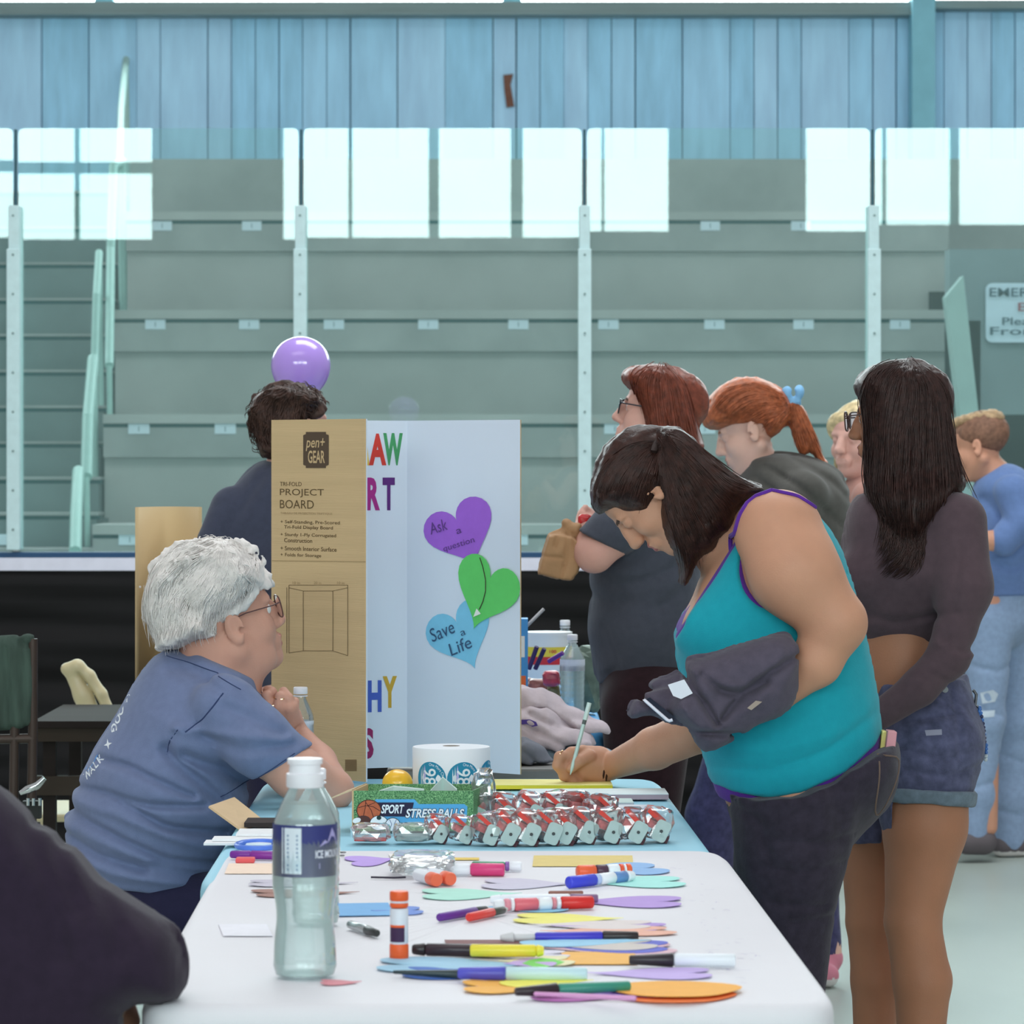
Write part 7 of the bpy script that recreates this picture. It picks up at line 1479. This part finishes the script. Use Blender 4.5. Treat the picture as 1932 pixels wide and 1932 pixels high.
# ---------------- man in blue t-shirt and ripped jeans ----------------
J_ = Person('person', 1890, 12.7, 'person with short cropped fair hair, blue t-shirt and ripped pale jeans at the right edge'); q = J_.q; D = 12.7
J_.head = hd = Head((1792, 872), D, face=-1, pitch=14, yaw=24, sc=1.02)
ts = Fld(.03); J_.ch(ts, [(1896, 935), (1890, 1030), (1888, 1120)], [62, 60, 62], [1.5, 1.35]); ts.u(pillow([(1870, 876), (1900, 880), (1932, 905), (1960, 980), (1955, 1125), (1836, 1130), (1828, 1060), (1836, 980), (1850, 915)], D, .16, .09), .02)
J_.ch(ts, [(1912, 930, -.18), (1925, 985, -.2), (1895, 1020, -.22)], [36, 33, 28], k=.02); ts.clip(plane(q(1875, 885), (-.55, 0, .83)), .005); ts.clip(curtain([(1800, 1128), (1960, 1120)], D), .004)
ts.disp += [J_.fold([[(1860, 1060), (1900, 1070), (1940, 1050)], [(1850, 940), (1880, 980)]], .008, .014), wob(.003, 16, 4)]
body = J_.body; J_.ch(body, [(1896, 935), (1890, 1120)], [44, 46], 1.4); J_.ch(body, [(1856, 870, 0), (1882, 905, 0)], [27, 36]); body.u(hd, .03); J_.ch(body, [(1912, 930, -.18), (1925, 985, -.2), (1895, 1020, -.22), (1850, 1020, -.22)], [26, 25, 22, 17], k=.02)
J_.ch(body, [(1912, 930, .18), (1920, 1010, .2), (1860, 1030, .0)], [26, 22, 16], k=.02)
fingers(body, [([(1850, 1020, -.22), (1836, 1026, -.23), (1826, 1034, -.22)], [.028, .018, .014]), ([(1838, 1016, -.23), (1826, 1018, -.235), (1820, 1026, -.23)], [.012, .011, .010])], D, .008)
for x0, x1, s_ in ((1872, 1860, -.09), (1905, 1912, .09)): J_.ch(body, [(x0, 1150, s_), (x1, 1360, s_), (x1+4, 1560, s_)], [36, 26, 18], k=.02)
J_.fine = [hd.box(.0035)]; J_.skin(M_skin('ruddy', (204, 148, 122)), .009)
J_.part('tshirt', ts, .008, M_knit('tee_blue3', (104, 128, 176), .06)); cl_ = Fld(.01); J_.ch(cl_, [(1852, 876, 0), (1878, 898, 0)], [30, 38]); cl_.clip(plane(q(1872, 886), (-.62, 0, .78)), .003); cl_.clip(plane(q(1864, 896), (.62, 0, -.78)), .003) if False else None
jn = Fld(.03); J_.ch(jn, [(1888, 1125), (1888, 1165)], [58, 60], 1.3)
for pts, rs_ in (([(1868, 1170, -.09), (1858, 1360, -.09), (1846, 1500, -.09), (1838, 1572, -.09)], [46, 36, 29, 27]), ([(1905, 1170, .09), (1912, 1360, .09), (1906, 1500, .09), (1904, 1585, .09)], [46, 38, 34, 33])): J_.ch(jn, pts, rs_, k=.03)
jn.disp += [J_.fold([[(1820, 1250), (1870, 1262), (1900, 1250)], [(1830, 1330), (1880, 1345)], [(1880, 1420), (1930, 1440)], [(1830, 1480), (1860, 1470)], [(1885, 1530), (1925, 1540)]], .006, .009), wob(.002, 18, 6)]
jj = sub(J_.part('jeans', jn, .008, M_knit('light_jeans', (140, 160, 190), .08)))
for pl_ in ([(1838, 1302), (1862, 1296), (1872, 1304), (1866, 1318), (1842, 1322)], [(1840, 1336), (1866, 1334), (1864, 1346), (1842, 1348)]): mark(pl_, D, jn, mat('rip_pale', (188, 200, 212), .9), jj, 'rip', .004)
for (x, y, s_) in ((1838, 1578, -.09), (1906, 1584, .09)):
    b = Fld(.015); b.chain([q(x+18, y+10, s_), q(x-14, y+12, s_-.02)], [.045, .040]); b.clip(plane((0, 0, .003), (0, 0, -1))); b.clip(plane(q(x, y-8, s_), (0, 0, 1))); V, Q = surf(b, .007); mi = (V[Q].mean(1)[:, 2] < .022).astype(int); link('shoe', V, Q, [mat('shoe_grey', (96, 88, 92), .7), mat('sole_white', (214, 208, 206), .6)], J_.r, True, mi)
hf = Fld(.012); c = Fld(.01); cap(c, hd, .003, (.085, .055), (-.03, -.03)); hf.u(c); hf.disp.append(wob(.001, 90, 2)); J_.part('hair', hf, .005, M_hair('cropped_side', (128, 92, 74), .7, .3)); c = Fld(.012); c.u(ell(hd.w(.012, 0, .084), np.array([.084, .056, .024]), hd.R)); c.u(ell(hd.w(-.05, 0, .07), np.array([.05, .05, .03]), hd.R), .02); c.disp.append(wob(.002, 90, 3)); J_.part('hair_top', c, .005, M_hair('cropped_blond', (172, 142, 108), .6, .3))

# ---------------- curly-haired person behind the board ----------------
K2 = Person('person', 540, 8.7, 'person with curly dark brown hair and slate t-shirt, half behind the project board'); q = K2.q; D = 8.7
K2.head = hd = Head((617, 822), D, face=1, pitch=0, yaw=42, sc=.84)
ts = Fld(.03); K2.ch(ts, [(535, 960), (530, 1060), (530, 1250), (530, 1330)], [92, 100, 100, 100], [1.3, 1.2, 1.2]); ts.u(pillow([(540, 868), (492, 868), (450, 905), (412, 952), (384, 1000), (380, 1040), (430, 1060), (470, 1100), (478, 1330), (640, 1330), (690, 1000), (620, 890)], D, .13, .09), .02)
K2.ch(ts, [(440, 960, -.05), (415, 1020, -.08)], [46, 42], k=.02); ts.clip(plane(q(540, 872), (.1, 0, 1)), .006); ts.disp += [K2.fold([[(500, 900), (460, 960), (430, 1010)], [(505, 1050), (460, 1066)]], .005, .012), wob(.003, 18, 4)]
body = K2.body; K2.ch(body, [(535, 960), (530, 1060), (530, 1330)], [74, 82, 82], [1.2, 1.1]); K2.ch(body, [(552, 840, 0), (545, 890, 0)], [42, 46]); body.u(hd, .03); K2.ch(body, [(440, 960, -.05), (415, 1020, -.08), (450, 1110, -.15), (520, 1180, -.17)], [34, 32, 26, 20], k=.02); K2.ch(body, [(620, 960, .05), (650, 1080, .05), (600, 1180, -.08)], [34, 28, 20], k=.02)
for s_ in (-.1, .1): K2.ch(body, [(530, 1330, s_), (535, 1620, s_), (535, 1930, s_), (580, 1955, s_)], [62, 40, 24, 20], k=.02)
K2.fine = [hd.box(.003)]; K2.skin(M_skin('pink', (214, 164, 150)), .009); K2.part('tshirt', ts, .007, M_knit('slate_dark2', (66, 70, 88), .08))
tr = Fld(.03); K2.ch(tr, [(530, 1310), (530, 1380)], [102, 102], 1.15)
for s_ in (-.1, .1): K2.ch(tr, [(530, 1390, s_), (535, 1620, s_), (535, 1920, s_)], [84, 56, 42], k=.02)
K2.part('trousers', tr, .010, M_knit('navy_trousers', (42, 40, 66)))
hf = Fld(.02); cap(hf, hd, .008, (.075, .065), (.005, -.02)); hf.u(pillow([(470, 790), (476, 752), (500, 732), (534, 726), (570, 728), (600, 740), (612, 760), (596, 768), (580, 772), (574, 790), (580, 830), (560, 868), (520, 872), (492, 860), (484, 830)], D, .10, .035)); hf.disp += [wob(.007, 50, 9), wob(.005, 95, 10), wob(.002, 200, 12)]
g = [[(540, 735), (490, 750), (474, 790), (490, 850)], [(550, 735), (520, 770), (510, 820), (515, 865)], [(560, 735), (555, 780), (550, 830), (540, 868)], [(565, 735), (600, 750), (606, 760), (590, 770)]]
rs = np.random.default_rng(15); N = 150; t = rs.uniform(0, 1, N); oc = resample(np.array([(492, 855), (474, 810), (474, 765), (498, 735), (545, 726), (590, 734), (610, 756)], float), 60)[(t*59).astype(int)]; pth = []
for j in range(N):
    a = P(oc[j, 0], oc[j, 1], D+rs.uniform(-.05, .05)); dv = a-q(545, 800); dv[1] = 0; dv /= np.linalg.norm(dv); tang = np.array([dv[2], 0, -dv[0]])*rs.choice([-1, 1]); L = rs.uniform(.012, .026); pth.append([a-dv*.006+dv*L*.6*math.sin(u*2.4)+tang*L*u for u in np.linspace(0, 1, 8)])
K2.part('hair', hf, .0045, M_hair('curly', (66, 44, 36), .5, .5), extra=[flow(hf, g, D, 600, 14, .0016, seed=61, wave=.007, fly=.003), strands(np.array(pth), .0012)])
b = MB()
for s_ in (-.1, .1): b = Fld(.02); b.chain([P(540, 1935, D+s_), P(580, 1955, D+s_)], [.04, .034]); b.clip(plane((0, 0, .003), (0, 0, -1))); V, Q = surf(b, .007); link('shoe', V, Q, mat('shoe_dark', (40, 38, 42), .6), K2.r)

# ---------------- foreground person, dark sleeve ----------------
L_ = Person('person', -60, 4.25, 'person in a dark purple-black sweater at the left edge, elbow on the table corner'); q = L_.q; D = 4.25
sw = Fld(.04); L_.ch(sw, [(-250, 1640), (-260, 1900), (-250, 2250)], [190, 220, 220], .95)
sw.u(pillow([(-100, 1430), (0, 1478), (62, 1532), (120, 1576), (168, 1614), (196, 1650), (238, 1676), (290, 1712), (326, 1744), (344, 1790), (353, 1840), (348, 1872), (328, 1892), (238, 1894), (240, 1960), (180, 2000), (-80, 2000), (-160, 1700)], D, .085, .06), .02)
sw.disp += [L_.fold([[(168, 1610), (190, 1660), (230, 1720), (240, 1790)], [(196, 1648), (250, 1700), (300, 1722)], [(60, 1560), (110, 1660), (130, 1780)], [(110, 1600), (160, 1700)]], .008, .013), wob(.003, 16, 4)]
sw.clip(curtain([(-400, 2290), (-100, 2290), (100, 1925), (170, 1975), (235, 1925), (400, 1935)], D), .01) if False else None
body = L_.body; L_.ch(body, [(-250, 1640), (-260, 1900), (-250, 2250)], [150, 180, 180], .9); L_.ch(body, [(0, 1620, 0), (230, 1820, 0)], [70, 48], k=.03); L_.ch(body, [(235, 1822, 0), (160, 1925, .02), (20, 2060, .0), (-40, 2110, -.02)], [46, 58, 40, 34], k=.02); L_.ch(body, [(-240, 1320), (-240, 1500)], [90, 110]); body.u(ell(q(-230, 1240), (.075, .075, .105)), .03)
L_.ch(body, [(-110, 2260, 0), (250, 2290, 0), (260, 2800, 0), (260, 3080, 0)], [130, 90, 60, 50], k=.03)
L_.ch(body, [(215, 1880, .075), (228, 1925, .075), (225, 1990, .07)], [34, 30, 28], k=.02)
L_.skin(M_skin('shade', (128, 92, 74)), .010, lips=False); so = L_.part('sweater', sw, .006, M_knit('aubergine', (46, 36, 52), .10))
pt = Fld(.03); L_.ch(pt, [(-110, 2220, 0), (250, 2290, 0), (260, 2900, 0)], [200, 120, 90], 1, .03); L_.part('trousers', pt, .012, M_knit('navy_trousers', (42, 40, 66)))
ck = thing('chair', (q(-120, 0)[0], D, 0), 'chair carrying the person cut off at the left edge', 'chair'); b = MB(); c = q(-120, 0); b.box((c[0]-.22, D-.22, .42), (c[0]+.16, D+.22, .45)); b.build('seat', M_fr, ck)
for sx, sy in ((-.2, -.2), (.14, -.2), (-.2, .2), (.14, .2)): b = MB(); b.tube([(c[0]+sx, D+sy, .42), (c[0]+sx, D+sy, 0)], .012, 8); b.build('leg', M_fr, ck, smooth=True)
